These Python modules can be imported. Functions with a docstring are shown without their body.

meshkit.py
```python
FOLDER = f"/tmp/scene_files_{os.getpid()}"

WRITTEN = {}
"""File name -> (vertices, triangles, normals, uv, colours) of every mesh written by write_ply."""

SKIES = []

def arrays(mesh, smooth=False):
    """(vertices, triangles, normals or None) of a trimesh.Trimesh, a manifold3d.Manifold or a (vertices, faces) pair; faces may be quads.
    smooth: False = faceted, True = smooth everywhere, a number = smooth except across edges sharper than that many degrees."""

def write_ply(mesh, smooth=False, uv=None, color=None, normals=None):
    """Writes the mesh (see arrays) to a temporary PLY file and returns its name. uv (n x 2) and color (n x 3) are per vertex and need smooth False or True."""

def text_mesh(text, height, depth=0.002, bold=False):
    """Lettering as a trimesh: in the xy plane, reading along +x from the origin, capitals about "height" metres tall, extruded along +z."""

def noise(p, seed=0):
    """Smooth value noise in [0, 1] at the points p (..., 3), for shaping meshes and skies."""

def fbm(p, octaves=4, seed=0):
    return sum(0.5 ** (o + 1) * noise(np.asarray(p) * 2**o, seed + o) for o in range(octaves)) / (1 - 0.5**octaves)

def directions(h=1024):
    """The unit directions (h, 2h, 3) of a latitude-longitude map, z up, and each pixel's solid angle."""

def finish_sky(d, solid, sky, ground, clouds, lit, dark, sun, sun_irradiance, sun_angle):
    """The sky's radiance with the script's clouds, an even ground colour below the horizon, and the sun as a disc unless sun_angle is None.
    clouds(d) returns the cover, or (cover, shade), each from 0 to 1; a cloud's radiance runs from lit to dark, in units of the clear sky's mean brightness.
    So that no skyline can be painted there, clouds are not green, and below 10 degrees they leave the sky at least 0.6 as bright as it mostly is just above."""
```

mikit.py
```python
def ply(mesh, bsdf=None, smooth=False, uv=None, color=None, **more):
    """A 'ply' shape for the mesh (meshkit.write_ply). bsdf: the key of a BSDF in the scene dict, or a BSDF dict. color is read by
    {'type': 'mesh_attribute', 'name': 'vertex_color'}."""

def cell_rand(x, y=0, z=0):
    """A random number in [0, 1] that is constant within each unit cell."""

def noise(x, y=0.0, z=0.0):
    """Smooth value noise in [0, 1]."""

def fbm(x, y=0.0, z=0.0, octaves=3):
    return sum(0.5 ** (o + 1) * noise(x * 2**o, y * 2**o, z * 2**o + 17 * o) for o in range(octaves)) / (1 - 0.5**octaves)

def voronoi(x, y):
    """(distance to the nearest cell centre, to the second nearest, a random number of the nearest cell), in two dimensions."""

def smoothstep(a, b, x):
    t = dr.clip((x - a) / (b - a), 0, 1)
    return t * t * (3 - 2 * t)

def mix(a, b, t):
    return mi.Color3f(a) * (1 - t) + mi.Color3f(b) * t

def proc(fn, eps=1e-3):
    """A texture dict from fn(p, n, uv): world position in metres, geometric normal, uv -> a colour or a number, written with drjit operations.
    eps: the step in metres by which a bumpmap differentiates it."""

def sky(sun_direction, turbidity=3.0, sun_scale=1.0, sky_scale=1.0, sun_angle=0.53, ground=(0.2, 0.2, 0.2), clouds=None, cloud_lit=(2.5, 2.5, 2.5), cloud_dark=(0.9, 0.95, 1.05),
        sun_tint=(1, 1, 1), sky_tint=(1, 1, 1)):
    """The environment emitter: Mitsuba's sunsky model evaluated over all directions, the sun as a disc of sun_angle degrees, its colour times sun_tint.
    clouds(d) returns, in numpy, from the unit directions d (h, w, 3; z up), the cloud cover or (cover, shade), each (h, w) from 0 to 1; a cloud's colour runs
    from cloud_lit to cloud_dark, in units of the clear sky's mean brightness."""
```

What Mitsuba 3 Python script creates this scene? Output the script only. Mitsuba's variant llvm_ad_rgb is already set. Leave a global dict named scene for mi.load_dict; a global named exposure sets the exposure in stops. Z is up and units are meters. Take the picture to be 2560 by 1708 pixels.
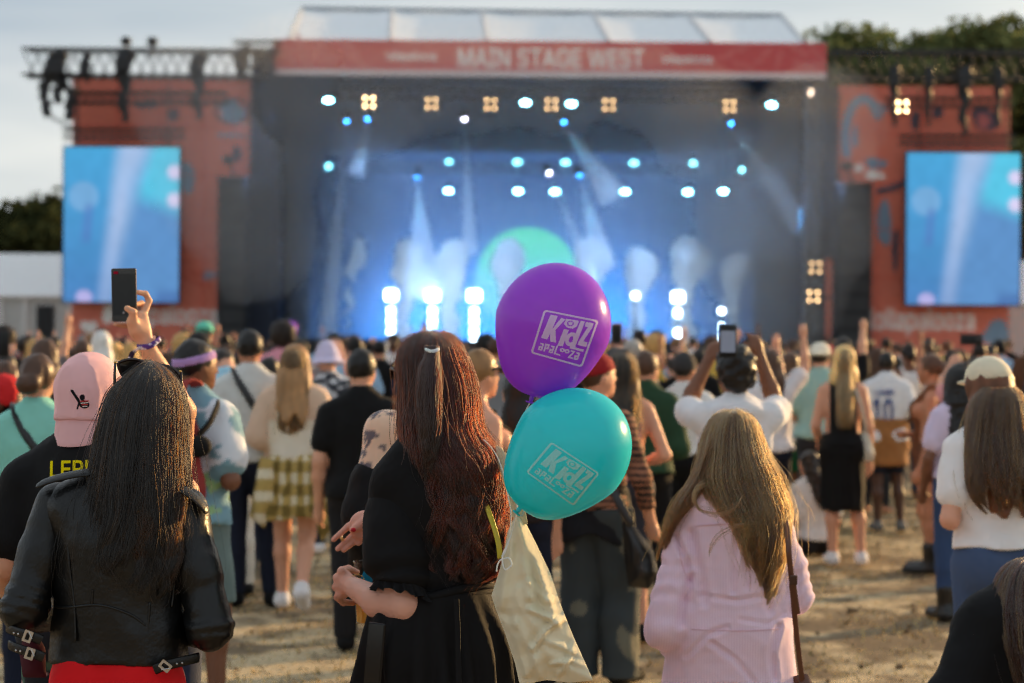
import math, os, random
import numpy as np, trimesh, manifold3d, mitsuba as mi, drjit as dr
import shapely, shapely.affinity as aff
from shapely.geometry import Polygon, LineString, Point, box as sbox
from scipy.interpolate import PchipInterpolator
import mikit, meshkit

# ---------------------------------------------------------------- camera, sky, exposure
T = mi.ScalarTransform4f
rng = np.random.default_rng(7)
F = 5000.0                      # focal length in pixels of the 2560-wide photograph
CAM_Z, ROLL = 1.70, 0.0075      # eye height; the camera leans a little
scene, labels = {}, {}
scene['camera'] = {
    'type': 'thinlens', 'fov': math.degrees(2 * math.atan(1280 / F)), 'fov_axis': 'x',
    'aperture_radius': 0.0105, 'focus_distance': 5.15, 'near_clip': 0.1, 'far_clip': 2000.0,
    'to_world': T().look_at(origin=[0, 0, CAM_Z], target=[0, 10, CAM_Z], up=[-ROLL, 0, 1])}
SUN = (0.80, 0.60, 0.23)


def clouds(d):
    q = d * np.array([1.0, 1.0, 5.0])
    n = meshkit.fbm(q * 2.2 + [3.1, 0.7, 0], 5, 3)
    m = meshkit.fbm(d * np.array([3.0, 3.0, 16.0]) + 9.0, 5, 11)
    cover = np.clip(0.86 + 0.5 * (n - 0.5), 0.55, 1.0)
    sun = np.asarray(SUN) / np.linalg.norm(SUN)
    shade = np.clip(0.64 + 2.9 * (m - 0.5) + 0.5 * (n - 0.5) - .55 * np.clip(d @ sun, 0, 1) ** 3, 0, 1)
    return cover, shade


scene['sky'] = mikit.sky(SUN, turbidity=4, sun_scale=0.85, sun_angle=1.2, clouds=clouds, cloud_lit=(2.0, 2.0, 1.92), cloud_dark=(1.0, 1.18, 1.36), sun_tint=(1.0, 0.95, 0.88))
scene['sky']['sampling_weight'] = 16.0
exposure = 2.8


def P(u, v, Y):
    """The point at depth Y that a pixel of the 2560 x 1708 photograph looks at: how positions were measured off it."""
    a, b = (u - 1280) / F, (v - 854) / F
    return np.array([(a - ROLL * b) * Y, Y, CAM_Z + (-ROLL * a - b) * Y])


def lin(*c):
    """sRGB 0..255 -> linear reflectance."""
    c = np.array(c[0] if len(c) == 1 else c, float) / 255
    return np.where(c <= 0.04045, c / 12.92, ((c + 0.055) / 1.055) ** 2.4)


def ink(*c):
    """The same as a list of plain numbers, for use inside a texture function."""
    return [float(x) for x in lin(*c)]

# ---------------------------------------------------------------- materials
def bs(name, **d):
    scene[name] = d
    return name


def rgb(c):
    return {'type': 'rgb', 'value': [float(x) for x in np.broadcast_to(c, 3)]}


def plain(name, c, **more):
    return bs(name, type='twosided', bsdf={'type': 'principled', 'base_color': rgb(c), 'roughness': more.get('r', .8), 'specular': more.get('s', .3), 'metallic': more.get('m', 0.0)})


def emit(c, k=1.0):
    return {'type': 'area', 'radiance': rgb(np.asarray(c, float) * k), 'sampling_weight': 0.02}


VC = {'type': 'mesh_attribute', 'name': 'vertex_color'}
bs('cloth', type='twosided', bsdf={'type': 'diffuse', 'reflectance': VC})
bs('cotton', type='twosided', bsdf={'type': 'principled', 'base_color': VC, 'roughness': 0.85, 'specular': 0.25, 'sheen': 0.35})
bs('skin', type='twosided', bsdf={'type': 'principled', 'base_color': VC, 'roughness': 0.48, 'specular': 0.42})
bs('gloss', type='twosided', bsdf={'type': 'principled', 'base_color': VC, 'roughness': 0.28, 'specular': 0.5})
bs('hairmass', type='twosided', bsdf={'type': 'principled', 'base_color': VC, 'roughness': 0.42, 'specular': 0.4, 'sheen': 0.2})


# ---------------------------------------------------------------- entries of the scene
def numbered(name):
    if name not in labels and name not in scene:
        return name
    k = 1
    while f'{name}_{k:03d}' in labels or f'{name}_{k:03d}' in scene:
        k += 1
    return f'{name}_{k:03d}'


def thing(name, label=None, cat=None, group=None, kind=None):
    key = numbered(name)
    labels[key] = {k: v for k, v in (('label', label), ('category', cat), ('group', group), ('kind', kind)) if v}
    return key


def sub(parent, name):
    """A free key for a part of parent."""
    base, k = f'{parent}__{name}', 0
    key = base
    while key in scene or any(x.startswith(key + '__') for x in (scene if k < 0 else ())):
        k += 1
        key = f'{base}_{k:03d}'
    return key


def put(key, mesh, mat, smooth=False, color=None, label=None, **more):
    if not len(mesh.faces):
        print('EMPTY', key)
        return key
    if color is not None:
        nv = len(mesh.vertices)
        color = np.broadcast_to(np.asarray(color, float), (nv, 3)) if np.ndim(color) == 1 else color
        scene[key] = mikit.ply(mesh, mat, smooth=bool(smooth), color=color, **more)
    else:
        scene[key] = mikit.ply(mesh, mat, smooth=smooth, **more)
    if label:
        labels.setdefault(key, {})['label'] = label
    return key


def part(parent, name, mesh, mat, smooth=False, color=None, label=None, **more):
    return put(sub(parent, name), mesh, mat, smooth, color, label, **more)


# ---------------------------------------------------------------- shapes
def v3(*a):
    return np.array(a, float)


def TM(v, f):
    return trimesh.Trimesh(np.asarray(v, float), np.asarray(f, int), process=False)


def cat(ms):
    return trimesh.util.concatenate([m for m in ms if len(m.faces)])


def bx(x0, x1, y0, y1, z0, z1):
    m = trimesh.creation.box((x1 - x0, y1 - y0, z1 - z0))
    m.apply_translation([(x0 + x1) / 2, (y0 + y1) / 2, (z0 + z1) / 2])
    return m


def frame_of(d):
    d = np.asarray(d, float) / np.linalg.norm(d)
    a = np.cross(d, [0, 0, 1.0] if abs(d[2]) < 0.95 else [1.0, 0, 0])
    a /= np.linalg.norm(a)
    return a, np.cross(a, d), d


def tube(pts, r, sides=8, cap=True, flat=1.0, side=None):
    """A tube or ribbon along points; r per point or one number; flat squeezes its second axis; side fixes its first axis."""
    p = np.asarray(pts, float)
    n = len(p)
    r = np.broadcast_to(np.asarray(r, float), (n,))
    t = np.gradient(p, axis=0)
    t /= np.linalg.norm(t, axis=1, keepdims=True) + 1e-12
    a = np.cross(t[0], [0.3, 0.2, 0.9])
    A = np.zeros((n, 3))
    for i in range(n):
        if side is not None:
            a = np.array(side[i] if np.ndim(side) == 2 else side, float)
        a = a - t[i] * (a @ t[i])
        a = a / (np.linalg.norm(a) + 1e-12)
        A[i] = a
    B = np.cross(t, A)
    w = np.arange(sides) * 2 * np.pi / sides
    v = p[:, None] + r[:, None, None] * (np.cos(w)[None, :, None] * A[:, None] + flat * np.sin(w)[None, :, None] * B[:, None])
    i, j = np.meshgrid(np.arange(n - 1), np.arange(sides), indexing='ij')
    q = np.stack([i * sides + j, i * sides + (j + 1) % sides, (i + 1) * sides + (j + 1) % sides, (i + 1) * sides + j], -1).reshape(-1, 4)
    f = np.vstack([q[:, [0, 1, 2]], q[:, [0, 2, 3]]])
    v = v.reshape(-1, 3)
    if cap:
        m = len(v)
        v = np.vstack([v, p[0], p[-1]])
        j = np.arange(sides)
        f = np.vstack([f, np.stack([(j + 1) % sides, j, j * 0 + m], 1), np.stack([(n - 1) * sides + j, (n - 1) * sides + (j + 1) % sides, j * 0 + m + 1], 1)])
    return TM(v, f)


def spline(pts, n=24):
    p = np.asarray(pts, float)
    if len(p) < 3:
        return np.linspace(p[0], p[-1], n)
    t = np.r_[0, np.cumsum(np.linalg.norm(np.diff(p, axis=0), axis=1))]
    return PchipInterpolator(t, p)(np.linspace(0, t[-1], n))


def bar(a, b, r, sides=6):
    return tube([a, b], r, sides)


def rbox(w, d, h, r):
    """A box with rounded edges, centred."""
    x, y, z = (max(s / 2 - r, 1e-4) for s in (w, d, h))
    s = manifold3d.Manifold.sphere(r, 12)
    m = manifold3d.Manifold.batch_hull([s.translate([i * x, j * y, k * z]) for i in (-1, 1) for j in (-1, 1) for k in (-1, 1)])
    return man(m)


def man(m):
    m = m.to_mesh()
    return TM(m.vert_properties[:, :3], m.tri_verts)


def slab(poly, depth):
    """A shapely shape in xy, extruded along +z."""
    geoms = [g for g in getattr(poly, 'geoms', [poly]) if g.area > 1e-9]
    return cat([trimesh.creation.extrude_polygon(g, depth, engine='earcut') for g in geoms])


def upright(m):
    """xy drawing -> xz plane, facing -y (towards the audience)."""
    m = m.copy()
    v = m.vertices
    m.vertices = np.stack([v[:, 0], -v[:, 2], v[:, 1]], 1)
    return m


def moved(m, *t):
    m = m.copy()
    m.apply_translation(t[0] if len(t) == 1 else t)
    return m


def turned(m, deg, axis=(0, 0, 1), at=(0, 0, 0)):
    m = m.copy()
    m.apply_transform(trimesh.transformations.rotation_matrix(math.radians(deg), axis, at))
    return m


def nz(p, s, seed=0, octaves=2):
    return meshkit.fbm(np.asarray(p) * s, octaves, seed) - 0.5


# ---------------------------------------------------------------- signed distance bodies
def cone(a, b, r1, r2, flat=(1, 1, 1), k=0.03):
    return ('c', np.array(a, float), np.array(b, float), float(r1), float(r2), np.array(flat, float), k)


def ball(c, r, k=0.03):
    """An ellipsoid with the three radii r."""
    r = np.broadcast_to(np.asarray(r, float), 3)
    m = r.max()
    return ('c', np.array(c, float), np.array(c, float), m, m, r / m, k)


def grow(prims, o):
    return [(p[0], p[1], p[2], p[3] + o, p[4] + o, p[5] if np.min(p[5]) > 0.97 else np.minimum(1, p[5] + (1 - p[5]) * o / max(p[3], p[4]))) + p[6:] for p in prims]


def spin(prims, R, at):
    """The primitives turned by the matrix R about the point at."""
    at = np.asarray(at, float)
    return [(p[0], R @ (p[1] - at) + at, R @ (p[2] - at) + at, p[3], p[4], p[5], p[6], R @ p[7] if len(p) > 7 else R) for p in prims]


def rot(yaw=0, pitch=0, roll=0):
    e = trimesh.transformations.euler_matrix(math.radians(pitch), math.radians(roll), math.radians(yaw), 'sxyz')
    return e[:3, :3]


def inside(c, R, at):
    """A clip function of the unturned frame, for points of the turned one."""
    def f(x, y, z):
        x, y, z = x - at[0], y - at[1], z - at[2]
        return c(*(R[0, i] * x + R[1, i] * y + R[2, i] * z + at[i] for i in range(3)))
    return f


def bounds(prims):
    ext = [max(p[3], p[4]) * (p[5] if len(p) < 8 else np.ones(3)) for p in prims]
    lo = np.min([np.minimum(p[1], p[2]) - e for p, e in zip(prims, ext)], 0)
    hi = np.max([np.maximum(p[1], p[2]) + e for p, e in zip(prims, ext)], 0)
    return lo, hi


def solidify(prims, h, clips=(), bump=None, holes=(), pad=0.02):
    """The smooth union of the primitives as a mesh. clips: functions of (x, y, z) that are negative where the solid stays; bump: displacement of (points)."""
    lo, hi = bounds(prims)
    lo, hi = lo - pad - 2 * h, hi + pad + 2 * h
    n = np.ceil((hi - lo) / h).astype(int) + 1
    ax = [(lo[k] + h * np.arange(n[k])).astype(np.float32) for k in range(3)]
    V = np.full(n, 0.3, np.float32)

    def field(p):
        a, b, r1, r2, fl, k = p[1:7]
        R = p[7] if len(p) > 7 else None
        m = max(r1, r2) * (fl if R is None else np.ones(3))
        m2 = np.minimum(a, b) - m - (k + 3 * h), np.maximum(a, b) + m + (k + 3 * h)
        s = tuple(slice(max(0, int((m2[0][i] - lo[i]) / h)), min(n[i], int((m2[1][i] - lo[i]) / h) + 2)) for i in range(3))
        q = [(ax[i][s[i]] - a[i]).astype(np.float32).reshape([-1 if j == i else 1 for j in range(3)]) for i in range(3)]
        ab = b - a
        if R is not None:
            q = [R[0, i] * q[0] + R[1, i] * q[1] + R[2, i] * q[2] for i in range(3)]
            ab = R.T @ ab
        q = [(q[i] / fl[i]).astype(np.float32) for i in range(3)]
        ab = ab / fl
        l2 = float(ab @ ab)
        if l2 < 1e-10:
            d = np.sqrt(q[0] ** 2 + q[1] ** 2 + q[2] ** 2) - r1
        else:
            t = np.clip((q[0] * ab[0] + q[1] * ab[1] + q[2] * ab[2]) / l2, 0, 1)
            d = np.sqrt((q[0] - t * ab[0]) ** 2 + (q[1] - t * ab[1]) ** 2 + (q[2] - t * ab[2]) ** 2) - (r1 + (r2 - r1) * t)
        return s, d * float(np.min(fl)) if np.min(fl) > 0.5 else d * float(np.sqrt(np.min(fl))), k

    for p in prims:
        s, d, k = field(p)
        if not d.size:
            continue
        w = V[s]
        if k > 0:
            g = np.clip(0.5 + 0.5 * (w - d) / k, 0, 1)
            V[s] = w + (d - w) * g - k * g * (1 - g)
        else:
            V[s] = np.minimum(w, d)
    for p in holes:
        s, d, k = field(p)
        if d.size:
            V[s] = np.maximum(V[s], -d)
    if bump is not None or clips:
        near = np.abs(V) < 0.08 if not clips else np.ones_like(V, bool)
        if bump is not None:
            i = np.nonzero(np.abs(V) < 0.06)
            pts = np.stack([ax[k][i[k]] for k in range(3)], 1)
            V[i] += bump(pts).astype(np.float32)
        g = [ax[i].reshape([-1 if j == i else 1 for j in range(3)]) for i in range(3)]
        for c in clips:
            V = np.maximum(V, c(*g).astype(np.float32))
    return nets(V, lo, h)


EDGES = [(0, 1), (2, 3), (4, 5), (6, 7), (0, 2), (1, 3), (4, 6), (5, 7), (0, 4), (1, 5), (2, 6), (3, 7)]


def nets(V, lo, h):
    """Surface nets of a grid of distances."""
    s = V < 0
    cnt = np.zeros(np.array(V.shape) - 1, np.int8)
    for a in (0, 1):
        for b in (0, 1):
            for c in (0, 1):
                cnt += s[a:s.shape[0] - 1 + a, b:s.shape[1] - 1 + b, c:s.shape[2] - 1 + c]
    I = np.argwhere((cnt > 0) & (cnt < 8))
    if not len(I):
        return TM(np.zeros((0, 3)), np.zeros((0, 3)))
    ids = np.full(cnt.shape, -1, np.int32)
    ids[tuple(I.T)] = np.arange(len(I))
    offs = np.array([[(c >> 2) & 1, (c >> 1) & 1, c & 1] for c in range(8)])
    vals = np.stack([V[tuple((I + o).T)] for o in offs], 1)
    acc, num = np.zeros((len(I), 3)), np.zeros(len(I))
    for a, b in EDGES:
        va, vb = vals[:, a], vals[:, b]
        m = (va < 0) != (vb < 0)
        t = np.where(m, va / np.where(m, va - vb, 1), 0)
        acc += m[:, None] * (offs[a] + t[:, None] * (offs[b] - offs[a]))
        num += m
    v = lo + h * (I + acc / num[:, None])
    faces = []
    for k in range(3):
        i, j = [x for x in range(3) if x != k]
        sa = np.take(s, range(s.shape[k] - 1), k)
        sb = np.take(s, range(1, s.shape[k]), k)
        e = np.argwhere(sa != sb)
        e = e[(e[:, i] > 0) & (e[:, j] > 0) & (e[:, i] < cnt.shape[i]) & (e[:, j] < cnt.shape[j])]
        flip = sa[tuple(e.T)]
        c = []
        for di, dj in ((1, 1), (0, 1), (0, 0), (1, 0)):
            q = e.copy()
            q[:, i] -= di
            q[:, j] -= dj
            c.append(ids[tuple(q.T)])
        q = np.stack(c, 1)
        fl = flip if k != 1 else ~flip
        q[~fl] = q[~fl][:, ::-1]
        faces.append(q[(q >= 0).all(1)])
    q = np.vstack(faces)
    return TM(v, np.vstack([q[:, [0, 1, 2]], q[:, [0, 2, 3]]]))

# ---------------------------------------------------------------- ground, trees, tents
def ground_col(p, n, uv):
    a = mikit.fbm(p.x * .9, p.y * .9, 0.0, octaves=4)
    b = mikit.fbm(p.x * 5 + 7, p.y * 5, 0.0, octaves=3)
    c = mikit.noise(p.x * 60, p.y * 60, 0.0)
    d = mikit.fbm(p.x * .22 + 3, p.y * .22, 0.0, octaves=2)
    straw = mikit.mix(ink(186, 167, 134), ink(208, 189, 156), c)
    soil = mikit.mix(ink(116, 102, 85), ink(144, 127, 105), c)
    col = mikit.mix(soil, straw, mikit.smoothstep(.40, .62, .5 * a + .5 * b))
    return mikit.mix(col, mi.Color3f(ink(128, 118, 86)), mikit.smoothstep(.55, .75, d) * .3)


bs('ground_mat', type='twosided', bsdf={'type': 'diffuse', 'reflectance': mikit.proc(ground_col)})
gx = np.unique(np.r_[np.linspace(-9, 9, 141), np.linspace(-400, 400, 61)])
gy = np.unique(np.r_[np.linspace(7, 30, 150), np.linspace(-60, 7, 20), np.linspace(30, 900, 60)])
X, Y = np.meshgrid(gx, gy, indexing='ij')
z = np.where((np.abs(X) < 9) & (Y > 7) & (Y < 30), .024 * nz(np.stack([X, Y, X * 0], -1), 1.7, 1, 3) + .014 * nz(np.stack([X, Y, X * 0], -1), 9, 2), 0) - .012
i, j = np.meshgrid(np.arange(len(gx) - 1), np.arange(len(gy) - 1), indexing='ij')
q = (np.stack([i * len(gy) + j, (i + 1) * len(gy) + j, (i + 1) * len(gy) + j + 1, i * len(gy) + j + 1], -1)).reshape(-1, 4)
put('ground', TM(np.stack([X, Y, z], -1).reshape(-1, 3), np.vstack([q[:, [0, 1, 2]], q[:, [0, 2, 3]]])), 'ground_mat', True)
labels['ground'] = {'kind': 'structure', 'label': 'dry trampled field with straw coloured grass and bare soil', 'category': 'ground'}
labels['sky'] = {'kind': 'structure'}


def blades(n, seed, x0, x1, y0, y1, lo, hi):
    r = np.random.default_rng(seed)
    p = np.stack([r.uniform(x0, x1, n), y0 + (y1 - y0) * r.random(n) ** 1.3, np.full(n, -.012)], 1)
    keep = meshkit.fbm(p * [1.1, 1.1, 0], 3, 5) + .25 * r.random(n) > .56
    p = p[keep]
    n = len(p)
    a, l = r.uniform(0, 6.28, n), r.uniform(lo, hi, n)
    d = np.stack([np.cos(a), np.sin(a), r.uniform(.25, 1.1, n)], 1) * l[:, None]
    s = np.stack([-np.sin(a), np.cos(a), a * 0], 1) * .006
    v = np.stack([p - s, p + s, p + d], 1).reshape(-1, 3)
    c = np.where(r.random(n)[:, None] < .75, lin(208, 178, 122), lin(120, 110, 66)) * r.uniform(.6, 1.15, n)[:, None]
    return TM(v, np.arange(3 * n).reshape(-1, 3)), np.repeat(c, 3, 0)


m, c = blades(60000, 4, -6, 6, 8.6, 24, .015, .05)
put('dry_grass', m, 'cloth', False, c)
labels['dry_grass'] = {'kind': 'stuff', 'label': 'short dry straw coloured grass tufts on the trampled field', 'category': 'grass'}

r_ = np.random.default_rng(12)
cl_ = []
for q in range(420):
    c = trimesh.creation.icosphere(1, r_.uniform(.006, .018))
    c.vertices = np.asarray(c.vertices) * r_.uniform(.6, 1.5, 3) * [1, 1, .6] + r_.normal(size=(len(c.vertices), 3)) * .002
    cl_.append(moved(c, r_.uniform(-4.5, 4.5), r_.uniform(9, 20), .004))
m = cat(cl_)
put('soil_clods', m, 'cloth', False, np.repeat(lin(104, 88, 70) * r_.uniform(.5, 1.5, (420, 1)), len(m.vertices) // 420, 0))
labels['soil_clods'] = {'kind': 'stuff', 'label': 'small dark clods of soil scattered on the trampled field', 'category': 'soil'}
bs('leaf', type='principledthin', base_color=VC, roughness=.6, diff_trans=.7, spec_trans=0.0)
plain('bark', lin(92, 78, 62))


def tree(x, y, H, W, label, seed, n=2600, tone=1.25, group='trees behind the festival site'):
    r = np.random.default_rng(seed)
    k = thing('tree', label, 'tree', group)
    lean = r.uniform(-.3, .3, 2)
    top = v3(x + lean[0], y + lean[1], H * .8)
    trunk = [tube(spline([(x, y, -.1), (x + lean[0] * .4, y, H * .35), top], 10), np.linspace(W * .055, W * .012, 10), 8)]
    cl = []
    for q in range(34):
        zz = H * r.uniform(.28, .98)
        rad = W * .5 * np.sqrt(max(.16, 1 - abs((zz / H - .55) / .47) ** 3))
        a = r.uniform(0, 6.28)
        rr = rad * r.uniform(.25, .9)
        c = v3(x + rr * math.cos(a), y + rr * math.sin(a), zz)
        cl.append((c, W * r.uniform(.10, .19)))
        if q < 14:
            b = v3(x, y, zz * .72)
            trunk.append(tube(spline([b, (b + c) / 2 + v3(0, 0, -.2), c], 6), np.linspace(W * .02, W * .004, 6), 5))
    part(k, 'trunk', cat(trunk), 'bark', 40)
    idx = r.integers(0, len(cl), n)
    C, R = np.array([c for c, _ in cl])[idx], np.array([q for _, q in cl])[idx]
    d = r.normal(size=(n, 3))
    d /= np.linalg.norm(d, axis=1, keepdims=True)
    p = C + d * (R * r.random(n) ** .4)[:, None] * [1, 1, .8]
    s = r.uniform(.25, .55, n)[:, None]
    a = r.normal(size=(n, 3))
    a /= np.linalg.norm(a, axis=1, keepdims=True)
    b = np.cross(a, r.normal(size=(n, 3)))
    b /= np.linalg.norm(b, axis=1, keepdims=True)
    v = np.stack([p - a * s, p + b * s * .5, p + a * s, p - b * s * .5], 1).reshape(-1, 3)
    f = np.arange(4 * n).reshape(-1, 4)
    col = lin(100, 108, 70) * tone * r.uniform(.55, 1.35, n)[:, None] * (.8 + .4 * r.random(len(cl))[idx])[:, None] * [1, 1, 1]
    put(f'{k}__crown', TM(v, np.vstack([f[:, [0, 1, 2]], f[:, [0, 2, 3]]])), 'leaf', False, np.repeat(col, 4, 0))
    labels[f'{k}__crown'] = {'label': 'uneven leafy crown', 'kind': 'stuff'}


for n_, (u, v, Yt, w, lab) in enumerate([
        (2025, 135, 126, 9, 'small hazy tree just right of the stage roof end'), (2120, 105, 130, 13, 'rounded tree between the stage roof and the right wing'),
        (2225, 72, 128, 14, 'broad tree above the left part of the right orange wing'), (2330, 52, 133, 15, 'tall tree above the middle of the right orange wing'),
        (2430, 50, 131, 14, 'tall dense tree above the right screen'), (2545, 40, 129, 15, 'tallest dark tree at the right frame edge'), (2620, 70, 122, 13, 'dark tree cut by the right frame edge'),
        (2160, 130, 138, 12, 'low tree seen through the right roof truss'), (2400, 100, 140, 15, 'back tree filling the gap behind the right truss'), (2290, 80, 141, 16, 'back tree between the taller crowns at right'), (2480, 70, 143, 16, 'back tree behind the right end of the wing'), (2200, 100, 142, 13, 'back tree right of the stage roof slope')]):
    p = P(u, v, Yt)
    tree(p[0], Yt, p[2], w, lab, 100 + n_, 5200)
for n_, (u, v, Yt, w, lab) in enumerate([(-25, 560, 150, 8, 'dark tree cut by the left frame edge'), (40, 560, 152, 6, 'dark tree second from the left edge above the white tent'), (95, 540, 150, 6.5, 'dark pointed tree above the white tent'),
                                         (140, 545, 148, 6, 'dark tree just left of the left screen'), (190, 525, 155, 8, 'dark tree half hidden by the left screen'), (5, 590, 146, 7, 'lower dark tree behind the white tent roof'), (75, 595, 145, 7, 'low dark tree in the middle behind the white tent'), (130, 600, 144, 7, 'low dark tree beside the left screen edge')]):
    p = P(u, v, Yt)
    tree(p[0], Yt, p[2], w * 1.5, lab, 200 + n_, 3000, .42)


def R(u0, u1, v0, v1, Y):
    """x0, x1, z0, z1 of an upright rectangle at depth Y measured off the photograph."""
    um, vm = (u0 + u1) / 2, (v0 + v1) / 2
    return P(u0, vm, Y)[0], P(u1, vm, Y)[0], P(um, v1, Y)[2], P(um, v0, Y)[2]


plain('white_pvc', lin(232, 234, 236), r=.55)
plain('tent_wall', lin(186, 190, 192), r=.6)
plain('painted_gap', lin(46, 50, 54))
x0, x1, z0, z1 = R(-60, 178, 645, 757, 112)
k = thing('marquee', 'white marquee with grey walls left of the stage under dark trees', 'tent')
prof = [(112, z0), (112, z0 - .12), (122, z0 - .12), (122, z0), (120.5, z1 - .9), (117, z1), (116, z1)]
part(k, 'roof', TM([(x, y, z) for x in (x0 - 8, x1) for y, z in prof], [t for q in range(7) for t in ((q, (q + 1) % 7, 7 + q), ((q + 1) % 7, 7 + (q + 1) % 7, 7 + q))] + [(7, 7 + q, 7 + q + 1) for q in range(1, 6)]), 'white_pvc')
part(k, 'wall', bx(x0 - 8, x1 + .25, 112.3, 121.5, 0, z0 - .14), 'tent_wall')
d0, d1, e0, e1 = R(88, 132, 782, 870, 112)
part(k, 'doorway', bx(d0, d1, 112.2, 112.32, .02, e1), 'painted_gap')  # solid panel; the shade inside the opening is its dark colour
for u in (0, 60, 175):
    xx = P(u, 800, 112)[0]
    part(k, 'post', bx(xx - .07, xx + .07, 112.15, 112.29, 0, z0 - .13), 'white_pvc')
k = thing('marquee', 'white tent corner beside the right screen edge', 'tent')
x0, x1, z0, z1 = R(2543, 2640, 625, 742, 108)
part(k, 'roof', TM([(x, y, z) for x in (x0, x1) for y, z in ((108, z0), (112, z1), (116, z0))], [(0, 3, 1), (3, 4, 1), (1, 4, 2), (4, 5, 2), (0, 1, 2), (3, 5, 4)]), 'white_pvc')
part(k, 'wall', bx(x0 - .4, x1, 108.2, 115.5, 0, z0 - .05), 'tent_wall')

# ---------------------------------------------------------------- the stage
YS = 100.0
plain('drape', lin(44, 50, 64), r=.95)
plain('black_steel', lin(44, 46, 50), r=.5)
plain('grey_steel', lin(92, 96, 102), r=.45, s=.5)
plain('membrane', lin(222, 226, 230), r=.5)
plain('rafter', lin(172, 177, 184), r=.5)
plain('banner_red', lin(204, 92, 94), r=.7)
plain('banner_edge', lin(214, 200, 204), r=.7)
plain('print_white', lin(238, 236, 236), r=.7)
plain('print_blush', lin(214, 120, 118), r=.7)
plain('scrim_red', lin(218, 124, 106), r=.85)
plain('scrim_red_dark', lin(204, 98, 82), r=.85)  # darker red for drawn lines, seams and hems
plain('doodle_blue', lin(124, 150, 176), r=.8)
plain('doodle_ink', lin(88, 80, 96), r=.8)
plain('stage_floor', lin(36, 38, 44), r=.5)

st = thing('main_stage', 'big festival stage with a red banner, white roof and smoke filled dark interior', 'stage')
x0, x1, z0, z1 = R(672, 2055, 103, 188, YS)
zb0, zb1 = z0, z1
part(st, 'banner', bx(x0, x1, YS - .12, YS, z0 + .22, z1), 'banner_red')
part(st, 'banner__edge', bx(x0, x1, YS - .14, YS + .02, z0 - .08, z0 + .217), 'banner_edge')
cx = (x0 + x1) / 2


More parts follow.
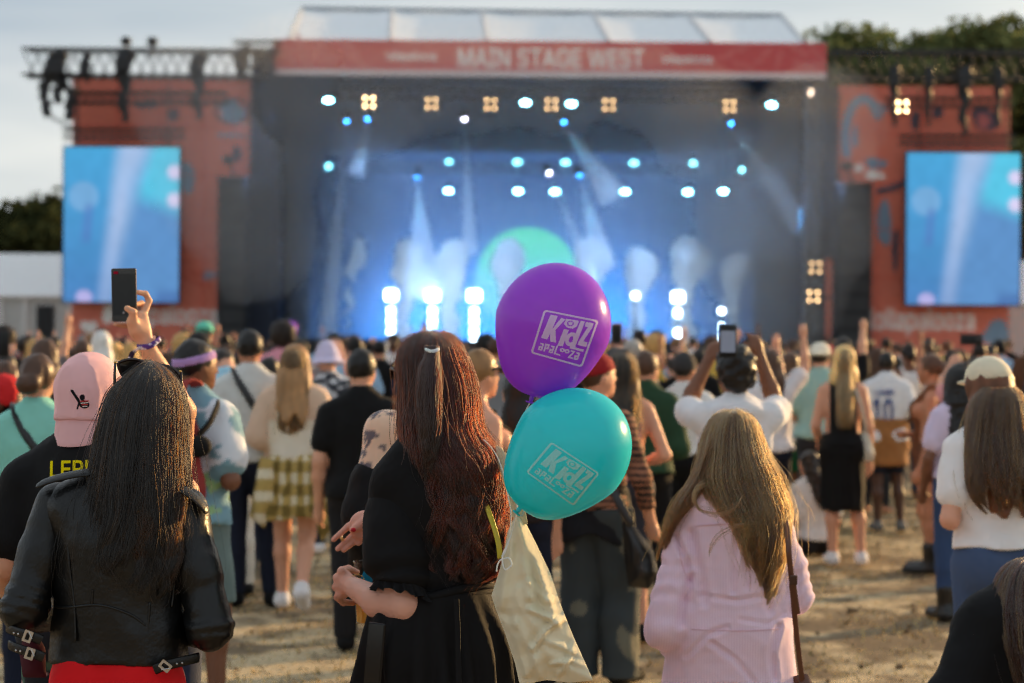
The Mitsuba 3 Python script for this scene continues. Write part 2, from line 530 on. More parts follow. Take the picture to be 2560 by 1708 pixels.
def words(parent, name, text, u, v, hpx, wpx, Y, mat, bold=True, depth=.03, label=None):
    """Lettering facing the audience, fitted to a pixel width and capital height, at depth Y."""
    m = upright(meshkit.text_mesh(text, 1.0, .03, bold))
    a, b = m.bounds
    m.vertices = (m.vertices - [(a[0] + b[0]) / 2, 0, 0]) * [wpx / F * Y / (b[0] - a[0]), 1, hpx / F * Y]
    p = P(u, v, Y)
    return part(parent, name, moved(m, p[0], Y, p[2]), mat, label=label)


words(st, 'banner__lettering', 'MAIN STAGE WEST', 1367, 167, 45, 465, YS - .124, 'print_white', label='white capital letters MAIN STAGE WEST')
for u, v in ((1018, 154), (1708, 151)):
    words(st, 'banner__lettering', 'lollapalooza', u, v, 20, 124, YS - .124, 'print_white')
for u in (1122, 1640):
    p = P(u, 147, YS)
    part(st, 'banner__divider', bx(p[0] - .05, p[0] + .05, YS - .135, YS - .123, p[2] - .42, p[2] + .42), 'print_blush')
r_ = np.random.default_rng(5)
for u, v in [(700, 140), (740, 122), (745, 165), (790, 135), (830, 152), (865, 128), (885, 160), (1790, 140), (1830, 120), (1850, 158), (1900, 132), (1935, 148), (1985, 118), (2000, 155), (2035, 130)]:
    p, a = P(u, v, YS - .13), r_.uniform(0, 6)
    pts = [p + v3(t * .5 * math.cos(a) + .12 * math.sin(t * 7 + a), 0, t * .5 * math.sin(a) + .12 * math.cos(t * 6)) for t in np.linspace(-1, 1, 9)]
    part(st, 'banner__doodle', tube(pts, .07, 6, flat=.15, side=(0, 0, 1)), 'print_blush')
# roof: five tight white bays between rafters, hipped at both ends
Yr, ridge = YS + 14, []
fu = np.array([712, 965, 1205, 1510, 1765, 2000.0])
tu = np.array([742, 968, 1192, 1470, 1705, 1942.0])
front = [P(u, 104, YS + .3) for u in fu]
zf = np.mean([p[2] for p in front]) + .02
tops = [P(u, 31, Yr) for u in tu]
for n_ in range(5):
    A, B, C, D = (v3(front[n_][0], YS + .3, zf), v3(front[n_ + 1][0], YS + .3, zf), tops[n_ + 1], tops[n_])
    g, vs = 9, []
    for a in np.linspace(0, 1, g):
        for b in np.linspace(0, 1, g):
            p = (A * (1 - a) + B * a) * (1 - b) + (D * (1 - a) + C * a) * b
            vs.append(p - v3(0, 0, .25 * math.sin(math.pi * a) * (1 - .3 * b) * (1 if n_ % 2 else .8)))
    i, j = np.meshgrid(np.arange(g - 1), np.arange(g - 1), indexing='ij')
    q = np.stack([i * g + j, (i + 1) * g + j, (i + 1) * g + j + 1, i * g + j + 1], -1).reshape(-1, 4)
    part(st, 'roof_panel', TM(vs, np.vstack([q[:, [0, 1, 2]], q[:, [0, 2, 3]]])), 'membrane', True)
for n_ in range(6):
    part(st, 'rafter', bar(v3(front[n_][0], YS + .3, zf + .05), tops[n_] + v3(0, 0, .06), .10), 'rafter')
part(st, 'ridge', bar(tops[0] + v3(0, 0, .05), tops[-1] + v3(0, 0, .05), .14), 'rafter')
part(st, 'ceiling', bx(P(622, 500, YS)[0], P(2068, 500, YS)[0], YS + .6, Yr + 2.1, zb0 + .1, zb0 + .5), 'drape')
part(st, 'back_roof', bx(front[0][0] + .6, front[-1][0] - .6, Yr + .32, Yr + .6, zb0 + .52, tops[0][2] - .3), 'drape')
for n_ in (0, -1):
    part(st, 'gable', TM([(front[n_][0], YS + .3, zf - .02), (front[n_][0], Yr + .5, zf), tops[n_] + v3(0, .3, 0)], [(0, 1, 2)]), 'membrane')
# floor, side and back drapes
zdeck = 1.75
xl, xr = P(628, 500, YS)[0], P(2062, 500, YS)[0]
part(st, 'deck', bx(xl, xr, YS - .5, Yr + 2, 0, zdeck), 'stage_floor')
part(st, 'back_drape', bx(xl, xr, Yr + 2.01, Yr + 2.2, zdeck, zb0 + .6), 'drape')
for a, b, c in ((xl - .1, P(690, 500, YS)[0], 'left'), (P(2010, 500, YS)[0], xr + .1, 'right')):
    m = [bx(a, b, YS + .3, YS + 1.2, zdeck + .01, zb0 + .05)]
    part(st, 'wing_drape', cat(m), 'drape')
    e = a if c == 'left' else b
    part(st, 'side_drape', bx(e - .1, e + .1, YS + 1.21, Yr + 2, zdeck + .01, zb0 + .05), 'drape')
for u in (632, 2020, 2052):
    a, b = P(u, 830, YS - .2), P(u, 200, YS - .2)
    part(st, 'mast', cat([bar(a + v3(i, j, 0), b + v3(i, j, 0), .045) for i in (-.2, .2) for j in (-.2, .2)] + [bar(v3(a[0] + s * .2, YS - .4, zz), v3(a[0] - s * .2, YS - .4, zz + .5), .025) for n_, zz in enumerate(np.arange(1, b[2] - .5, .5)) for s in ((-1) ** n_,)]), 'grey_steel')


def truss(parent, a, b, w=.45, n=14, mat='black_steel', r=.05):
    """A box truss from a to b: four chords as parts, the lacing as one part."""
    a, b = np.asarray(a, float), np.asarray(b, float)
    A, B, D = frame_of(b - a)
    off = [(A * i + B * j) * w / 2 for i, j in ((-1, -1), (-1, 1), (1, 1), (1, -1))]
    for o in off:
        part(parent, 'chord', bar(a + o, b + o, r), mat)
    lace = []
    for k_ in range(n):
        for s in range(4):
            p, q = a + (b - a) * k_ / n + off[s], a + (b - a) * (k_ + 1) / n + off[(s + 1) % 4]
            lace.append(bar(p, q, r * .55, 5))
    key = part(parent, 'lacing', cat(lace), mat)
    labels[key] = {'kind': 'stuff'}


tr = thing('lighting_truss', 'pale front lighting truss crossing the dark stage halfway up', 'truss')
truss(tr, P(870, 424, YS + 7), P(1850, 418, YS + 7), .4, 40, 'grey_steel', .035)
tr = thing('lighting_truss', 'upper lighting truss under the stage roof banner', 'truss')
truss(tr, P(740, 240, YS + 2), P(2000, 232, YS + 2), .5, 44, 'black_steel')

# ---------------------------------------------------------------- LED wall, screens
xa, xb, za, zb = map(float, R(770, 1880, 380, 850, YS + 13))
cen, rad = P(1316, 697, YS + 13), 130.0 / F * (YS + 13)


def wall_show(p, n, uv):
    t = (p.z - za) / (zb - za)
    s = (p.x - xa) / (xb - xa)
    d = dr.sqrt(dr.square(p.x - float(cen[0])) + dr.square(p.z - float(cen[2])))
    side = mikit.smoothstep(0, .25, s) * mikit.smoothstep(1.0, .62, s)
    low = dr.exp(-dr.square((t - .02) / .34)) * (.25 + .75 * side)  # blue glow of stage light in haze, painted into the wall's emission
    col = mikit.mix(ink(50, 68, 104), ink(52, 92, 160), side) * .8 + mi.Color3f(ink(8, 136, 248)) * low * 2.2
    col = col * (.25 + .75 * side)
    disc = mikit.mix(ink(110, 222, 250), ink(84, 226, 178), mikit.smoothstep(-.3, .8, (p.z - float(cen[2])) / rad))
    return mikit.mix(col, disc * 1.0, mikit.smoothstep(rad, rad - .06, d)) * WALL_K


WALL_K = 0.17
bs('screen_black', type='diffuse', reflectance=rgb(.02))
k = thing('video_wall', 'blue LED wall with a big turquoise disc and painted stage glow at the back of the stage', 'screen')
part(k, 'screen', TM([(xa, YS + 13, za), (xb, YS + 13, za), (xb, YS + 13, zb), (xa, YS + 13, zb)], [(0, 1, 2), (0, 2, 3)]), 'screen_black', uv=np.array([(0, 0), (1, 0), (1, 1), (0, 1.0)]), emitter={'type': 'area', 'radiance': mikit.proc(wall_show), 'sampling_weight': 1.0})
part(k, 'frame', bx(xa - .3, xb + .3, YS + 13.05, YS + 13.5, za - .3, zb + .3), 'black_steel')


def side_show(p, n, uv):
    x, y = uv.x, uv.y
    col = mikit.mix(ink(56, 128, 196), ink(36, 164, 222), y)
    right = mikit.mix(ink(78, 142, 204), ink(44, 196, 232), mikit.smoothstep(.55, .72, y + .25 * (x - .8)))
    e = .42 + .34 * dr.power(dr.maximum(y, 0), 1.2)
    col = mikit.mix(col, right, mikit.smoothstep(-.08, .08, x - e))
    wl = .30 + .14 * y
    wedge = mikit.smoothstep(-.06, .12, x - wl) * mikit.smoothstep(.08, -.14, x - e)
    col = mikit.mix(col, mi.Color3f(ink(176, 196, 236)), wedge * (.6 + .4 * mikit.noise(x * 5, y * 4)))
    head = mikit.smoothstep(.15, .11, dr.sqrt(dr.square(x - .17) + dr.square((y - .68) * 1.35)))
    col = mikit.mix(col, mi.Color3f(ink(112, 172, 222)), head * .75)
    body = mikit.smoothstep(.06, .02, dr.abs(x - .2 - .12 * (y - .45))) * mikit.smoothstep(.35, .42, y) * mikit.smoothstep(.66, .6, y)
    col = mikit.mix(col, mi.Color3f(ink(74, 120, 196)), body * .6)
    for a, b in ((.96, .84), (.96, .66)):
        col = mikit.mix(col, mi.Color3f(ink(214, 206, 244)), mikit.smoothstep(.09, .03, dr.sqrt(dr.square(x - a) + dr.square((y - b) * 1.3))))
    col = mikit.mix(col, mi.Color3f(ink(176, 172, 232)), mikit.smoothstep(.09, .05, dr.sqrt(dr.square(x - .18) + dr.square((y - .03) * 1.5))))
    col = mikit.mix(col, mi.Color3f(ink(50, 84, 160)), mikit.smoothstep(.12, .02, y) * mikit.smoothstep(.75, .85, x) * .5)
    grey = mi.luminance(col)
    return (col * .86 + mi.Color3f(grey) * .16) * SCREEN_K * (.94 + .1 * mikit.noise(x * 14, y * 19))


SCREEN_K = 0.15
plain('orange_ink', lin(226, 110, 88), r=.85)


def lump(parent, u, v, ru, rv, Y, mat, seed, a=0, name='doodle', wob=.25):
    r = np.random.default_rng(seed)
    ph = r.uniform(0, 6.28, 4)
    w = np.linspace(0, 2 * np.pi, 40, endpoint=False)
    rr = 1 + wob * (.5 * np.sin(2 * w + ph[0]) + .35 * np.sin(3 * w + ph[1]) + .2 * np.sin(5 * w + ph[2]))
    s = Y / F
    poly = aff.rotate(Polygon(np.stack([ru * s * rr * np.cos(w), rv * s * rr * np.sin(w)], 1)).buffer(0), a)
    p = P(u, v, Y)
    return part(parent, name, moved(upright(slab(poly, .02)), p[0], Y, p[2]), mat)


def ring(parent, u, v, ru, rv, Y, mat, wd=.25, a0=0, a1=2 * np.pi, name='doodle'):
    s = Y / F
    w = np.linspace(a0, a1, 40)
    poly = LineString(np.stack([ru * s * np.cos(w), rv * s * np.sin(w)], 1)).buffer(wd)
    p = P(u, v, Y)
    return part(parent, name, moved(upright(slab(poly, .02)), p[0], Y, p[2]), mat)


def heart(parent, u, v, r, Y, mat):
    w = np.linspace(0, 2 * np.pi, 40, endpoint=False)
    s = r * Y / F / 16
    poly = Polygon(np.stack([16 * np.sin(w) ** 3, 13 * np.cos(w) - 5 * np.cos(2 * w) - 2 * np.cos(3 * w) - np.cos(4 * w)], 1) * s)
    p = P(u, v, Y)
    part(parent, 'doodle', moved(upright(slab(poly, .02)), p[0], Y, p[2]), mat)


# left wing
wl = thing('printed_scrim', 'orange red printed scrim wall of the left stage wing', 'scrim wall')
x0, x1, z0, z1 = R(176, 624, 213, 905, YS)
part(wl, 'panel', bx(x0, x1, YS - .05, YS + .05, 0.05, z1), 'scrim_red')
YD = YS - .055
for n_, (u, v, a, b, mat) in enumerate([(573, 290, 34, 26, 'doodle_blue'), (460, 455, 22, 38, 'doodle_blue'), (585, 395, 10, 22, 'doodle_ink'), (520, 700, 18, 11, 'doodle_blue'), (360, 275, 30, 10, 'doodle_ink'), (425, 300, 16, 14, 'doodle_ink'), (570, 350, 40, 4, 'doodle_blue')]):
    lump(wl, u, v, a, b, YD, mat, n_)
ring(wl, 573, 288, 42, 30, YD - .03, 'doodle_ink', .06)
heart(wl, 222, 835, 22, YD, 'print_white')
for n_ in range(4):
    a, b = P(455, 640 + n_ * 22, YD), P(535, 625 + n_ * 34, YD)
    part(wl, 'doodle', tube([a, (a + b) / 2 + v3(0, 0, -.1), b], .06, 6, flat=.2, side=(0, 0, 1)), 'scrim_red_dark')
words(wl, 'lettering', 'lollapalooza', 412, 822, 46, 262, YD, 'print_white', label='white lettering under the left screen')
lump(wl, 272, 800, 16, 26, YD, 'print_white', 44)
# right wing
wr = thing('printed_scrim', 'orange red printed scrim wall of the right stage wing', 'scrim wall')
x0, x1, z0, z1 = R(2086, 2518, 200, 890, YS)
part(wr, 'panel', bx(x0, x1, YS - .05, YS + .05, 0.05, z1), 'scrim_red')
ring(wr, 2150, 330, 45, 95, YD, 'doodle_blue', .22, .6, 3.6)
for n_, (u, v, a, b, mat) in enumerate([(2187, 258, 18, 16, 'doodle_blue'), (2130, 330, 8, 26, 'doodle_blue'), (2183, 395, 24, 15, 'doodle_blue'), (2205, 545, 22, 50, 'doodle_blue'), (2180, 425, 22, 13, 'print_white'), (2140, 408, 11, 11, 'print_white'), (2455, 280, 34, 30, 'doodle_ink'), (2452, 285, 20, 18, 'print_blush'), (2235, 610, 9, 50, 'doodle_ink'), (2520 - 30, 815, 30, 34, 'doodle_blue'), (2335, 265, 12, 18, 'doodle_ink'), (2280, 285, 12, 22, 'doodle_ink')]):
    lump(wr, u, v, a, b, YD, mat, 20 + n_)
a = [P(u, v, YD - .02) for u, v in ((2185, 465), (2220, 458), (2258, 440))]
part(wr, 'doodle', tube(spline(a, 12), .16, 6, flat=.2, side=(0, 0, 1)), 'doodle_ink')
words(wr, 'lettering', 'lollapalooza', 2305, 808, 50, 262, YD, 'print_white', label='white lettering under the right screen')
# joints between the scrim's cloth widths
for key, us, vs, (va, vb), (ua, ub) in ((wl, (285, 395, 505), (330, 450, 580, 700), (214, 860), (178, 540)), (wr, (2190, 2300, 2410), (320, 440, 560, 680), (202, 850), (2180, 2516))):
    for u in us:
        part(key, 'seam', bar(P(u, va, YD - .01), P(u, vb, YD - .01), .035, 5), 'scrim_red_dark')
    for v in vs:
        part(key, 'seam', bar(P(ua, v, YD - .012), P(ub, v, YD - .012), .03, 5), 'scrim_red_dark')
# narrow red strips at the stage edge
for u0, u1, v0, v1, lab in ((2062, 2088, 635, 880, 'narrow orange strip of scrim right of the stage opening'), (616, 630, 620, 900, 'thin reddish strip of scrim left of the stage opening')):
    x0, x1, z0, z1 = R(u0, u1, v0, v1, YS - .5)
    k = thing('scrim_strip', lab, 'scrim')
    part(k, 'panel', bx(x0, x1, YS - .55, YS - .51, 0.02, z1), 'scrim_red')
    part(k, 'hem', bx(x0 - .03, x1 + .03, YS - .57, YS - .552, z1 - .1, z1 + .05), 'scrim_red_dark')
# screens
for u0, u1, v0, v1, lab in ((155, 443, 383, 770, 'tall left side screen showing blue concert footage'), (2262, 2545, 366, 745, 'tall right side screen showing blue concert footage')):
    x0, x1, z0, z1 = R(u0, u1, v0, v1, YS - 1.2)
    k = thing('side_screen', lab, 'screen')
    m = TM([(x0, YS - 1.2, z0), (x1, YS - 1.2, z0), (x1, YS - 1.2, z1), (x0, YS - 1.2, z1)], [(0, 1, 2), (0, 2, 3)])
    scene[f'{k}__display'] = mikit.ply(m, 'screen_black', uv=np.array([(0, 0), (1, 0), (1, 1), (0, 1.0)]), emitter={'type': 'area', 'radiance': mikit.proc(side_show), 'sampling_weight': .02})
    part(k, 'casing', bx(x0 - .07, x1 + .07, YS - 1.19, YS - .85, z0 - .07, z1 + .07), 'black_steel')
    for xx in (x0 + .6, x1 - .6):
        part(k, 'hanger', bar((xx, YS - 1, z1 + .07), (xx, YS - 1, z1 + 3.2), .04), 'black_steel')
plain('tower_cloth', lin(26, 29, 36), r=.9)
# speaker towers
for u0, u1, v0, lab in ((541, 616, 458, 'dark grey loudspeaker tower left of the stage'), (2087, 2176, 450, 'dark grey loudspeaker tower right of the stage')):
    x0, x1, z0, z1 = R(u0, u1, v0, 900, YS - 2)
    k = thing('speaker_tower', lab, 'speaker tower')
    part(k, 'cladding', bx(x0, x1, YS - 2, YS - .9, 0.02, z1), 'tower_cloth')
    for n_ in range(9):
        zz = 1.6 + n_ * (z1 - 1.7) / 9
        part(k, 'speaker', moved(rbox(x1 - x0 - .25, .12, (z1 - 1.7) / 9 - .07, .03), (x0 + x1) / 2, YS - 2.02, zz + .35), 'black_steel')
    part(k, 'cap', bx(x0 - .06, x1 + .06, YS - 2.06, YS - .85, z1 + .002, z1 + .12), 'black_steel')
    part(k, 'lamp_arm', cat([bar(v3((x0 + x1) / 2, YS - 1.5, z1 + .1), v3((x0 + x1) / 2 - .3, YS - 1.5, z1 + .9), .06), bx((x0 + x1) / 2 - .55, (x0 + x1) / 2 - .05, YS - 1.8, YS - 1.3, z1 + .8, z1 + 1.15)]), 'black_steel')

# roof trusses of the wings, with motors and hanging lamps
tl = thing('wing_truss', 'black lattice truss above the left orange wing against the sky', 'truss')
truss(tl, P(52, 176, YS - 3), P(660, 172, YS - 3), 1.25, 20, 'black_steel', .07)
tl = thing('wing_truss', 'lower black truss across the left orange wing', 'truss')
truss(tl, P(170, 262, YS - 2.2), P(560, 256, YS - 2.2), .5, 18, 'black_steel', .06)
tl = thing('wing_truss', 'thin black truss just above the left screen', 'truss')
truss(tl, P(150, 352, YS - 1.8), P(455, 346, YS - 1.8), .4, 14, 'black_steel')
tl = thing('wing_truss', 'black lattice truss above the right orange wing before the trees', 'truss')
truss(tl, P(2060, 152, YS - 3), P(2620, 146, YS - 3), 1.25, 18, 'black_steel', .07)
tl = thing('wing_truss', 'lower black truss across the right orange wing', 'truss')
truss(tl, P(2200, 242, YS - 2.2), P(2520, 238, YS - 2.2), .4, 14, 'black_steel', .05)
tl = thing('wing_truss', 'thin black truss just above the right screen', 'truss')
truss(tl, P(2240, 335, YS - 1.8), P(2530, 330, YS - 1.8), .4, 14, 'black_steel')
for u, v0, v1, w, lab in [(130, 150, 232, 30, 'black chain motor bundle near the left end of the left truss'), (205, 150, 225, 14, 'slim black cable drop on the left truss'), (300, 140, 320, 24, 'long black cable bundle in the middle of the left truss'),
                          (485, 145, 310, 22, 'black cable bundle right of the middle of the left truss'), (596, 130, 210, 24, 'black cable bundle at the stage end of the left truss'), (2225, 150, 300, 16, 'black cable bundle at the stage end of the right truss'),
                          (2310, 150, 300, 14, 'slim black cable drop left of the middle of the right truss'), (2400, 150, 320, 22, 'black cable bundle in the middle of the right truss'), (2485, 150, 300, 14, 'slim black cable drop near the end of the right truss')]:
    k = thing('cable_bundle', lab, 'cable bundle')
    a, b = P(u, v0, YS - 3.4), P(u, v1, YS - 3.4)
    s = YS / F
    part(k, 'motor', moved(turned(rbox(w * s * 1.5, .5, .8, .12), 0), a[0], YS - 3.7, a[2] - .7), 'black_steel')
    pts = [v3(a[0] + .25 * w * s * math.sin(n_ * 1.7), YS - 3.4, a[2] + (b[2] - a[2]) * n_ / 9) for n_ in range(10)]
    part(k, 'cable', tube(pts, np.linspace(w * s * .75, w * s * .35, 10) * (1 + .25 * np.sin(np.arange(10) * 2.1)), 8), 'black_steel', True)
# lamps hung at the far left end of the truss, and two on top of it
for n_, (u, v, lab) in enumerate([(110, 215, 'upper left'), (150, 222, 'upper right'), (100, 250, 'middle left'), (135, 258, 'middle'), (168, 262, 'middle right'), (108, 292, 'lowest left'), (165, 300, 'lowest right')]):
    k = thing('moving_head_lamp', f'dark unlit moving head lamp, {lab} of the cluster under the left truss end', 'stage lamp')
    p = P(u, v, YS - 3)
    part(k, 'yoke', moved(rbox(.5, .22, .3, .05), p + v3(0, 0, .32)), 'black_steel')
    part(k, 'head', moved(turned(rbox(.4, .4, .55, .12), 20 * (-1) ** n_, (0, 1, 0)), p - v3(0, 0, .08)), 'black_steel', 40)
    part(k, 'hanger', bar(p + v3(0, 0, .4), p + v3(.05, 0, 1.3), .04), 'black_steel')
k = thing('lamp_frame', 'bent pipe frame carrying the lamp cluster under the left truss end', 'frame')
for a, b in (((80, 205), (185, 205)), ((185, 205), (185, 380)), ((85, 240), (190, 240)), ((120, 310), (190, 345)), ((92, 205), (100, 300))):
    part(k, 'pipe', bar(P(*a, YS - 2.9), P(*b, YS - 2.9), .06), 'black_steel')
for u, lab in ((304, 'left'), (370, 'right')):
    k = thing('dome_lamp', f'dark round lamp standing on the left truss, the {lab} one of two', 'lamp')
    p = P(u, 118, YS - 3)
    part(k, 'dome', moved(solidify([ball((0, 0, 0), (.28, .28, .24), .02)], .06), p), 'black_steel', True)
    part(k, 'neck', bar(p + v3(0, 0, -.1), P(u, 160, YS - 3), .08), 'black_steel')
# scaffold net between the left wing and the roof
k = thing('scaffold_tower', 'dark scaffold tower between the left wing and the red banner', 'scaffold')
x0, x1, z0, z1 = R(622, 676, 130, 900, YS - .6)
part(k, 'netting', bx(x0, x1, YS - .62, YS - .2, 0.02, z1), 'drape')
truss(k, P(575, 128, YS - .7), P(690, 126, YS - .7), .5, 6)
k = thing('scaffold_tower', 'dark scaffold tower right of the red banner end', 'scaffold')
x0, x1, z0, z1 = R(2052, 2090, 205, 900, YS - .6)
part(k, 'netting', bx(x0, x1, YS - .48, YS - .2, 0.02, z1), 'drape')
for zz in np.linspace(2, z1 - .5, 7):
    part(k, 'ledger', bar((x0 - .1, YS - .6, zz), (x1 + .1, YS - .6, zz), .05), 'black_steel')


# ---------------------------------------------------------------- stage lamps
def lamp(u, v, Y, color, k_, r, lab, cat_='stage lamp', group=None, name='stage_lamp', sx=1.0):
    key = thing(name, lab, cat_, group)
    p = P(u, v, Y)
    m = trimesh.creation.cylinder(radius=r * 1.15, height=.5, sections=16)
    m.apply_transform(trimesh.transformations.rotation_matrix(math.pi / 2, (1, 0, 0)))
    m.vertices = m.vertices * [sx, 1, 1]
    part(key, 'housing', moved(m, p[0], Y + .28, p[2]), 'black_steel', 40)
    m = trimesh.creation.icosphere(2, r)
    m.vertices = m.vertices * [sx, .3, 1]
    part(key, 'lens', moved(m, p[0], Y, p[2]), 'screen_black', 40, emitter=emit(color, k_))
    part(key, 'bracket', bar((p[0], Y + .3, p[2] + r), (p[0], Y + .3, p[2] + r + .5), .04), 'black_steel')


CY, BL, WH, WA = lin(120, 232, 255), lin(44, 140, 252), lin(226, 226, 255), lin(255, 206, 146)
for n_, (u, v) in enumerate([(812, 258), (1305, 257), (1419, 258), (1920, 253)]):
    lamp(u, v, YS + 1.6, CY, 9.0, .11, f'bright cyan lamp {("far left", "left of centre", "right of centre", "far right")[n_]} in the top lamp row', sx=2.0)
for n_, (u, v) in enumerate([(1116, 480), (1290, 478), (1382, 478), (1557, 475), (1714, 474), (1803, 471)]):
    lamp(u, v, YS + 7, CY, 10.0, .105, f'bright cyan lamp, {("first", "second", "third", "fourth", "fifth", "sixth")[n_]} from the left in the lower lamp row', sx=2.0)
for n_, (u, v) in enumerate([(815, 423), (1116, 408), (1287, 406), (1407, 405), (1578, 404), (1726, 402), (1848, 416)]):
    lamp(u, v, YS + 7.2, CY, 1.6, .13, f'dim cyan lamp, {("first", "second", "third", "fourth", "fifth", "sixth", "seventh")[n_]} from the left along the middle truss', sx=(1.1, 1.1, 1.6, 1.6, 1.5, 1.2, 1)[n_])
lamp(2015, 220, YS + .2, lin(255, 220, 190), 1.0, .16, 'single pale lamp under the right end of the banner')
for n_, (u, v, k_) in enumerate([(914, 261, 7.0), (1070, 262, 2.2), (1218, 262, 2.2), (1370, 260, 2.2), (1513, 259, 2.2), (1815, 257, 2.2), (2247, 252, 7.0), (2036, 658, 1.8), (2032, 730, 3.0)]):
    key = thing('blinder_light', f'warm four bulb blinder light, {("bright one at the left", "second from the left", "third from the left", "fourth from the left", "fifth from the left", "last one at the right", "glowing on the right orange wing", "dim upper one by the right mast", "lower one by the right mast")[n_]}' + (' in the top lamp row' if n_ < 6 else ''), 'blinder light')
    Yl = YS + 1.6 if n_ < 6 else YS - 2.8 if n_ == 6 else YS - .6
    p = P(u, v, Yl)
    part(key, 'housing', moved(rbox(.75, .3, .75, .05), p[0], Yl + .2, p[2]), 'black_steel')
    for a in (-.2, .2):
        for b in (-.2, .2):
            m = trimesh.creation.icosphere(1, .06)
            part(key, 'bulb', moved(m, p[0] + a, Yl, p[2] + b), 'screen_black', 60, emitter=emit(WA, k_ * .62))
ordinal = ('first', 'second', 'third', 'fourth', 'fifth', 'sixth')
for n_, (u, v0, hw, k_, segs) in enumerate([(976, 743, 17, 3.5, 4), (1080, 742, 18, 3.5, 4), (1184, 741, 18, 3.5, 4), (1587, 735, 9, 4, 0), (1693, 737, 16, 4, 4), (1803, 770, 8, 3, 4)]):
    key = thing('strobe_tower', f'{ordinal[n_]} glowing white strobe tower from the left on the stage floor', 'strobe light')
    Yl = YS + 3
    s = Yl / F
    p = P(u, v0, Yl)
    part(key, 'pole', bar((p[0], Yl + .3, zdeck), (p[0], Yl + .3, p[2]), .07), 'black_steel')
    part(key, 'head', moved(rbox(hw * 2 * s * .85, .2, hw * 2 * s * .75, .1), p[0], Yl, p[2]), 'screen_black', 40, emitter=emit(lin(214, 240, 255), k_))
    for q in range(segs):
        zz = P(u, v0 + 40 + q * 25, Yl)[2]
        if n_ == 4 and q in (1,):
            continue
        part(key, 'strobe', moved(rbox(hw * .9 * s, .2, .38, .08), p[0], Yl, zz), 'screen_black', 40, emitter=emit(lin(200, 236, 255), k_ * .8))
lamp(1648, 850, YS + 3, CY, 2.5, .2, 'small cyan lamp low on the stage between the strobe towers')

# ---------------------------------------------------------------- stage haze, smoke jets, light beams
scene['stage_air'] = {'type': 'homogeneous', 'albedo': rgb((.95, .96, .985)), 'sigma_t': 0.042}
scene['jet_air'] = {'type': 'homogeneous', 'albedo': rgb((.985, .988, .992)), 'sigma_t': 3.5}
scene['beam_air'] = {'type': 'homogeneous', 'albedo': rgb((.96, .97, .99)), 'sigma_t': 0.8}
bs('clear', type='null')
hx0, hx1, hz0, hz1 = P(690, 500, YS)[0] + .1, P(2012, 500, YS)[0] - .1, zdeck + .02, zb0 - .1
hy0, hy1 = YS + 1.25, YS + 12.9
scene['stage_haze'] = {'type': 'cube', 'bsdf': {'type': 'ref', 'id': 'clear'}, 'interior': {'type': 'ref', 'id': 'stage_air'},
                       'to_world': T().translate([(hx0 + hx1) / 2, (hy0 + hy1) / 2, (hz0 + hz1) / 2]).scale([(hx1 - hx0) / 2, (hy1 - hy0) / 2, (hz1 - hz0) / 2])}
labels['stage_haze'] = {'kind': 'stuff', 'label': 'thin blue grey haze filling the stage interior', 'category': 'haze'}
for n_, (u, vt, w, ln) in enumerate([(866, 598, 15, 34), (1010, 608, 27, 4), (1128, 618, 30, 4), (1272, 610, 30, -6), (1470, 606, 34, 4), (1592, 626, 30, 8), (1712, 600, 34, 10), (1832, 640, 24, 4)]):
    Yj = YS + 6
    s = Yj / F
    base, top = P(u, 850, Yj), P(u, vt, Yj)
    base[2] = max(base[2], zdeck + .1)
    prims = []
    r = np.random.default_rng(300 + n_)
    for t in np.linspace(0, 1, 13):
        rr = w * s * (.62 + .16 * t + (.45 if t > .62 else 0) * (1 - ((t - .85) / .35) ** 2)) * r.uniform(.8, 1.2)
        c = base + (top - base) * t + v3(ln * s * t ** 3 + r.uniform(-.22, .22), r.uniform(-.2, .2), -rr * (t > .95))
        prims.append(ball(c, rr, .25))
    m = solidify(prims, .16, (), lambda p: .6 * (meshkit.fbm(p * 1.7, 3, 300 + n_) - .5), pad=.3)
    key = thing('smoke_jet', f'pale column of smoke, {("first", "second", "third", "fourth", "fifth", "sixth", "seventh", "eighth")[n_]} from the left, rising from the stage floor', 'smoke', None, 'stuff')
    scene[key] = mikit.ply(m, 'clear', smooth=False, interior={'type': 'ref', 'id': 'jet_air'}, exterior={'type': 'ref', 'id': 'stage_air'})
BEAMS = ('the tall narrow blue beam at the far left of the stage', 'a short blue beam below the leftmost warm blinder', 'the wide bright blue beam left of the turquoise disc', 'the white beam under the second blinder', 'a blue beam slanting right under the bright cyan lamps', 'the long blue beam slanting to the right stage edge', 'the slim white beam right of the turquoise disc top', 'a blue beam hanging right of the middle')
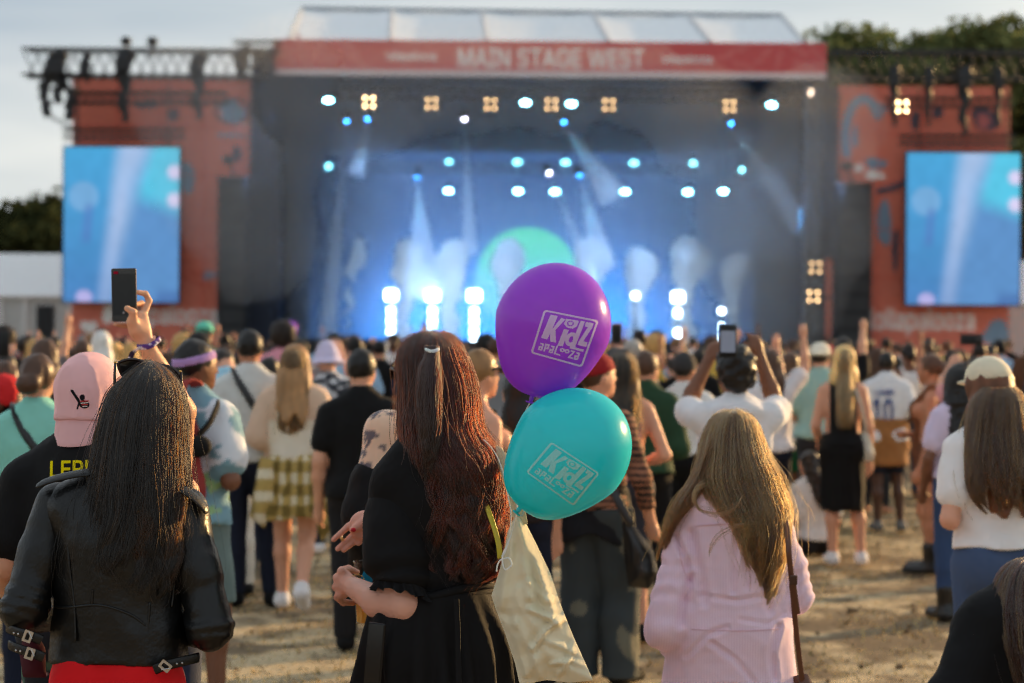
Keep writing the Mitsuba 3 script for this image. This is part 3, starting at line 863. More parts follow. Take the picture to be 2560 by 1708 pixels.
for n_, (u, v, u2, v2, half, c, k_) in enumerate([(859, 312, 832, 720, 2.2, BL, 1.6), (910, 306, 899, 400, 6, BL, 1.0), (1037, 450, 1056, 640, 8, BL, .5), (1153, 303, 1167, 520, 2.6, WH, 1.2), (1403, 306, 1480, 430, 8, BL, 1.0), (1821, 303, 1930, 470, 5, BL, 1.5), (1368, 434, 1440, 610, 3, WH, 1.1), (1444, 439, 1482, 590, 7, BL, .7)]):
    Yb = YS + 4.4
    a, b = P(u, v, Yb), P(u2, v2, Yb)
    b[1] -= 1.2
    b = a + (b - a) * 1.55
    L = np.linalg.norm(b - a)
    d = (b - a) / L
    A, B, _ = frame_of(d)
    key = thing('spot_light', f'moving head lamp throwing {BEAMS[n_]}', 'spotlight')
    m = trimesh.creation.cylinder(radius=.2, segment=[a - d * .55, a - d * .06], sections=14)
    part(key, 'housing', m, 'black_steel', 40)
    part(key, 'lens', moved(trimesh.creation.icosphere(2, .11), a - d * .12), 'screen_black', 40, emitter=emit(c, 5 * k_ + 1))
    scene[f'{key}__beam_lamp'] = {'type': 'spot', 'intensity': rgb(np.asarray(c) * k_ * BEAM), 'cutoff_angle': float(half), 'beam_width': float(half * .55), 'to_world': T().look_at(origin=list(map(float, a + d * .05)), target=list(map(float, b)), up=[.1, .9, .2]), 'sampling_weight': 2.2} if (BEAM := 1000.0) else None
    m = tube([a + d * .08, a + d * (L * .5), b], [.10, .10 + math.tan(math.radians(half)) * L * .5, .10 + math.tan(math.radians(half)) * L], 18)  # denser smoke added in the beam's shape so the light shows
    kk = thing('lit_smoke', f'added cone of denser smoke that shows {BEAMS[n_]}', 'light beam', None, 'stuff')
    scene[kk] = mikit.ply(m, 'clear', smooth=False, interior={'type': 'ref', 'id': 'beam_air'}, exterior={'type': 'ref', 'id': 'stage_air'})

# two added, unseen spots beside the wing trusses brighten the jets and the haze
for u, v in ((485, 262), (2225, 250)):
    a = P(u, v, YS - 3.6)
    b = P(u * .25 + 1330 * .75, 790, YS + 7)
    scene[f'added_wash_lamp_{u}'] = {'type': 'spot', 'sampling_weight': 2.5, 'intensity': rgb(np.array([.30, .55, 1.0]) * 250), 'cutoff_angle': 30.0, 'beam_width': 20.0, 'to_world': T().look_at(origin=list(map(float, a)), target=list(map(float, b)), up=[.1, .9, .2])}
# thin smoke that has drifted out of the stage over the wings
scene['drift_air'] = {'type': 'homogeneous', 'albedo': rgb((.97, .97, .975)), 'sigma_t': 0.036}
for n_, (lab, px) in enumerate([('thin smoke drifting over the left orange wing', [(640, 300, 3.2), (560, 330, 3.0), (480, 300, 2.6), (600, 450, 3.0), (520, 480, 2.4), (430, 250, 2.0), (640, 620, 2.6), (700, 180, 2.4)]),
                                ('thin smoke drifting over the right end of the stage', [(1960, 420, 3.2), (2040, 300, 2.8), (2010, 560, 3.0), (1900, 620, 2.8), (1960, 740, 2.4), (1930, 520, 3.4)]),
                                ('thin smoke hanging under the banner', [(900, 260, 2.4), (1050, 200, 2.2), (1200, 190, 2.2), (1400, 200, 2.2), (780, 230, 2.6), (1600, 210, 2.0), (1750, 300, 2.4)])]):
    m = solidify([ball(P(u, v, 94.5 - (n_ == 2) * 0 + (q % 3) * .5), (r_, r_ * .85, r_), 1.2) for q, (u, v, r_) in enumerate(px)], .35, (), lambda p: 1.1 * (meshkit.fbm(p * .6, 3, 70 + n_) - .5), pad=1.5)
    key = thing('drifting_smoke', lab, 'smoke', None, 'stuff')
    scene[key] = mikit.ply(m, 'clear', smooth=False, interior={'type': 'ref', 'id': 'drift_air'})

# ---------------------------------------------------------------- people
SKIN = {'pale': lin(226, 172, 148), 'fair': lin(214, 158, 130), 'tan': lin(186, 128, 98), 'brown': lin(120, 78, 56), 'dark': lin(76, 50, 38)}
HAIR = {'black': lin(18, 15, 15), 'dark': lin(34, 25, 21), 'brown': lin(74, 50, 36), 'chestnut': lin(98, 60, 38), 'sandy': lin(140, 104, 66), 'blond': lin(196, 156, 96), 'grey': lin(150, 144, 138), 'red': lin(120, 52, 26)}
ARMS = {'down': ((.055, -.03, -.28), (.06, .05, -.53)), 'bent': ((.07, -.04, -.27), (-.06, .18, -.28)), 'hip': ((.20, -.12, -.19), (.01, -.01, -.40)),
        'up': ((.06, .12, .21), (.05, .18, .45)), 'phone': ((.06, .20, .02), (-.04, .29, .27)), 'wave': ((.17, .10, .18), (.16, .14, .43)), 'hold': ((.07, -.03, -.27), (.02, .21, -.20)),
        'chest': ((.06, .02, -.28), (-.10, .20, -.16)), 'out': ((.16, .02, -.22), (.30, .10, -.42)), 'back': ((.08, -.10, -.25), (.02, -.06, -.48))}
HC = np.array([0, .02, 1.605])


def v3(*a):
    return np.array(a, float)


def hand(wrist, d, side, fine=False, curl=.5, r=.0095):
    """Palm, four fingers of different lengths and a thumb that leaves the palm's side; d points along the forearm."""
    a, b, d = frame_of(d)                       # a: across the palm
    if a[0] * side < 0:
        a, b = -a, -b
    if b[1] < 0:
        b = -b
    c = wrist + d * .045
    out = [cone(wrist, c + d * .035, .026, .036, k=.015), ball(c + d * .012, (.034, .034, .034), .012)]
    for i, (o, l) in enumerate(((-.027, .068), (-.009, .078), (.009, .073), (.027, .056))):
        base = c + d * .035 + a * o
        k1 = base + d * (l * .5) + b * (l * .18 * curl) + a * o * .15
        k2 = k1 + d * (l * .42) * (1 - .5 * curl) + b * (l * .5 * curl)
        out += [cone(base, k1, r, r * .95, k=.006), cone(k1, k2, r * .95, r * .75, k=.004)]
    t0, t1 = c - a * .028 - d * .012, c - a * .055 + d * .025 + b * .018
    out += [cone(t0, t1, .013, .011, k=.01), cone(t1, t1 + d * .028 + b * .012 + a * .006, .011, .009, k=.005)]
    return out


def skeleton(sp):
    sex = sp.get('sex', 'f')
    w = .150 if sex == 'f' else .174
    J = {'w': w, 'sex': sex}
    for side, pose, n in ((-1, sp.get('arms', ('down', 'down'))[0], 'L'), (1, sp.get('arms', ('down', 'down'))[1], 'R')):
        e, h = (np.array(x) for x in (ARMS[pose] if isinstance(pose, str) else pose))
        S = v3(side * w, -.01, 1.352 + (.03 if h[2] > 0 else 0))
        m = v3(side, 1, 1)
        J['S' + n], J['E' + n], J['W' + n] = S, S + e * m, S + h * m
    legs = sp.get('legs', 'stand')
    for side, n in ((-1, 'L'), (1, 'R')):
        hip = v3(side * .082, 0, .89)
        knee, ank = v3(side * .095, .015, .48), v3(side * (.10 + sp.get('stance', 0)), -.02, .075)
        if legs == 'walk':
            knee, ank = (v3(side * .085, .10, .49), v3(side * .085, .11, .075)) if side < 0 else (v3(side * .085, .02, .48), v3(side * .085, -.24, .17))
        if legs == 'shift':
            knee, ank = (v3(side * .08, .0, .48), v3(side * .07, -.02, .075)) if side < 0 else (v3(side * .12, .06, .48), v3(side * .15, .0, .075))
        J['H' + n], J['K' + n], J['A' + n] = hip, knee, ank
        J['T' + n] = ank + (v3(side * .025, .155, -.04) if not (legs == 'walk' and side > 0) else v3(0, .10, -.12))
    return J


def body_groups(J):
    f = J['sex'] == 'f'
    w, k = J['w'], 1.0 if f else 1.06
    torso = [cone((0, 0, .93), (0, .005, 1.08), .158 if f else .15, .125 * k, (1, .72, 1)), cone((0, .005, 1.08), (0, 0, 1.26), .122 * k, .142 * k, (1, .70, 1)),
             cone((0, 0, 1.26), (0, -.012, 1.35), .142 * k, .11 * k, (1, .68, 1)), cone((-w + .03, -.012, 1.365), (w - .03, -.012, 1.365), .044, .044, k=.04)]
    torso += [cone((s * .12, -.018, 1.375), (s * .02, -.012, 1.45), .034, .044, k=.03) for s in (-1, 1)]
    if f:
        torso += [ball((s * .075, .085, 1.27), (.07, .062, .068), .03) for s in (-1, 1)]
    seat = [ball((s * .075, -.055, .90), (.092, .085, .095), .04) for s in (-1, 1)]
    arms, hands, legs, feet = {}, {}, {}, []
    for n, s in (('L', -1), ('R', 1)):
        S, E, W = J['S' + n], J['E' + n], J['W' + n]
        q = 1.0 if f else 1.14
        arms[n] = [cone(S, E, .046 * q, .036 * q, k=.03), cone(E, E + (W - E) * .35, .036 * q, .037 * q, k=.02), cone(E + (W - E) * .35, W, .036 * q, .025 * q, k=.02)]
        hands[n] = hand(W, W - E, s, curl=J.get('curl', .5))
        H, K, A = J['H' + n], J['K' + n], J['A' + n]
        c = K + (A - K) * .3 + v3(0, -.02, 0)
        legs[n] = [cone(H, K, .092 if f else .088, .056, k=.04), cone(K, c, .052, .054, k=.03), cone(c, A, .053, .036, k=.03)]
        feet += [cone(A + v3(0, -.03, -.025), J['T' + n], .042, .034, (1, 1, .8), .02), cone(A, A + v3(0, 0, -.03), .037, .04, k=.02)]
    c = HC
    head = [ball(c, (.073, .093, .098), .02), ball(c + v3(0, .015, -.03), (.066, .075, .075), .03), cone(c + v3(0, .035, -.065), c + v3(0, .065, -.098), .05, .030, k=.03),
            cone(c + v3(0, .088, .002), c + v3(0, .106, -.034), .010, .015, k=.012), ball(c + v3(0, .092, -.072), (.024, .012, .011), .01), ball(c + v3(0, .085, .018), (.05, .015, .012), .02)]
    head += [ball(c + v3(s * .074, -.005, -.018), (.010, .02, .032), .008) for s in (-1, 1)] + [ball(c + v3(s * .032, .083, .0), (.013, .008, .010), .006) for s in (-1, 1)]
    neck = [cone((0, -.018, 1.41), (0, .008, 1.54), .054 * k, .051 * k, k=.03)]
    return dict(torso=torso, seat=seat, arms=arms, hands=hands, legs=legs, feet=feet, head=head, neck=neck)


def hair_prims(style, L, c=HC):
    """(primitives, clips, bump) of hair in the head's own frame."""
    cap = [ball(c + v3(0, -.008, .012), (.084, .098, .102), .02)]
    face = lambda x, y, z: (y - c[1]) * .9 - .038 - np.maximum(z - c[2] - .035, 0) * 1.2
    low = lambda x, y, z: (c[2] - .075 - .2 * np.maximum(-(y - c[1]), 0)) - z
    strand = lambda p: .015 * (meshkit.noise(p * [34, 34, 5], 5) - .5) + .006 * (meshkit.noise(p * [90, 90, 11], 6) - .5)
    curly = lambda p: .030 * (meshkit.noise(p * 36, 2) - .5)
    if style == 'short':
        return cap, [face, low], lambda p: .012 * (meshkit.noise(p * 60, 4) - .5)
    if style == 'crop':
        return [ball(c + v3(0, -.006, .008), (.079, .096, .099), .02)], [face, low], lambda p: .004 * (meshkit.noise(p * 120, 4) - .5)
    if style == 'afro':
        return [ball(c + v3(0, -.02, .035), (.125, .125, .12), .02), ball(c + v3(0, -.05, -.03), (.11, .09, .09), .03)], [face], curly
    if style == 'mop':
        return [ball(c + v3(0, -.015, .025), (.098, .105, .108), .02), ball(c + v3(0, -.05, -.03), (.088, .07, .075), .03)], [face], curly
    if style == 'bun':
        return cap + [ball(c + v3(0, -.075, .085), (.05, .05, .045), .015)], [face, low], strand
    if style == 'lowbun':
        return cap + [ball(c + v3(0, -.11, -.03), (.055, .045, .05), .015)], [face, low], strand
    if style == 'pony':
        t = [cone(c + v3(0, -.09, .035), c + v3(0, -.135, -.01), .028, .036, k=.02), cone(c + v3(0, -.135, -.01), c + v3(.005, -.12, -.01 - L), .040, .02, k=.02)]
        return cap + t, [lambda x, y, z: np.minimum(face(x, y, z), y - c[1] + .06), lambda x, y, z: np.where(y < c[1] - .07, -1, low(x, y, z))], strand
    # long: a curtain over the back and both sides
    p = cap + [cone(c + v3(0, -.025, 0), c + v3(0, -.07, -.15), .088, .092, (1, .8, 1), .03), cone(c + v3(0, -.07, -.15), c + v3(.01, -.118 - .03 * (L > .3), -L), .095, .07 if L < .35 else .075, (1, .6, 1), .03),
               cone(c + v3(.06, -.05, -.1), c + v3(.075, -.11, -L * .85), .05, .03, (1, .7, 1), .03), cone(c + v3(-.06, -.05, -.1), c + v3(-.078, -.11, -L * .78), .05, .026, (1, .7, 1), .03)]
    ragged = lambda x, y, z: (c[2] - L + .05 * np.sin(x * 55) * np.sin(x * 21 + 1)) - z
    return p, [face, ragged], (curly if style == 'curly' else strand)


def tint(mesh, col, var=.12, seed=0, s=9.0):
    v = np.asarray(mesh.vertices)
    c = np.array([col(v)]).reshape(-1, 3) if callable(col) else np.broadcast_to(col, (len(v), 3))
    return np.clip(c * (1 + var * 2 * nz(v, s, seed)[:, None]), 0, 1)


def model(sp, h=.016):
    """The parts of one person, standing at the origin and facing +y: a list of (name, mesh, material, colours)."""
    J = skeleton(sp)
    G = body_groups(J)
    Rh, at_h = rot(*sp.get('head', (0, 0))), v3(0, 0, 1.50)
    Rl, at_l = rot(0, sp.get('lean', 0)), v3(0, 0, .95)
    lean = bool(sp.get('lean'))
    if 'head' in sp:
        G['head'] = spin(G['head'], Rh, at_h)
    skin = SKIN[sp.get('skin', 'fair')]
    upper = lambda p: spin(p, Rl, at_l) if lean else p
    clipu = lambda c: inside(c, Rl, at_l) if lean else c
    out = []
    body = upper(G['torso'] + G['neck'] + G['head'] + G['arms']['L'] + G['arms']['R'] + G['hands']['L'] + G['hands']['R']) + G['seat'] + G['legs']['L'] + G['legs']['R'] + G['feet']
    m = solidify(body, h)
    lips = upper(spin([ball(HC + v3(0, .10, -.072), .02)], Rh, at_h))[0][1]

    def skin_col(v):
        c = np.tile(skin, (len(v), 1))
        d = np.linalg.norm((v - lips) / [1.2, 1, .5], axis=1)
        return c * np.where((d < .026)[:, None], [.85, .5, .5], [1, 1, 1])
    out.append(('body', m, 'skin', tint(m, sp.get('ink', skin_col), .10, 3, 14)))
    # hair and what is worn on the head
    hs, hc = sp.get('hair', ('short', 'dark'))[:2]
    L = sp['hair'][2] if len(sp.get('hair', ())) > 2 else .3
    fin = lambda p: upper(spin(p, Rh, at_h)) if 'head' in sp else upper(p)
    clip = lambda c: clipu(inside(c, Rh, at_h)) if 'head' in sp else clipu(c)
    if hs != 'bald':
        p, cl, bump = hair_prims(hs, L)
        m = solidify(fin(p), max(min(h, .014), .009) if h < .02 else h, [clip(c) for c in cl], bump)
        base = HAIR[hc] if isinstance(hc, str) else hc
        top = HC[2] + .05
        hl = sp.get('highlight', 1.25)
        out.append(('hair', m, 'hairmass', tint(m, lambda v: base * (.8 + (hl - .8) * np.clip(meshkit.noise(v * [42, 42, 3.5], 9) * 1.2, 0, 1))[:, None], .2, 8, 30)))
    hat = sp.get('hat')
    if hat:
        kind, hcol = hat
        c = HC
        if kind in ('cap', 'backcap'):
            dome = [ball(c + v3(0, -.005, .03), (.092, .106, .092), .02)]
            m = solidify(fin(dome), min(h, .012), [clip(lambda x, y, z: c[2] + .012 - .12 * (y - c[1]) * (1 if kind == 'cap' else -1) - z)])
            s = 1 if kind == 'cap' else -1
            out.append(('cap', m, 'cotton', tint(m, hcol, .06)))
            m = solidify(fin([ball(c + v3(0, s * .115, .022), (.08, .085, .014), .01)]), .009)
            out.append(('cap__brim', m, 'cotton', tint(m, np.asarray(hcol) * .95, .05)))
        elif kind == 'bucket':
            m = solidify(fin([cone(c + v3(0, 0, .03), c + v3(0, 0, .07), .103, .085, k=.01), cone(c + v3(0, 0, .0), c + v3(0, 0, -.045), .105, .152, k=.02)]), .012, [clip(lambda x, y, z: c[2] - .05 - z)])
            out.append(('bucket_hat', m, 'cotton', tint(m, hcol, .06)))
        elif kind == 'beanie':
            m = solidify(fin([ball(c + v3(0, -.01, .025), (.09, .104, .105), .02)]), .012, [clip(lambda x, y, z: c[2] - .01 - z)])
            out.append(('beanie', m, 'cotton', tint(m, hcol, .1, 2, 30)))
        elif kind == 'bandana':
            m = solidify(fin([ball(c + v3(0, -.005, .012), (.09, .106, .106), .02)]), .010, [clip(lambda x, y, z: np.abs(z - c[2] - .025 - .25 * (y - c[1])) - .02)])
            out.append(('bandana', m, 'cotton', tint(m, hcol, .15)))
    # clothing
    top = sp.get('top')
    if top:
        kind, col = top[:2]
        o = top[2] if len(top) > 2 else .014
        hem = sp.get('hem', .90)
        p = grow(G['torso'], o) + [cone((0, -.005, 1.28), (0, -.01, hem - .02), .138 + o, .148 + o * 1.2 if J['sex'] == 'm' else .142 + o * 1.2, (1, .72, 1), .05)]
        if hem < .98:
            p += grow(G['seat'], o + .012)
        cl = [lambda x, y, z: hem + .012 * np.sin(x * 17 + y * 9) - z]
        frac = {'tee': .62, 'long': 2, 'tank': 0, 'short': .3, 'loose': .8, 'threequarter': 1.35}.get(kind, .62)
        for n in 'LR':
            S, E, W = J['S' + n], J['E' + n], J['W' + n]
            if frac <= 0:
                continue
            a = o * (1.3 if kind != 'loose' else 2)
            p.append(cone(S, S + (E - S) * min(frac, 1), .047 + a * .8, .044 + a * 1.3 if frac < 1 else .039 + a, k=.04))
            if frac > 1:
                p.append(cone(E, E + (W - E) * min(frac - 1, .97), .039 + a, .028 + a, k=.03))
        if kind == 'tank':
            cl += [lambda x, y, z: np.maximum(np.abs(x) - J['w'] + .045, -np.inf), lambda x, y, z: np.where(np.abs(x) < .07, z - 1.40, -1)]
        if kind == 'strap':
            cl += [lambda x, y, z: np.where((np.abs(np.abs(x) - .095) < .016), z - 1.43, z - 1.24)]
        if kind == 'hoodie':
            p += [ball((0, -.075, 1.41), (.125, .06, .06), .03), cone((-.09, .02, 1.43), (.09, .02, 1.43), .04, .04)]
            for n in 'LR':
                S, E, W = J['S' + n], J['E' + n], J['W' + n]
                p += [cone(S, S + (E - S) * .9, .036 + o, .038 + o, k=.05)]
        fold = lambda q: .016 * (meshkit.noise(q * [13, 13, 7] + q[:, [2]] * [4, 0, 0], 3) - .5) + .008 * (meshkit.noise(q * 24, 7) - .5)
        m = solidify(upper(p), h, [clipu(c) for c in cl], fold if h < .025 else None)
        out.append((sp.get('topname', 'shirt'), m, sp.get('topmat', 'cotton'), tint(m, col, .07)))
    bot = sp.get('bottom')
    if bot:
        kind, col = bot[:2]
        hemz = bot[2] if len(bot) > 2 else (.52 if kind == 'shorts' else .62 if kind == 'skirt' else .07)
        waist = sp.get('waist', 1.03)
        if kind in ('trousers', 'shorts', 'jeans', 'baggy'):
            o = {'trousers': .016, 'shorts': .024, 'jeans': .011, 'baggy': .046}[kind]
            p = grow(G['seat'], .014) + [cone((0, 0, .92), (0, .003, 1.05), .166, .14, (1, .74, 1), .03)]
            for n in 'LR':
                H, K, A = J['H' + n], J['K' + n], J['A' + n]
                p += [cone(H, K, .093 + o * .7, .060 + o, k=.03), cone(K, K + (A - K) * .35 + v3(0, -.016, 0), .058 + o, .059 + o, k=.02), cone(K + (A - K) * .35 + v3(0, -.014, 0), A + v3(0, 0, -.05), .058 + o, .046 + o * 1.15, k=.02)]
            fold = lambda q: .014 * (meshkit.noise(q * [16, 16, 9], 3) - .5)
            m = solidify(p, h, [lambda x, y, z: z - waist, lambda x, y, z: hemz - z], fold if h < .025 else None)
        else:
            r = sp.get('flare', .24)
            p = [cone((0, 0, 1.06), (0, 0, .92), .14, .175, (1, .76, 1), .03), cone((0, -.01, .92), (0, -.01, hemz - .06), .178, r, (1, .8, 1), .03)] + grow(G['seat'], .012)
            amp = sp.get('pleat', .012)
            fold = lambda q: amp * np.clip((1.0 - q[:, 2]) * 3, 0, 1.2) * np.sin(np.arctan2(q[:, 0], q[:, 1] + .01) * 11 + 2 * np.sin(q[:, 2] * 5)) + .008 * (meshkit.noise(q * 14, 3) - .5)
            m = solidify(p, h, [lambda x, y, z: z - waist, lambda x, y, z: hemz + .015 * np.sin(np.arctan2(x, y) * 3) - z], fold)
        out.append((kind if kind in ('trousers', 'shorts', 'jeans', 'skirt') else 'jeans' if kind == 'baggy' else kind, m, 'cotton', tint(m, col, .12, 4, 7)))
    shoe = sp.get('shoes')
    if shoe is not None:
        kind, col = shoe if isinstance(shoe, tuple) else ('shoe', shoe)
        for n in 'LR':
            A, Tn = J['A' + n], J['T' + n]
            p = [cone(A + v3(0, -.035, -.03), Tn + v3(0, .01, 0), .053, .044, (1, 1, .85), .02), cone(A, A + v3(0, 0, -.03), .05, .05, k=.02)]
            if kind == 'boot':
                p += [cone(A + v3(0, 0, .13), A, .062, .055, k=.02), cone(A + v3(0, -.03, -.05), Tn + v3(0, .01, -.01), .055, .05, (1, 1, .7), .02)]
            m = solidify(p, min(h, .014), [lambda x, y, z: .002 - z])
            out.append((kind, m, 'gloss' if kind == 'boot' else 'cotton', tint(m, col, .05)))
    bag = sp.get('pack')
    if bag is not None:
        p = [ball((0, -.21, 1.20), (.15, .09, .21), .03), ball((0, -.25, 1.12), (.12, .08, .12), .03)]
        m = solidify(upper(p), max(h, .012), (), lambda q: .012 * (meshkit.noise(q * 18, 3) - .5))
        out.append(('backpack', m, 'cotton', tint(m, bag, .1)))
        for s in (-1, 1):
            pts = spline([(s * .10, -.14, 1.37), (s * .115, -.06, 1.47), (s * .12, .06, 1.43), (s * .13, .14, 1.28), (s * .15, .10, 1.12), (s * .15, -.08, 1.05)], 20)
            pts = (Rl @ (pts - at_l).T).T + at_l if lean else pts
            m = tube(pts, .03, 8, flat=.3, side=(1, 0, 0))
            out.append(('backpack__strap', m, 'cotton', tint(m, bag, .05)))
    if 'strap' in sp:                           # a crossbody strap over the back
        col, s = sp['strap']
        pts = spline([(s * .10, .12, 1.33), (s * .10, -.02, 1.475), (s * .06, -.115, 1.40), (-s * .02, -.135, 1.27), (-s * .13, -.13, 1.10), (-s * .19, -.06, 1.0)], 20)
        m = tube(pts, .022, 8, flat=.35, side=(1, 0, .6 * s))
        out.append(('strap', m, 'gloss', tint(m, col, .05)))
    return out


def stand(key, parts, x, y, yaw=0, H=1.7, tweak=None):
    """Writes a person's parts, scaled to the height H, turned and set down at (x, y)."""
    s, R = H / 1.705, rot(yaw)
    for name, m, mat, col in parts:
        m = m.copy()
        m.vertices = (np.asarray(m.vertices) * s) @ R.T + [x, y, 0]
        put(sub(key, name), m, mat, True, col)
    return key

# ---------------------------------------------------------------- the people in front, measured off the photograph
bs('hair_dark', type='hair', sigma_a=rgb((1.7, 2.6, 3.4)), longitudinal_roughness=.42, azimuthal_roughness=.5)
bs('hair_chestnut', type='hair', sigma_a=rgb((0.62, 1.22, 1.75)), longitudinal_roughness=.42, azimuthal_roughness=.5)
bs('hair_auburn', type='hair', sigma_a=rgb((0.95, 1.62, 2.2)), longitudinal_roughness=.42, azimuthal_roughness=.5)
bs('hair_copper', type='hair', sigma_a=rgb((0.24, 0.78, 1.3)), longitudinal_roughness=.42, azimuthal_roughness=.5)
bs('hair_brown', type='hair', eumelanin=.95, pheomelanin=.35, longitudinal_roughness=.42, azimuthal_roughness=.5)
bs('hair_blond', type='hair', eumelanin=.10, pheomelanin=.10, longitudinal_roughness=.42, azimuthal_roughness=.5)
bs('hair_sandy', type='hair', eumelanin=.42, pheomelanin=.18, longitudinal_roughness=.42, azimuthal_roughness=.5)
bs('hair_gold', type='hair', eumelanin=.20, pheomelanin=.16, longitudinal_roughness=.42, azimuthal_roughness=.5)
bs('leather', type='twosided', bsdf={'type': 'bumpmap', 'arg': {'type': 'proc', **{k: v for k, v in mikit.proc(lambda p, n, uv: .0009 * mikit.fbm(p.x * 150, p.y * 150, p.z * 150, octaves=3)).items() if k != 'type'}}, 'scale': 1.0, 'b': {'type': 'principled', 'base_color': rgb(lin(8, 9, 10)), 'roughness': .38, 'specular': .40}})
bs('metal', type='twosided', bsdf={'type': 'principled', 'base_color': rgb(lin(196, 196, 198)), 'roughness': .25, 'metallic': 1.0})
bs('gold', type='twosided', bsdf={'type': 'principled', 'base_color': rgb(lin(200, 160, 90)), 'roughness': .3, 'metallic': 1.0})
bs('glassy', type='twosided', bsdf={'type': 'principled', 'base_color': rgb(lin(16, 16, 19)), 'roughness': .08, 'specular': .35})
bs('shades', type='twosided', bsdf={'type': 'principled', 'base_color': rgb(lin(20, 18, 18)), 'roughness': .12, 'specular': .6})
CURVES = meshkit.FOLDER


def curves(key, strands, mat):
    os.makedirs(CURVES, exist_ok=True)
    path = f'{CURVES}/curve_{len(scene)}.txt'
    with open(path, 'w') as f:
        f.write('\n\n'.join('\n'.join('%.5f %.5f %.5f %.6f' % tuple(r) for r in s) for s in strands))
    scene[key] = {'type': 'linearcurve', 'filename': path, 'bsdf': {'type': 'ref', 'id': mat}}


class Mane:
    """Long hair seen from behind: rows of (v, u left, u right, depth centre, thickness) measured off the photograph at depth Y."""

    def __init__(self, rows, Y):
        r = np.array(rows, float)
        w = np.array([P((a + b) / 2, v, Y) for v, a, b, _, _ in r])
        W = (r[:, 2] - r[:, 1]) / 2 / F * Y
        arc = np.r_[0, np.cumsum(np.maximum(np.linalg.norm(np.diff(w, axis=0), axis=1), .001) + .5 * np.abs(np.diff(W)))]
        self.len = arc[-1]
        t = arc / arc[-1]
        self.f = PchipInterpolator(t, np.column_stack([w[:, 0], w[:, 2], W, Y + r[:, 3], r[:, 4]]))
        self.t_of_v = lambda v: float(np.interp(v, r[:, 0], t))

    def at(self, t, phi, rho):
        x, z, W, yc, D = np.moveaxis(self.f(np.clip(t, 0, 1)), -1, 0)
        return np.stack([x + rho * W * np.sin(phi), yc - rho * D * np.cos(phi), z + 0 * phi], -1)

    def mass(self, rho=.94, tmax=.97, seed=0, groove=.03, span=1.9):
        nt, nphi = 80, 96
        t, phi = np.meshgrid(np.linspace(0.0, tmax, nt), np.linspace(-span, span, nphi), indexing='ij')
        g = meshkit.noise(np.stack([phi * 9 + t * 1.5, t * 4, 0 * t + seed], -1), seed) - .5
        g2 = meshkit.noise(np.stack([phi * 26, t * 6, 0 * t + seed], -1), seed + 1) - .5
        p = self.at(t + 0 * phi, phi + 0 * t, rho + groove * 2 * g * np.minimum(1, t * 4) + groove * g2)
        i, j = np.meshgrid(np.arange(nt - 1), np.arange(nphi - 1), indexing='ij')
        q = np.stack([i * nphi + j, i * nphi + j + 1, (i + 1) * nphi + j + 1, (i + 1) * nphi + j], -1).reshape(-1, 4)
        return TM(p.reshape(-1, 3), np.vstack([q[:, [0, 1, 2]], q[:, [0, 2, 3]]]))

    def strands(self, n, seed, wave=.012, freq=3.0, clumps=60, tight=.75, rho=(.9, 1.05), span=1.75, t0=(0, .22), t1=(.82, 1.0), r=.00045, npt=22, phis=None, frizz=.002, flyaway=.02, start=.35):
        g = np.random.default_rng(seed)
        pc = g.uniform(-span, span, clumps) if phis is None else g.uniform(*phis, clumps)
        ph, fq, dep, tip = g.uniform(0, 6.28, clumps), freq * g.uniform(.75, 1.3, clumps), g.uniform(*rho, clumps), g.uniform(*t1, clumps)
        out = []
        self.of = g.integers(0, clumps, n)
        self.dark = g.random(clumps)
        for k in range(n):
            c = self.of[k]
            a0 = pc[c] + g.normal(0, 2.2 * span / clumps ** .75)
            s, e = g.uniform(*t0) * g.random(), tip[c] + g.normal(0, .012)
            t = np.linspace(s, max(e, s + .2), npt)
            pull = tight * np.clip((t - .15) / .7, 0, 1) ** 1.3
            phi = a0 + (pc[c] - a0) * pull
            rr = g.uniform(*rho) * (1 - pull) + (dep[c] + g.normal(0, .015)) * pull
            wild = g.random() < flyaway
            amp = wave * np.clip((t - start) / (1 - start), 0, 1) ** 1.1 * g.uniform(.8, 1.2)
            p = self.at(t, phi, rr)
            w1 = np.sin(2 * np.pi * fq[c] * t + ph[c])
            w2 = np.cos(2 * np.pi * fq[c] * t + ph[c] * 1.7)
            p[:, 0] += amp * w1 * np.abs(np.cos(phi)) + frizz * g.normal() * t
            p[:, 1] += -.6 * amp * w2 + amp * w1 * np.sin(phi) * .5
            if wild:
                p += (g.normal(size=3) * [.028, .018, .012])[None] * (np.clip(t - s, 0, 1)[:, None]) ** 1.2 * 1.4 + np.sin(t * 9 + g.uniform(0, 6))[:, None] * g.normal(size=3) * .005
            out.append(np.column_stack([p, r * (1 - .45 * np.linspace(0, 1, npt) ** 3) * g.uniform(.8, 1.2) * (.7 if wild else 1)]))
        return out


def locks(key, mane, n, seed, mats, **kw):
    """Strands gathered into locks; each lock has one of the tones in mats: (name, material, share)."""
    s = mane.strands(n, seed, **kw)
    edge = np.cumsum([m[2] for m in mats]) / sum(m[2] for m in mats)
    tone = np.searchsorted(edge, mane.dark[mane.of] * .999)
    stray = np.random.default_rng(seed).random(n) < .2
    tone = np.where(stray, np.random.default_rng(seed + 1).integers(0, len(mats), n), tone)
    for q, (name, mat, _) in enumerate(mats):
        pick = [s[i] for i in np.nonzero(tone == q)[0]]
        if pick:
            curves(f'{key}__{name}', pick, mat)


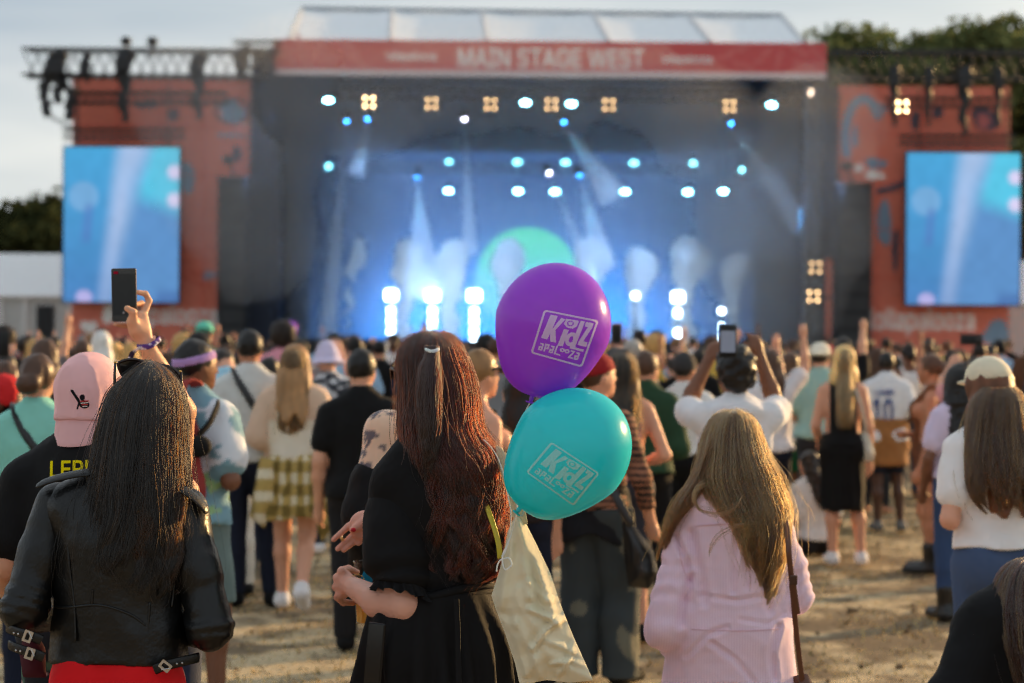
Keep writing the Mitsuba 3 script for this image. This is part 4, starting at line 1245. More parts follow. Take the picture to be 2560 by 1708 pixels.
class Hero:
    """A person drawn in the standard frame of skeleton(), set down at (x, Y) with a turn and a scale."""

    def __init__(self, label, u, Y, yaw, H, sp, group=None):
        self.key = thing('person', label, 'person', group)
        self.s, self.R, self.o = H / 1.705, rot(yaw), v3(P(u, 854, Y)[0], Y, 0)
        self.Y, self.sp = Y, sp
        self.J = skeleton(sp)

    def L(self, u, v, Y=None):
        return self.R.T @ (P(u, v, self.Y if Y is None else Y) - self.o) / self.s

    def head_to(self, G, u, v, Y, yaw=0, pitch=0):
        """Moves head and neck so that the head's middle is where that pixel looks at depth Y."""
        c = self.L(u, v, Y)
        R, t = rot(yaw, pitch), c - HC
        G['head'] = [(p[0], p[1] + t, p[2] + t) + p[3:] for p in spin(G['head'], R, HC)]
        G['neck'] = [cone((0, -.018, 1.40), c + v3(0, -.012, -.06), .054, .050, k=.03)]
        return self.W(c), self.R @ R

    def add(self, name, m, mat, col=None, smooth=True, label=None, world=False, parent=None):
        if not world:
            m = m.copy()
            m.vertices = (np.asarray(m.vertices) * self.s) @ self.R.T + self.o
        return put(sub(self.key, name), m, mat, smooth, col, label)

    def W_all(self, p):
        return (np.asarray(p) * self.s) @ self.R.T + self.o

    def W(self, p):
        return self.R @ (np.asarray(p) * self.s) + self.o


def folds(k1=.012, k2=.006, s1=(11, 11, 6), seed=3):
    return lambda q: k1 * (meshkit.noise(q * s1 + q[:, [2]] * [5, -4, 0], seed) - .5) + k2 * (meshkit.noise(q * [26, 26, 17], seed + 4) - .5) + .35 * k2 * (meshkit.noise(q * 60, seed + 5) - .5)


def ridged(amp, s, seed):
    """Creases: sharp ridges of noise."""
    return lambda q: -amp * (1 - 2 * np.abs(meshkit.noise(q * s, seed) - .5)) ** 3


def ribbon(key, name, pts, w, mat, col=None, n=24, flat=.15, side=None, thick=None):
    p = spline(pts, n)
    m = tube(p, w, 8, flat=flat, side=side)
    return part(key, name, m, mat, True, col)


# ---- the woman in the black dress with the two balloons
h2 = Hero('long haired woman in a black puff sleeve dress with balloons tied to her bag', 1090, 5.2, 16, 1.70, dict(sex='f', skin='fair'))
J = h2.J
J['SL'], J['EL'], J['WL'] = h2.L(990, 1236, 5.17), h2.L(1016, 1516, 5.08), h2.L(893, 1474, 5.26)
J['SR'], J['ER'], J['WR'] = h2.L(1212, 1228, 5.30), h2.L(1225, 1470, 5.42), h2.L(975, 1330, 5.56)
G = body_groups(J)
G['torso'][3] = cone((-.115, -.012, 1.325), (.125, -.012, 1.345), .042, .042, k=.05)
G['torso'][4:6] = [cone((s * .10, -.018, 1.355), (s * .02, -.012, 1.44), .034, .044, k=.04) for s in (-1, 1)]
Rh = rot(24, 4)
G['head'] = spin(G['head'], Rh, v3(0, 0, 1.50))
lhand = [ball(h2.L(868, 1466, 5.34), (.024, .030, .040), .012), cone(h2.L(893, 1474, 5.30), h2.L(872, 1464, 5.34), .027, .027, k=.012)] + [ball(h2.L(u, v, 5.325), .0125, .007) for u, v in ((862, 1436), (855, 1453), (854, 1473), (858, 1493))]
for (a, b, c) in (((862, 1432, 5.36), (880, 1428, 5.42), (902, 1436, 5.46)), ((850, 1450, 5.35), (858, 1446, 5.42), (888, 1452, 5.47)), ((848, 1475, 5.35), (856, 1474, 5.42), (888, 1476, 5.47)), ((853, 1500, 5.34), (868, 1512, 5.40), (893, 1514, 5.45))):
    lhand += [cone(h2.L(*a), h2.L(*b), .0105, .010, k=.008), cone(h2.L(*b), h2.L(*c), .010, .008, k=.005)]
rhand = [cone(h2.L(955, 1325, 5.56), h2.L(925, 1322, 5.57), .030, .034, (1, .7, 1)), cone(h2.L(925, 1318, 5.57), h2.L(912, 1318, 5.57), .032, .03, (1, .6, 1))]
for q in (((914, 1300), (878, 1322), (841, 1356), .0095), ((915, 1322), (884, 1351), (852, 1379), .0098), ((918, 1334), (893, 1360), (867, 1382), .0092), ((922, 1344), (913, 1357), (903, 1365), .0085)):
    (a, b), (c, d), (e, f), r = q
    rhand += [cone(h2.L(a, b, 5.57), h2.L(c, d, 5.575), r * 1.1, r, k=.005), cone(h2.L(c, d, 5.575), h2.L(e, f, 5.57), r, r * .8, k=.004)]
rhand += [cone(h2.L(922, 1306, 5.545), h2.L(900, 1324, 5.54), .013, .011, k=.008), cone(h2.L(900, 1324, 5.54), h2.L(888, 1331, 5.54), .011, .009, k=.005)]
arms = [cone(J['SL'], J['EL'], .047, .042, k=.03), cone(J['EL'], h2.L(955, 1508, 5.13), .042, .041, k=.02), cone(h2.L(955, 1508, 5.13), h2.L(893, 1474, 5.28), .040, .028, k=.02),
        cone(J['SR'], J['ER'], .047, .038, k=.03), cone(J['ER'], h2.L(960, 1326, 5.56), .04, .028, k=.02)]
m = solidify(G['torso'] + G['neck'] + G['head'] + G['seat'] + G['legs']['L'] + G['legs']['R'] + G['feet'] + arms, .009)
hm = solidify(lhand, .0035)
hm2 = solidify(rhand, .0035)
sk = lin(214, 160, 140)
h2.add('body', cat([m]), 'skin', tint(m, sk, .06, 3, 20))
# hands are finer skins of the same body: hidden joins lie inside sleeve and wrist
h2.add('hand', hm, 'skin', tint(hm, sk * [1, .93, .92], .10, 3, 40))
h2.add('hand', hm2, 'skin', tint(hm2, sk * [1.02, .92, .92], .10, 3, 40))
nail = ball(h2.L(890.5, 1331, 5.528), (.008, .004, .0065), .002)
m = solidify([nail], .002)
h2.add('fingernail', m, 'gloss', tint(m, lin(190, 22, 40), 0), label='red painted thumb nail')
# dress
o = .016
bod = grow(G['torso'], o) + [cone((0, -.01, 1.28), (0, -.005, 1.06), .15, .135, (1, .76, 1), .04), cone((-.09, -.02, 1.33), (.10, -.02, 1.345), .050, .050, k=.04)]
BK = lin(15, 14, 16)
c0, c1 = h2.L(1130, 1490, 5.2), h2.L(1108, 1708, 5.2)
hemp = v3(c1[0] * 1.25, 0, .48)
skirt = [cone(v3(0, -.01, 1.08), v3(0, -.01, .96), .137, .172, (1, .8, 1), .03), cone(v3(0, -.01, .96), hemp, .178, .31, (1, .82, 1), .03)] + grow(G['seat'], .022)
m = solidify(skirt, .009, [lambda x, y, z: z - 1.065, lambda x, y, z: .50 - z],
             lambda q: np.clip((1.07 - q[:, 2]) * 5, 0, 1.5) * .010 * np.sin(np.arctan2(q[:, 0], -q[:, 1] - .01) * 17 + 1.6 * np.sin(q[:, 2] * 6 + q[:, 0] * 5) + 3 * meshkit.noise(q * [5, 5, 2], 4)) + .010 * (meshkit.noise(q * [12, 12, 5], 8) - .5))
h2.add('skirt', m, 'cotton', tint(m, BK, .08))
# belt sash
th = np.linspace(0, 2 * np.pi, 49)
for dz, rr in ((1.062, .012), (1.040, .011)):
    m = tube(np.stack([.150 * np.cos(th), -.006 + .121 * np.sin(th), dz + .008 * np.sin(th * 3 + dz * 40) + .012 * np.cos(th)], 1), rr, 8, cap=False)
    h2.add('sash', m, 'cotton', tint(m, BK * 1.05, .1))
m = tube(spline([h2.L(1150, 1500, 5.04), h2.L(1155, 1580, 5.03), h2.L(1157, 1640, 5.02), h2.L(1160, 1712, 5.01)], 20), .008, 8, flat=.35, side=(1, 0, 0))
h2.add('sash', m, 'cotton', tint(m, BK * 1.2, .1))
def dress_bump(q):
    out = folds(.010, .006, (9, 9, 5))(q)
    for S, E in ((J['SL'], J['EL']), (J['SR'], J['ER'])):
        d = E - S
        a = (q - S) @ d / (d @ d)
        near = np.clip(1.6 - np.linalg.norm(q - S - np.clip(a, 0, 1)[:, None] * d, axis=1) / .075, 0, 1) * np.clip(a * 5, 0, 1)
        sw = np.clip((a - .5) * 4, 0, 1)
        out = out + near * (.013 * (meshkit.noise(q * [11, 11, 9], 5) - .5) + sw * .013 * np.sin(a * 34 + 5 * meshkit.noise(q * 9, 6)))
    return out


# sleeves with gathered ruffle cuffs
for S, E, nm in ((J['SL'], J['EL'], 0), (J['SR'], J['ER'], 1)):
    d = (E - S)
    t = lambda a: S + d * a
    sl = [cone(t(.0), t(.30), .052, .076, k=.05), cone(t(.20), t(.60), .074, .082, k=.05), cone(t(.60), t(.84), .084, .068, k=.04)]
    N = d / np.linalg.norm(d) + .32 * (h2.R.T @ v3(-1, 0, 0)) * (1 if nm == 0 else 0)
    cut = (lambda C, N: lambda x, y, z: (x - C[0]) * N[0] + (y - C[1]) * N[1] + (z - C[2]) * N[2])(t(.86), N)
    m = solidify(sl, .007, [cut], lambda q: dress_bump(q))
    h2.add('sleeve', m, 'cotton', tint(m, BK, .08))
    A, B, D = frame_of(d)
    w = np.linspace(0, 2 * np.pi, 145)
    rows = []
    for q, (al, rr, wv) in enumerate(((.83, .066, 0), (.865, .067, .003), (.90, .070, .006), (.93, .075, .009))):
        r_ = rr + wv * np.sin(w * 19 + .8 * np.sin(w * 4)) + .3 * wv * np.sin(w * 37)
        rows.append(t(al) + A * (r_ * np.cos(w))[:, None] + B * (r_ * np.sin(w))[:, None] + D * (wv * .5 * np.sin(w * 11 + 1))[:, None])
    if nm == 0:                                 # the cuff tilts with the bent arm
        rows = [r_ - (d / np.linalg.norm(d)) * (.32 * (((r_ - t(.86)) @ (h2.R.T @ v3(-1, 0, 0)))))[:, None] for r_ in rows]
    n_ = len(w)
    f = [(i * n_ + j, i * n_ + j + 1, (i + 1) * n_ + j + 1) for i in range(3) for j in range(n_ - 1)] + [(i * n_ + j, (i + 1) * n_ + j + 1, (i + 1) * n_ + j) for i in range(3) for j in range(n_ - 1)]
    m = TM(np.vstack(rows), f)
    h2.add('sleeve__ruffle', m, 'cotton', tint(m, BK * 1.1, .1))
m = solidify(bod, .0075, [lambda x, y, z: np.where(np.abs(x) < .155, 1.02 - z, -1), lambda x, y, z: np.where(np.abs(x) < .07, z - 1.462, -1)], dress_bump)
h2.add('bodice', m, 'cotton', tint(m, BK, .08))
# hair
hair_rows = 0
rows = [(834, 1082, 1084, .0, .002), (838, 1046, 1122, .01, .035), (852, 1022, 1140, .01, .06), (880, 1003, 1157, .01, .082), (930, 999, 1178, .01, .098), (990, 1004, 1192, .01, .11), (1060, 1006, 1198, .0, .115), (1110, 1014, 1228, -.01, .12),
        (1150, 1028, 1252, -.02, .12), (1210, 1044, 1262, -.03, .11), (1290, 1055, 1270, -.035, .10), (1370, 1060, 1272, -.04, .085), (1420, 1066, 1262, -.04, .07), (1450, 1085, 1235, -.04, .05)]
mane = Mane(rows, 5.2)
m = mane.mass(.93, .93, 3, .035)
key = h2.add('hair', m, 'hairmass', tint(m, lin(56, 30, 22), .2, 5, 30), world=True)
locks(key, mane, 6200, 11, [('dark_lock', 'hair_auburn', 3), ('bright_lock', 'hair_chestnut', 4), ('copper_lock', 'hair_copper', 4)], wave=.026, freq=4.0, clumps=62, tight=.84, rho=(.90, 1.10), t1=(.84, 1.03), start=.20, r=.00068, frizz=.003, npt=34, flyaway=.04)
locks(key, mane, 1500, 13, [('wavy_end', 'hair_chestnut', 1), ('sunlit_end', 'hair_copper', 3)], wave=.030, freq=4.0, clumps=36, tight=.85, rho=(1.0, 1.13), t0=(.45, .8), t1=(.88, 1.05), start=.2, r=.0007, npt=22, phis=(-1.3, 1.6))  # sunlight on the hair ends, put into the copper strand colour
# half-up tail and its tie
tie = P(1081, 879, 5.085)
pony = Mane([(868, 1062, 1098, 0, .014), (885, 1064, 1098, 0, .02), (920, 1050, 1102, -.008, .028), (980, 1043, 1106, -.014, .034), (1040, 1046, 1108, -.018, .034), (1110, 1056, 1106, -.018, .028), (1175, 1066, 1100, -.012, .014)], 5.085)
m = pony.mass(.9, .98, 8, .05, 3.1)
h2.add('hair__tail', m, 'hairmass', tint(m, lin(70, 44, 32), .2, 5, 30), world=True)
curves(key + '__tail_lock', pony.strands(900, 5, wave=.007, freq=3, clumps=22, tight=.5, span=2.6, t0=(0, .05), t1=(.8, 1), start=.15, r=.0011), 'hair_chestnut')
m = tube(np.array([tie + v3(.0145 * math.cos(a), -.004 - .014 * math.sin(a), .003 * math.cos(2 * a)) for a in np.linspace(0, 2 * np.pi, 25)]), .0055, 8, cap=False)
h2.add('hair_tie', m, 'cotton', tint(m, lin(214, 226, 226), .05), world=True)
g_ = np.random.default_rng(3)
fly = []
for q in range(70):                             # loose hairs over the crown
    a, t_, l_ = g_.uniform(-1.4, 1.4), g_.uniform(.03, .32), g_.uniform(.03, .09)
    tt = t_ + np.linspace(0, l_, 9)
    b = mane.at(tt, np.full(9, a) + np.linspace(0, g_.normal() * .35, 9), np.linspace(.98, 1.0 + g_.uniform(.04, .18), 9) + .05 * np.sin(np.linspace(0, 3, 9)))
    fly.append(np.column_stack([b + v3(0, 0, .012) * np.sin(np.linspace(0, 2.4, 9))[:, None] * g_.random(), np.full(9, .0003)]))
curves(key + '__loose_lock', fly, 'hair_auburn')
# sunglasses and ear ring
c_ = h2.W((Rh @ (HC - v3(0, 0, 1.5))) + v3(0, 0, 1.5))
Rw = h2.R @ Rh


def face_at(c, Rw, *p):
    return c + Rw @ v3(*p)


def sunglasses(key, c, Rw, s=1.0, tone=lin(40, 24, 18)):
    k = sub(key, 'sunglasses')
    for sx in (-1, 1):
        w = np.linspace(0, 2 * np.pi, 30, endpoint=False)
        ring_ = np.array([face_at(c, Rw, s * (sx * .034 + .029 * np.sign(np.cos(a)) * abs(np.cos(a)) ** .7), s * (.112 - .012 * abs(np.cos(a)) * (1 if sx * np.cos(a) > 0 else 0)), s * (.012 + .021 * np.sign(np.sin(a)) * abs(np.sin(a)) ** .7)) for a in w])
        part(key, 'sunglasses__rim', tube(np.vstack([ring_, ring_[:1]]), .0032, 6, cap=False), 'gloss', True, tone)
        part(key, 'sunglasses__lens', TM(np.vstack([ring_, ring_.mean(0)]), [(q, (q + 1) % 30, 30) for q in range(30)]), 'shades')
        part(key, 'sunglasses__temple', tube(np.array([face_at(c, Rw, s * sx * .066, s * .098, s * .018), face_at(c, Rw, s * sx * .078, s * .04, s * .018), face_at(c, Rw, s * sx * .079, s * -.01, s * .008)]), .0035, 6, flat=1.8), 'gloss', True, tone)
    part(key, 'sunglasses__bridge', tube(np.array([face_at(c, Rw, -s * .008, s * .116, s * .018), face_at(c, Rw, s * .008, s * .116, s * .018)]), .003, 6), 'gloss', True, tone)


sunglasses(h2.key, c_, Rw)
e_ = face_at(c_, Rw, -.082, .0, -.055)
m = tube(np.array([e_ + v3(0, .011 * math.cos(a), .011 * math.sin(a)) for a in np.linspace(0, 2 * np.pi, 20)]), .0012, 5, cap=False)
h2.add('ear_ring', m, 'metal', world=True)
# bracelet: a thin chain with beads
ctr, dirw = P(897, 1470, 5.315), P(905, 1474, 5.30) - P(880, 1464, 5.335)
A, B, D = frame_of(dirw)
m = cat([moved(trimesh.creation.icosphere(1, .0012 if q % 3 else .0021), ctr + (A * math.cos(a) + B * math.sin(a)) * .0305 + D * .004 * math.sin(a)) for q, a in enumerate(np.linspace(0, 2 * np.pi, 44, endpoint=False))])
h2.add('bracelet', m, 'gold', smooth=False, world=True)  # beads

# ---- what she holds and carries
k = thing('plastic_cup', 'clear plastic cup of golden drink held by the woman in the black dress', 'cup')
cb, ct = P(934, 1563, 5.45), P(936, 1408, 5.45)
bs('cup_plastic', type='thindielectric', int_ior=1.3)
bs('drink', type='twosided', bsdf={'type': 'principled', 'base_color': rgb(lin(214, 160, 62)), 'roughness': .12, 'specular': .5})
bs('cup_print', type='twosided', bsdf={'type': 'diffuse', 'reflectance': rgb(lin(30, 48, 50))})
prof = np.array([(0, 0), (.034, 0), (.036, .003), (.0435, .168), (.0455, .170), (.0455, .172)])
prof[:, 1] *= (ct[2] - cb[2]) / .172
m = trimesh.creation.revolve(prof, sections=40)
part(k, 'wall', moved(m, cb), 'cup_plastic', 40)
prof = np.array([(0, .004), (.0335, .004), (.0385, .098), (0, .098)])
part(k, 'drink', moved(trimesh.creation.revolve(prof, sections=40), cb), 'drink', 40)
prof = np.array([(.0385, .062), (.0437, .165)])
m = trimesh.creation.revolve(prof, sections=60)
a_ = np.arctan2(m.triangles_center[:, 1], m.triangles_center[:, 0])
m.update_faces((np.abs(((a_ + 1.25 + np.pi) % (2 * np.pi)) - np.pi) < .75))
part(k, 'print', moved(m, cb), 'cup_print')
k = thing('leaflet', 'folded blue leaflet tucked beside the plastic cup', 'leaflet')
m = moved(turned(turned(bx(-.016, .016, -.001, .001, -.05, .05), 24, (0, 1, 0)), 0), P(937, 1428, 5.38))
part(k, 'sheet', m, 'cloth', False, lin(40, 140, 178))
part(k, 'fold', moved(m, .004, .003, -.004), 'cloth', False, lin(28, 104, 140))
k = thing('cigarette', 'lit cigarette between the fingers of the woman with red nails', 'cigarette')
a, b = P(863, 1356, 5.545), P(858, 1338, 5.62)
part(k, 'paper', tube([a, b], .0042, 12), 'cloth', False, lin(236, 232, 226))
part(k, 'filter', tube([a + (a - b) * .02, a - (a - b) * .25], .0045, 12), 'cloth', False, lin(206, 156, 96))
k = thing('mobile_phone', 'dark glossy phone hanging at the hip of the black dress', 'phone')
a, b, c, d = P(947, 1566, 5.02), P(982, 1572, 5.0), P(953, 1716, 5.0), P(914, 1712, 5.03)
ctr, ux, uy = (a + b + c + d) / 4, (b - a + c - d) / 2, (a - d + b - c) / 2
w_, l_ = np.linalg.norm(ux), np.linalg.norm(uy)
ux, uy = ux / w_, uy / l_
uy -= ux * (uy @ ux)
uy /= np.linalg.norm(uy)
M = np.eye(4)
M[:3, 0], M[:3, 1], M[:3, 2], M[:3, 3] = ux, uy, np.cross(ux, uy), ctr
body_ = rbox(w_ * 1.12, l_ * 1.06, .009, .004)
body_.apply_transform(M)
part(k, 'case', body_, 'gloss', 40, lin(20, 20, 22)) if False else part(k, 'case', body_, 'glassy', 40)
scr = bx(-w_ / 2, w_ / 2, -l_ / 2, l_ / 2, .0048, .0054)
scr.apply_transform(M)
part(k, 'screen', scr, 'glassy')

# tote bag: an inflated outline with creases


def inflate(outline, Y, thick, step=.010, bump=None, lean=0.0):
    """A soft bag or pad from an outline in photograph pixels at depth Y: two sheets that bulge apart away from the edge."""
    from scipy.spatial import Delaunay
    w = np.array([P(u, v, Y) for u, v in outline])
    poly = Polygon(w[:, [0, 2]])
    poly = poly.buffer(.008).buffer(-.008)
    if poly.geom_type != 'Polygon':
        poly = max(poly.geoms, key=lambda g: g.area)
    ex = poly.exterior
    edge = np.array([ex.interpolate(d).coords[0] for d in np.linspace(0, ex.length, int(ex.length / step), endpoint=False)])
    x0, z0, x1, z1 = poly.bounds
    gx_, gz_ = np.meshgrid(np.arange(x0, x1, step), np.arange(z0, z1, step))
    pts = np.stack([gx_.ravel(), gz_.ravel()], 1)
    pp = shapely.points(pts)
    inn = shapely.contains(poly, pp)
    dist = shapely.distance(ex, pp)
    keep = inn & (dist > step * .5)
    pts, dist = pts[keep], dist[keep]
    q = np.vstack([edge, pts])
    dd = np.r_[np.zeros(len(edge)), dist]
    tri = Delaunay(q).simplices
    cc = shapely.points(q[tri].mean(1))
    tri = tri[shapely.contains(poly, cc)]
    a = q[tri]
    area = (a[:, 1, 0] - a[:, 0, 0]) * (a[:, 2, 1] - a[:, 0, 1]) - (a[:, 1, 1] - a[:, 0, 1]) * (a[:, 2, 0] - a[:, 0, 0])
    tri[area < 0] = tri[area < 0][:, ::-1]
    b = thick * (1 - np.exp(-dd / (thick * .9)))
    n = len(q)
    fr = np.stack([q[:, 0], Y - b + lean * (z1 - q[:, 1]), q[:, 1]], 1)
    ba = np.stack([q[:, 0], Y + b + .002 + lean * (z1 - q[:, 1]), q[:, 1]], 1)
    if bump is not None:
        k_ = np.minimum(1, dd / .02)
        fr[:, 1] -= bump(fr) * k_
    ne = len(edge)
    e = np.arange(ne)
    side = np.vstack([np.stack([e, (e + 1) % ne, n + e], 1), np.stack([(e + 1) % ne, n + (e + 1) % ne, n + e], 1)])
    return TM(np.vstack([fr, ba]), np.vstack([tri, tri[:, ::-1] + n, side]))




def creases(lines, Y, to=None):
    """Folds of cloth along lines measured in pixels: (points, width in metres, height in metres)."""
    L_ = []
    for pts, w, a in lines:
        q = np.array([P(u, v, Y)[[0, 2]] for u, v in pts])
        L_.append((LineString(q), w, a))

    def f(p):
        if to is not None:
            p = to(p)
        pp = shapely.points(np.asarray(p)[:, [0, 2]])
        out = np.zeros(len(p))
        for ln, w, a in L_:
            d = shapely.distance(ln, pp)
            out += a * (np.exp(-(d / w) ** 2) - .45 * np.exp(-((d - 1.9 * w) / w) ** 2))
        return out
    return f


BAG = creases([([(1300, 1300), (1318, 1380), (1335, 1490)], .010, .014), ([(1312, 1310), (1362, 1440), (1402, 1560)], .012, .016), ([(1290, 1330), (1270, 1430), (1262, 1520)], .010, .012), ([(1335, 1520), (1400, 1552), (1428, 1548)], .007, .014), ([(1342, 1620), (1380, 1570), (1425, 1545)], .007, .014),
               ([(1300, 1560), (1345, 1640), (1362, 1700)], .012, .016), ([(1378, 1600), (1430, 1622), (1462, 1640)], .007, .010), ([(1390, 1660), (1440, 1650), (1478, 1668)], .006, .010), ([(1270, 1560), (1300, 1600), (1330, 1690)], .010, .012), ([(1330, 1450), (1372, 1500), (1398, 1500)], .006, .009), ([(1410, 1690), (1440, 1640), (1450, 1600)], .006, .010)], 5.02)
k = thing('tote_bag', 'cream cotton tote bag hanging from the shoulder of the woman in black', 'bag')
out = [(1296, 1284), (1312, 1290), (1345, 1352), (1385, 1432), (1408, 1500), (1424, 1540), (1446, 1592), (1478, 1660), (1496, 1698), (1440, 1705), (1380, 1699), (1312, 1712), (1300, 1660), (1272, 1580), (1248, 1520), (1238, 1490), (1256, 1430), (1266, 1390), (1276, 1330)]
m = inflate(out, 5.06, .075, .0065, lambda p: BAG(p) + .030 * (meshkit.noise(p * [7, 7, 5], 12) - .5) + ridged(.007, np.array([22, 22, 15]), 4)(p) + .003 * (meshkit.noise(p * 60, 5) - .5))
part(k, 'sack', m, 'cloth', True, tint(m, lin(228, 218, 190), .06, 3, 12))
for a, b in ((1298, 1292), (1312, 1300)):
    pts = [P(1232, 1130, 5.20), P(1226, 1112, 5.27), P(1248, 1125, 5.14), P(1268, 1180, 5.10), P(1288, 1240, 5.07), P(a, b, 5.055)] if a == 1298 else [P(1240, 1128, 5.22), P(1262, 1140, 5.13), P(1280, 1190, 5.09), P(1300, 1250, 5.06), P(a + 2, b + 12, 5.05)]
    part(k, 'strap', tube(spline(pts, 24), .013, 8, flat=.22, side=(.9, 0, .35)), 'cotton', True, lin(206, 190, 156))
# drawn bow of string on the bag
rib = [P(1276, 1365, 5.0), P(1264, 1400, 4.985), P(1272, 1425, 4.98), P(1288, 1410, 4.98), P(1278, 1395, 4.985), P(1258, 1402, 4.985), P(1250, 1430, 4.985)]
part(k, 'bow', tube(spline(rib, 40), .0022, 6), 'cloth', True, lin(232, 232, 228))
k = thing('lanyard', 'thin yellow green ribbon lying over the long brown hair', 'ribbon')
pts = spline([P(1221, 1262, 5.075), P(1232, 1290, 5.06), P(1246, 1330, 5.05), P(1256, 1372, 5.05), P(1258, 1396, 5.055)], 24)
part(k, 'band', tube(pts, .0075, 8, flat=.18, side=(.9, .3, .1)), 'gloss', True, lin(196, 180, 60))

# ---- balloons
for n_, c in (('rubber_purple', lin(172, 74, 226)), ('rubber_teal', lin(44, 216, 226))):
    bs(n_, type='blendbsdf', weight=.46, a={'type': 'principledthin', 'base_color': rgb(c), 'roughness': .3, 'diff_trans': 1.3, 'spec_trans': 0.0, 'eta': 1.5},
       b={'type': 'twosided', 'bsdf': {'type': 'principled', 'base_color': rgb(c), 'roughness': .22, 'specular': .55, 'clearcoat': 1.0, 'clearcoat_gloss': .93}})
plain('print_purple', lin(206, 176, 228), r=.5)
plain('print_teal', lin(140, 212, 214), r=.5)


def logo():
    """The printed emblem: a rounded frame around two rows of chunky lettering, in a 100 x 100 square."""
    ls = lambda pts, w, cap=2: LineString(pts).buffer(w / 2, cap_style=cap, join_style=2)
    g = []
    frame = sbox(6, 6, 94, 94).buffer(6, quad_segs=6)
    g.append(frame.difference(sbox(7.5, 7.5, 92.5, 92.5).buffer(3.6, quad_segs=6)))
    g += [Polygon([(10, 38), (22, 38), (25, 62), (27, 92), (14, 92)]), Polygon([(25, 62), (34, 90), (42, 88), (31, 62), (39, 36), (28, 35), (23, 55)])]
    cap = Polygon([(43, 90), (66, 91), (66, 79), (60, 72), (50, 72), (42, 78)]).difference(Point(53, 82).buffer(6.0))
    g += [cap, Point(53, 82).buffer(3.9), Polygon([(43, 30), (53, 32), (54, 68), (45, 68)])]
    bowl = aff.scale(Point(0, 0).buffer(1, quad_segs=16), 10.5, 15).difference(aff.scale(Point(0, 0).buffer(1, quad_segs=16), 3.6, 7))
    g.append(aff.translate(bowl, 63.5, 50))
    g += [Polygon([(66, 34), (75, 34), (77, 92), (69, 92)]), ls([(66, 33.5), (92, 33.5)], 5)]
    g.append(Polygon([(79, 92), (93, 92), (93, 84), (86, 52), (94, 52), (94, 42), (78, 42), (78, 50), (85, 82), (79, 82)]))
    x = 10.5
    for ch, w in zip('aPaLooZa', (10, 9.6, 9.8, 8.8, 8.6, 8.6, 10.5, 10)):
        y0, y1, s = 11, 28, 3.3
        if ch == 'a':
            q = [ls([(x + 1.5, y1 - 2), (x + w - 2.8, y1 - 2), (x + w - 2.8, y0 + 1)], s), ls([(x + w - 3, y0 + 8), (x + 2, y0 + 8), (x + 2, y0 + 2), (x + w - 3, y0 + 2)], s)]
        elif ch == 'P':
            q = [ls([(x + 2, y0), (x + 2, y1 + 1)], s), ls([(x + 2, y1 - 1), (x + w - 2.5, y1 - 1), (x + w - 2.5, y0 + 8), (x + 2, y0 + 8)], s)]
        elif ch == 'L':
            q = [ls([(x + 2, y1 + 2), (x + 2, y0 + 1.6), (x + w + 4, y0 + 1.6)], s)]
        elif ch == 'o':
            up = 4.5
            q = [Point(x + w / 2, (y0 + y1) / 2 + up).buffer(4.6).difference(Point(x + w / 2, (y0 + y1) / 2 + up).buffer(1.7))]
        else:
            q = [ls([(x + 1, y1 - 1), (x + w - 2.2, y1 - 1), (x + 2.2, y0 + 2), (x + w - 1, y0 + 2)], s)]
        g += q
        x += w + .35
    return shapely.union_all([a.buffer(0) for a in g])


EMBLEM = logo()


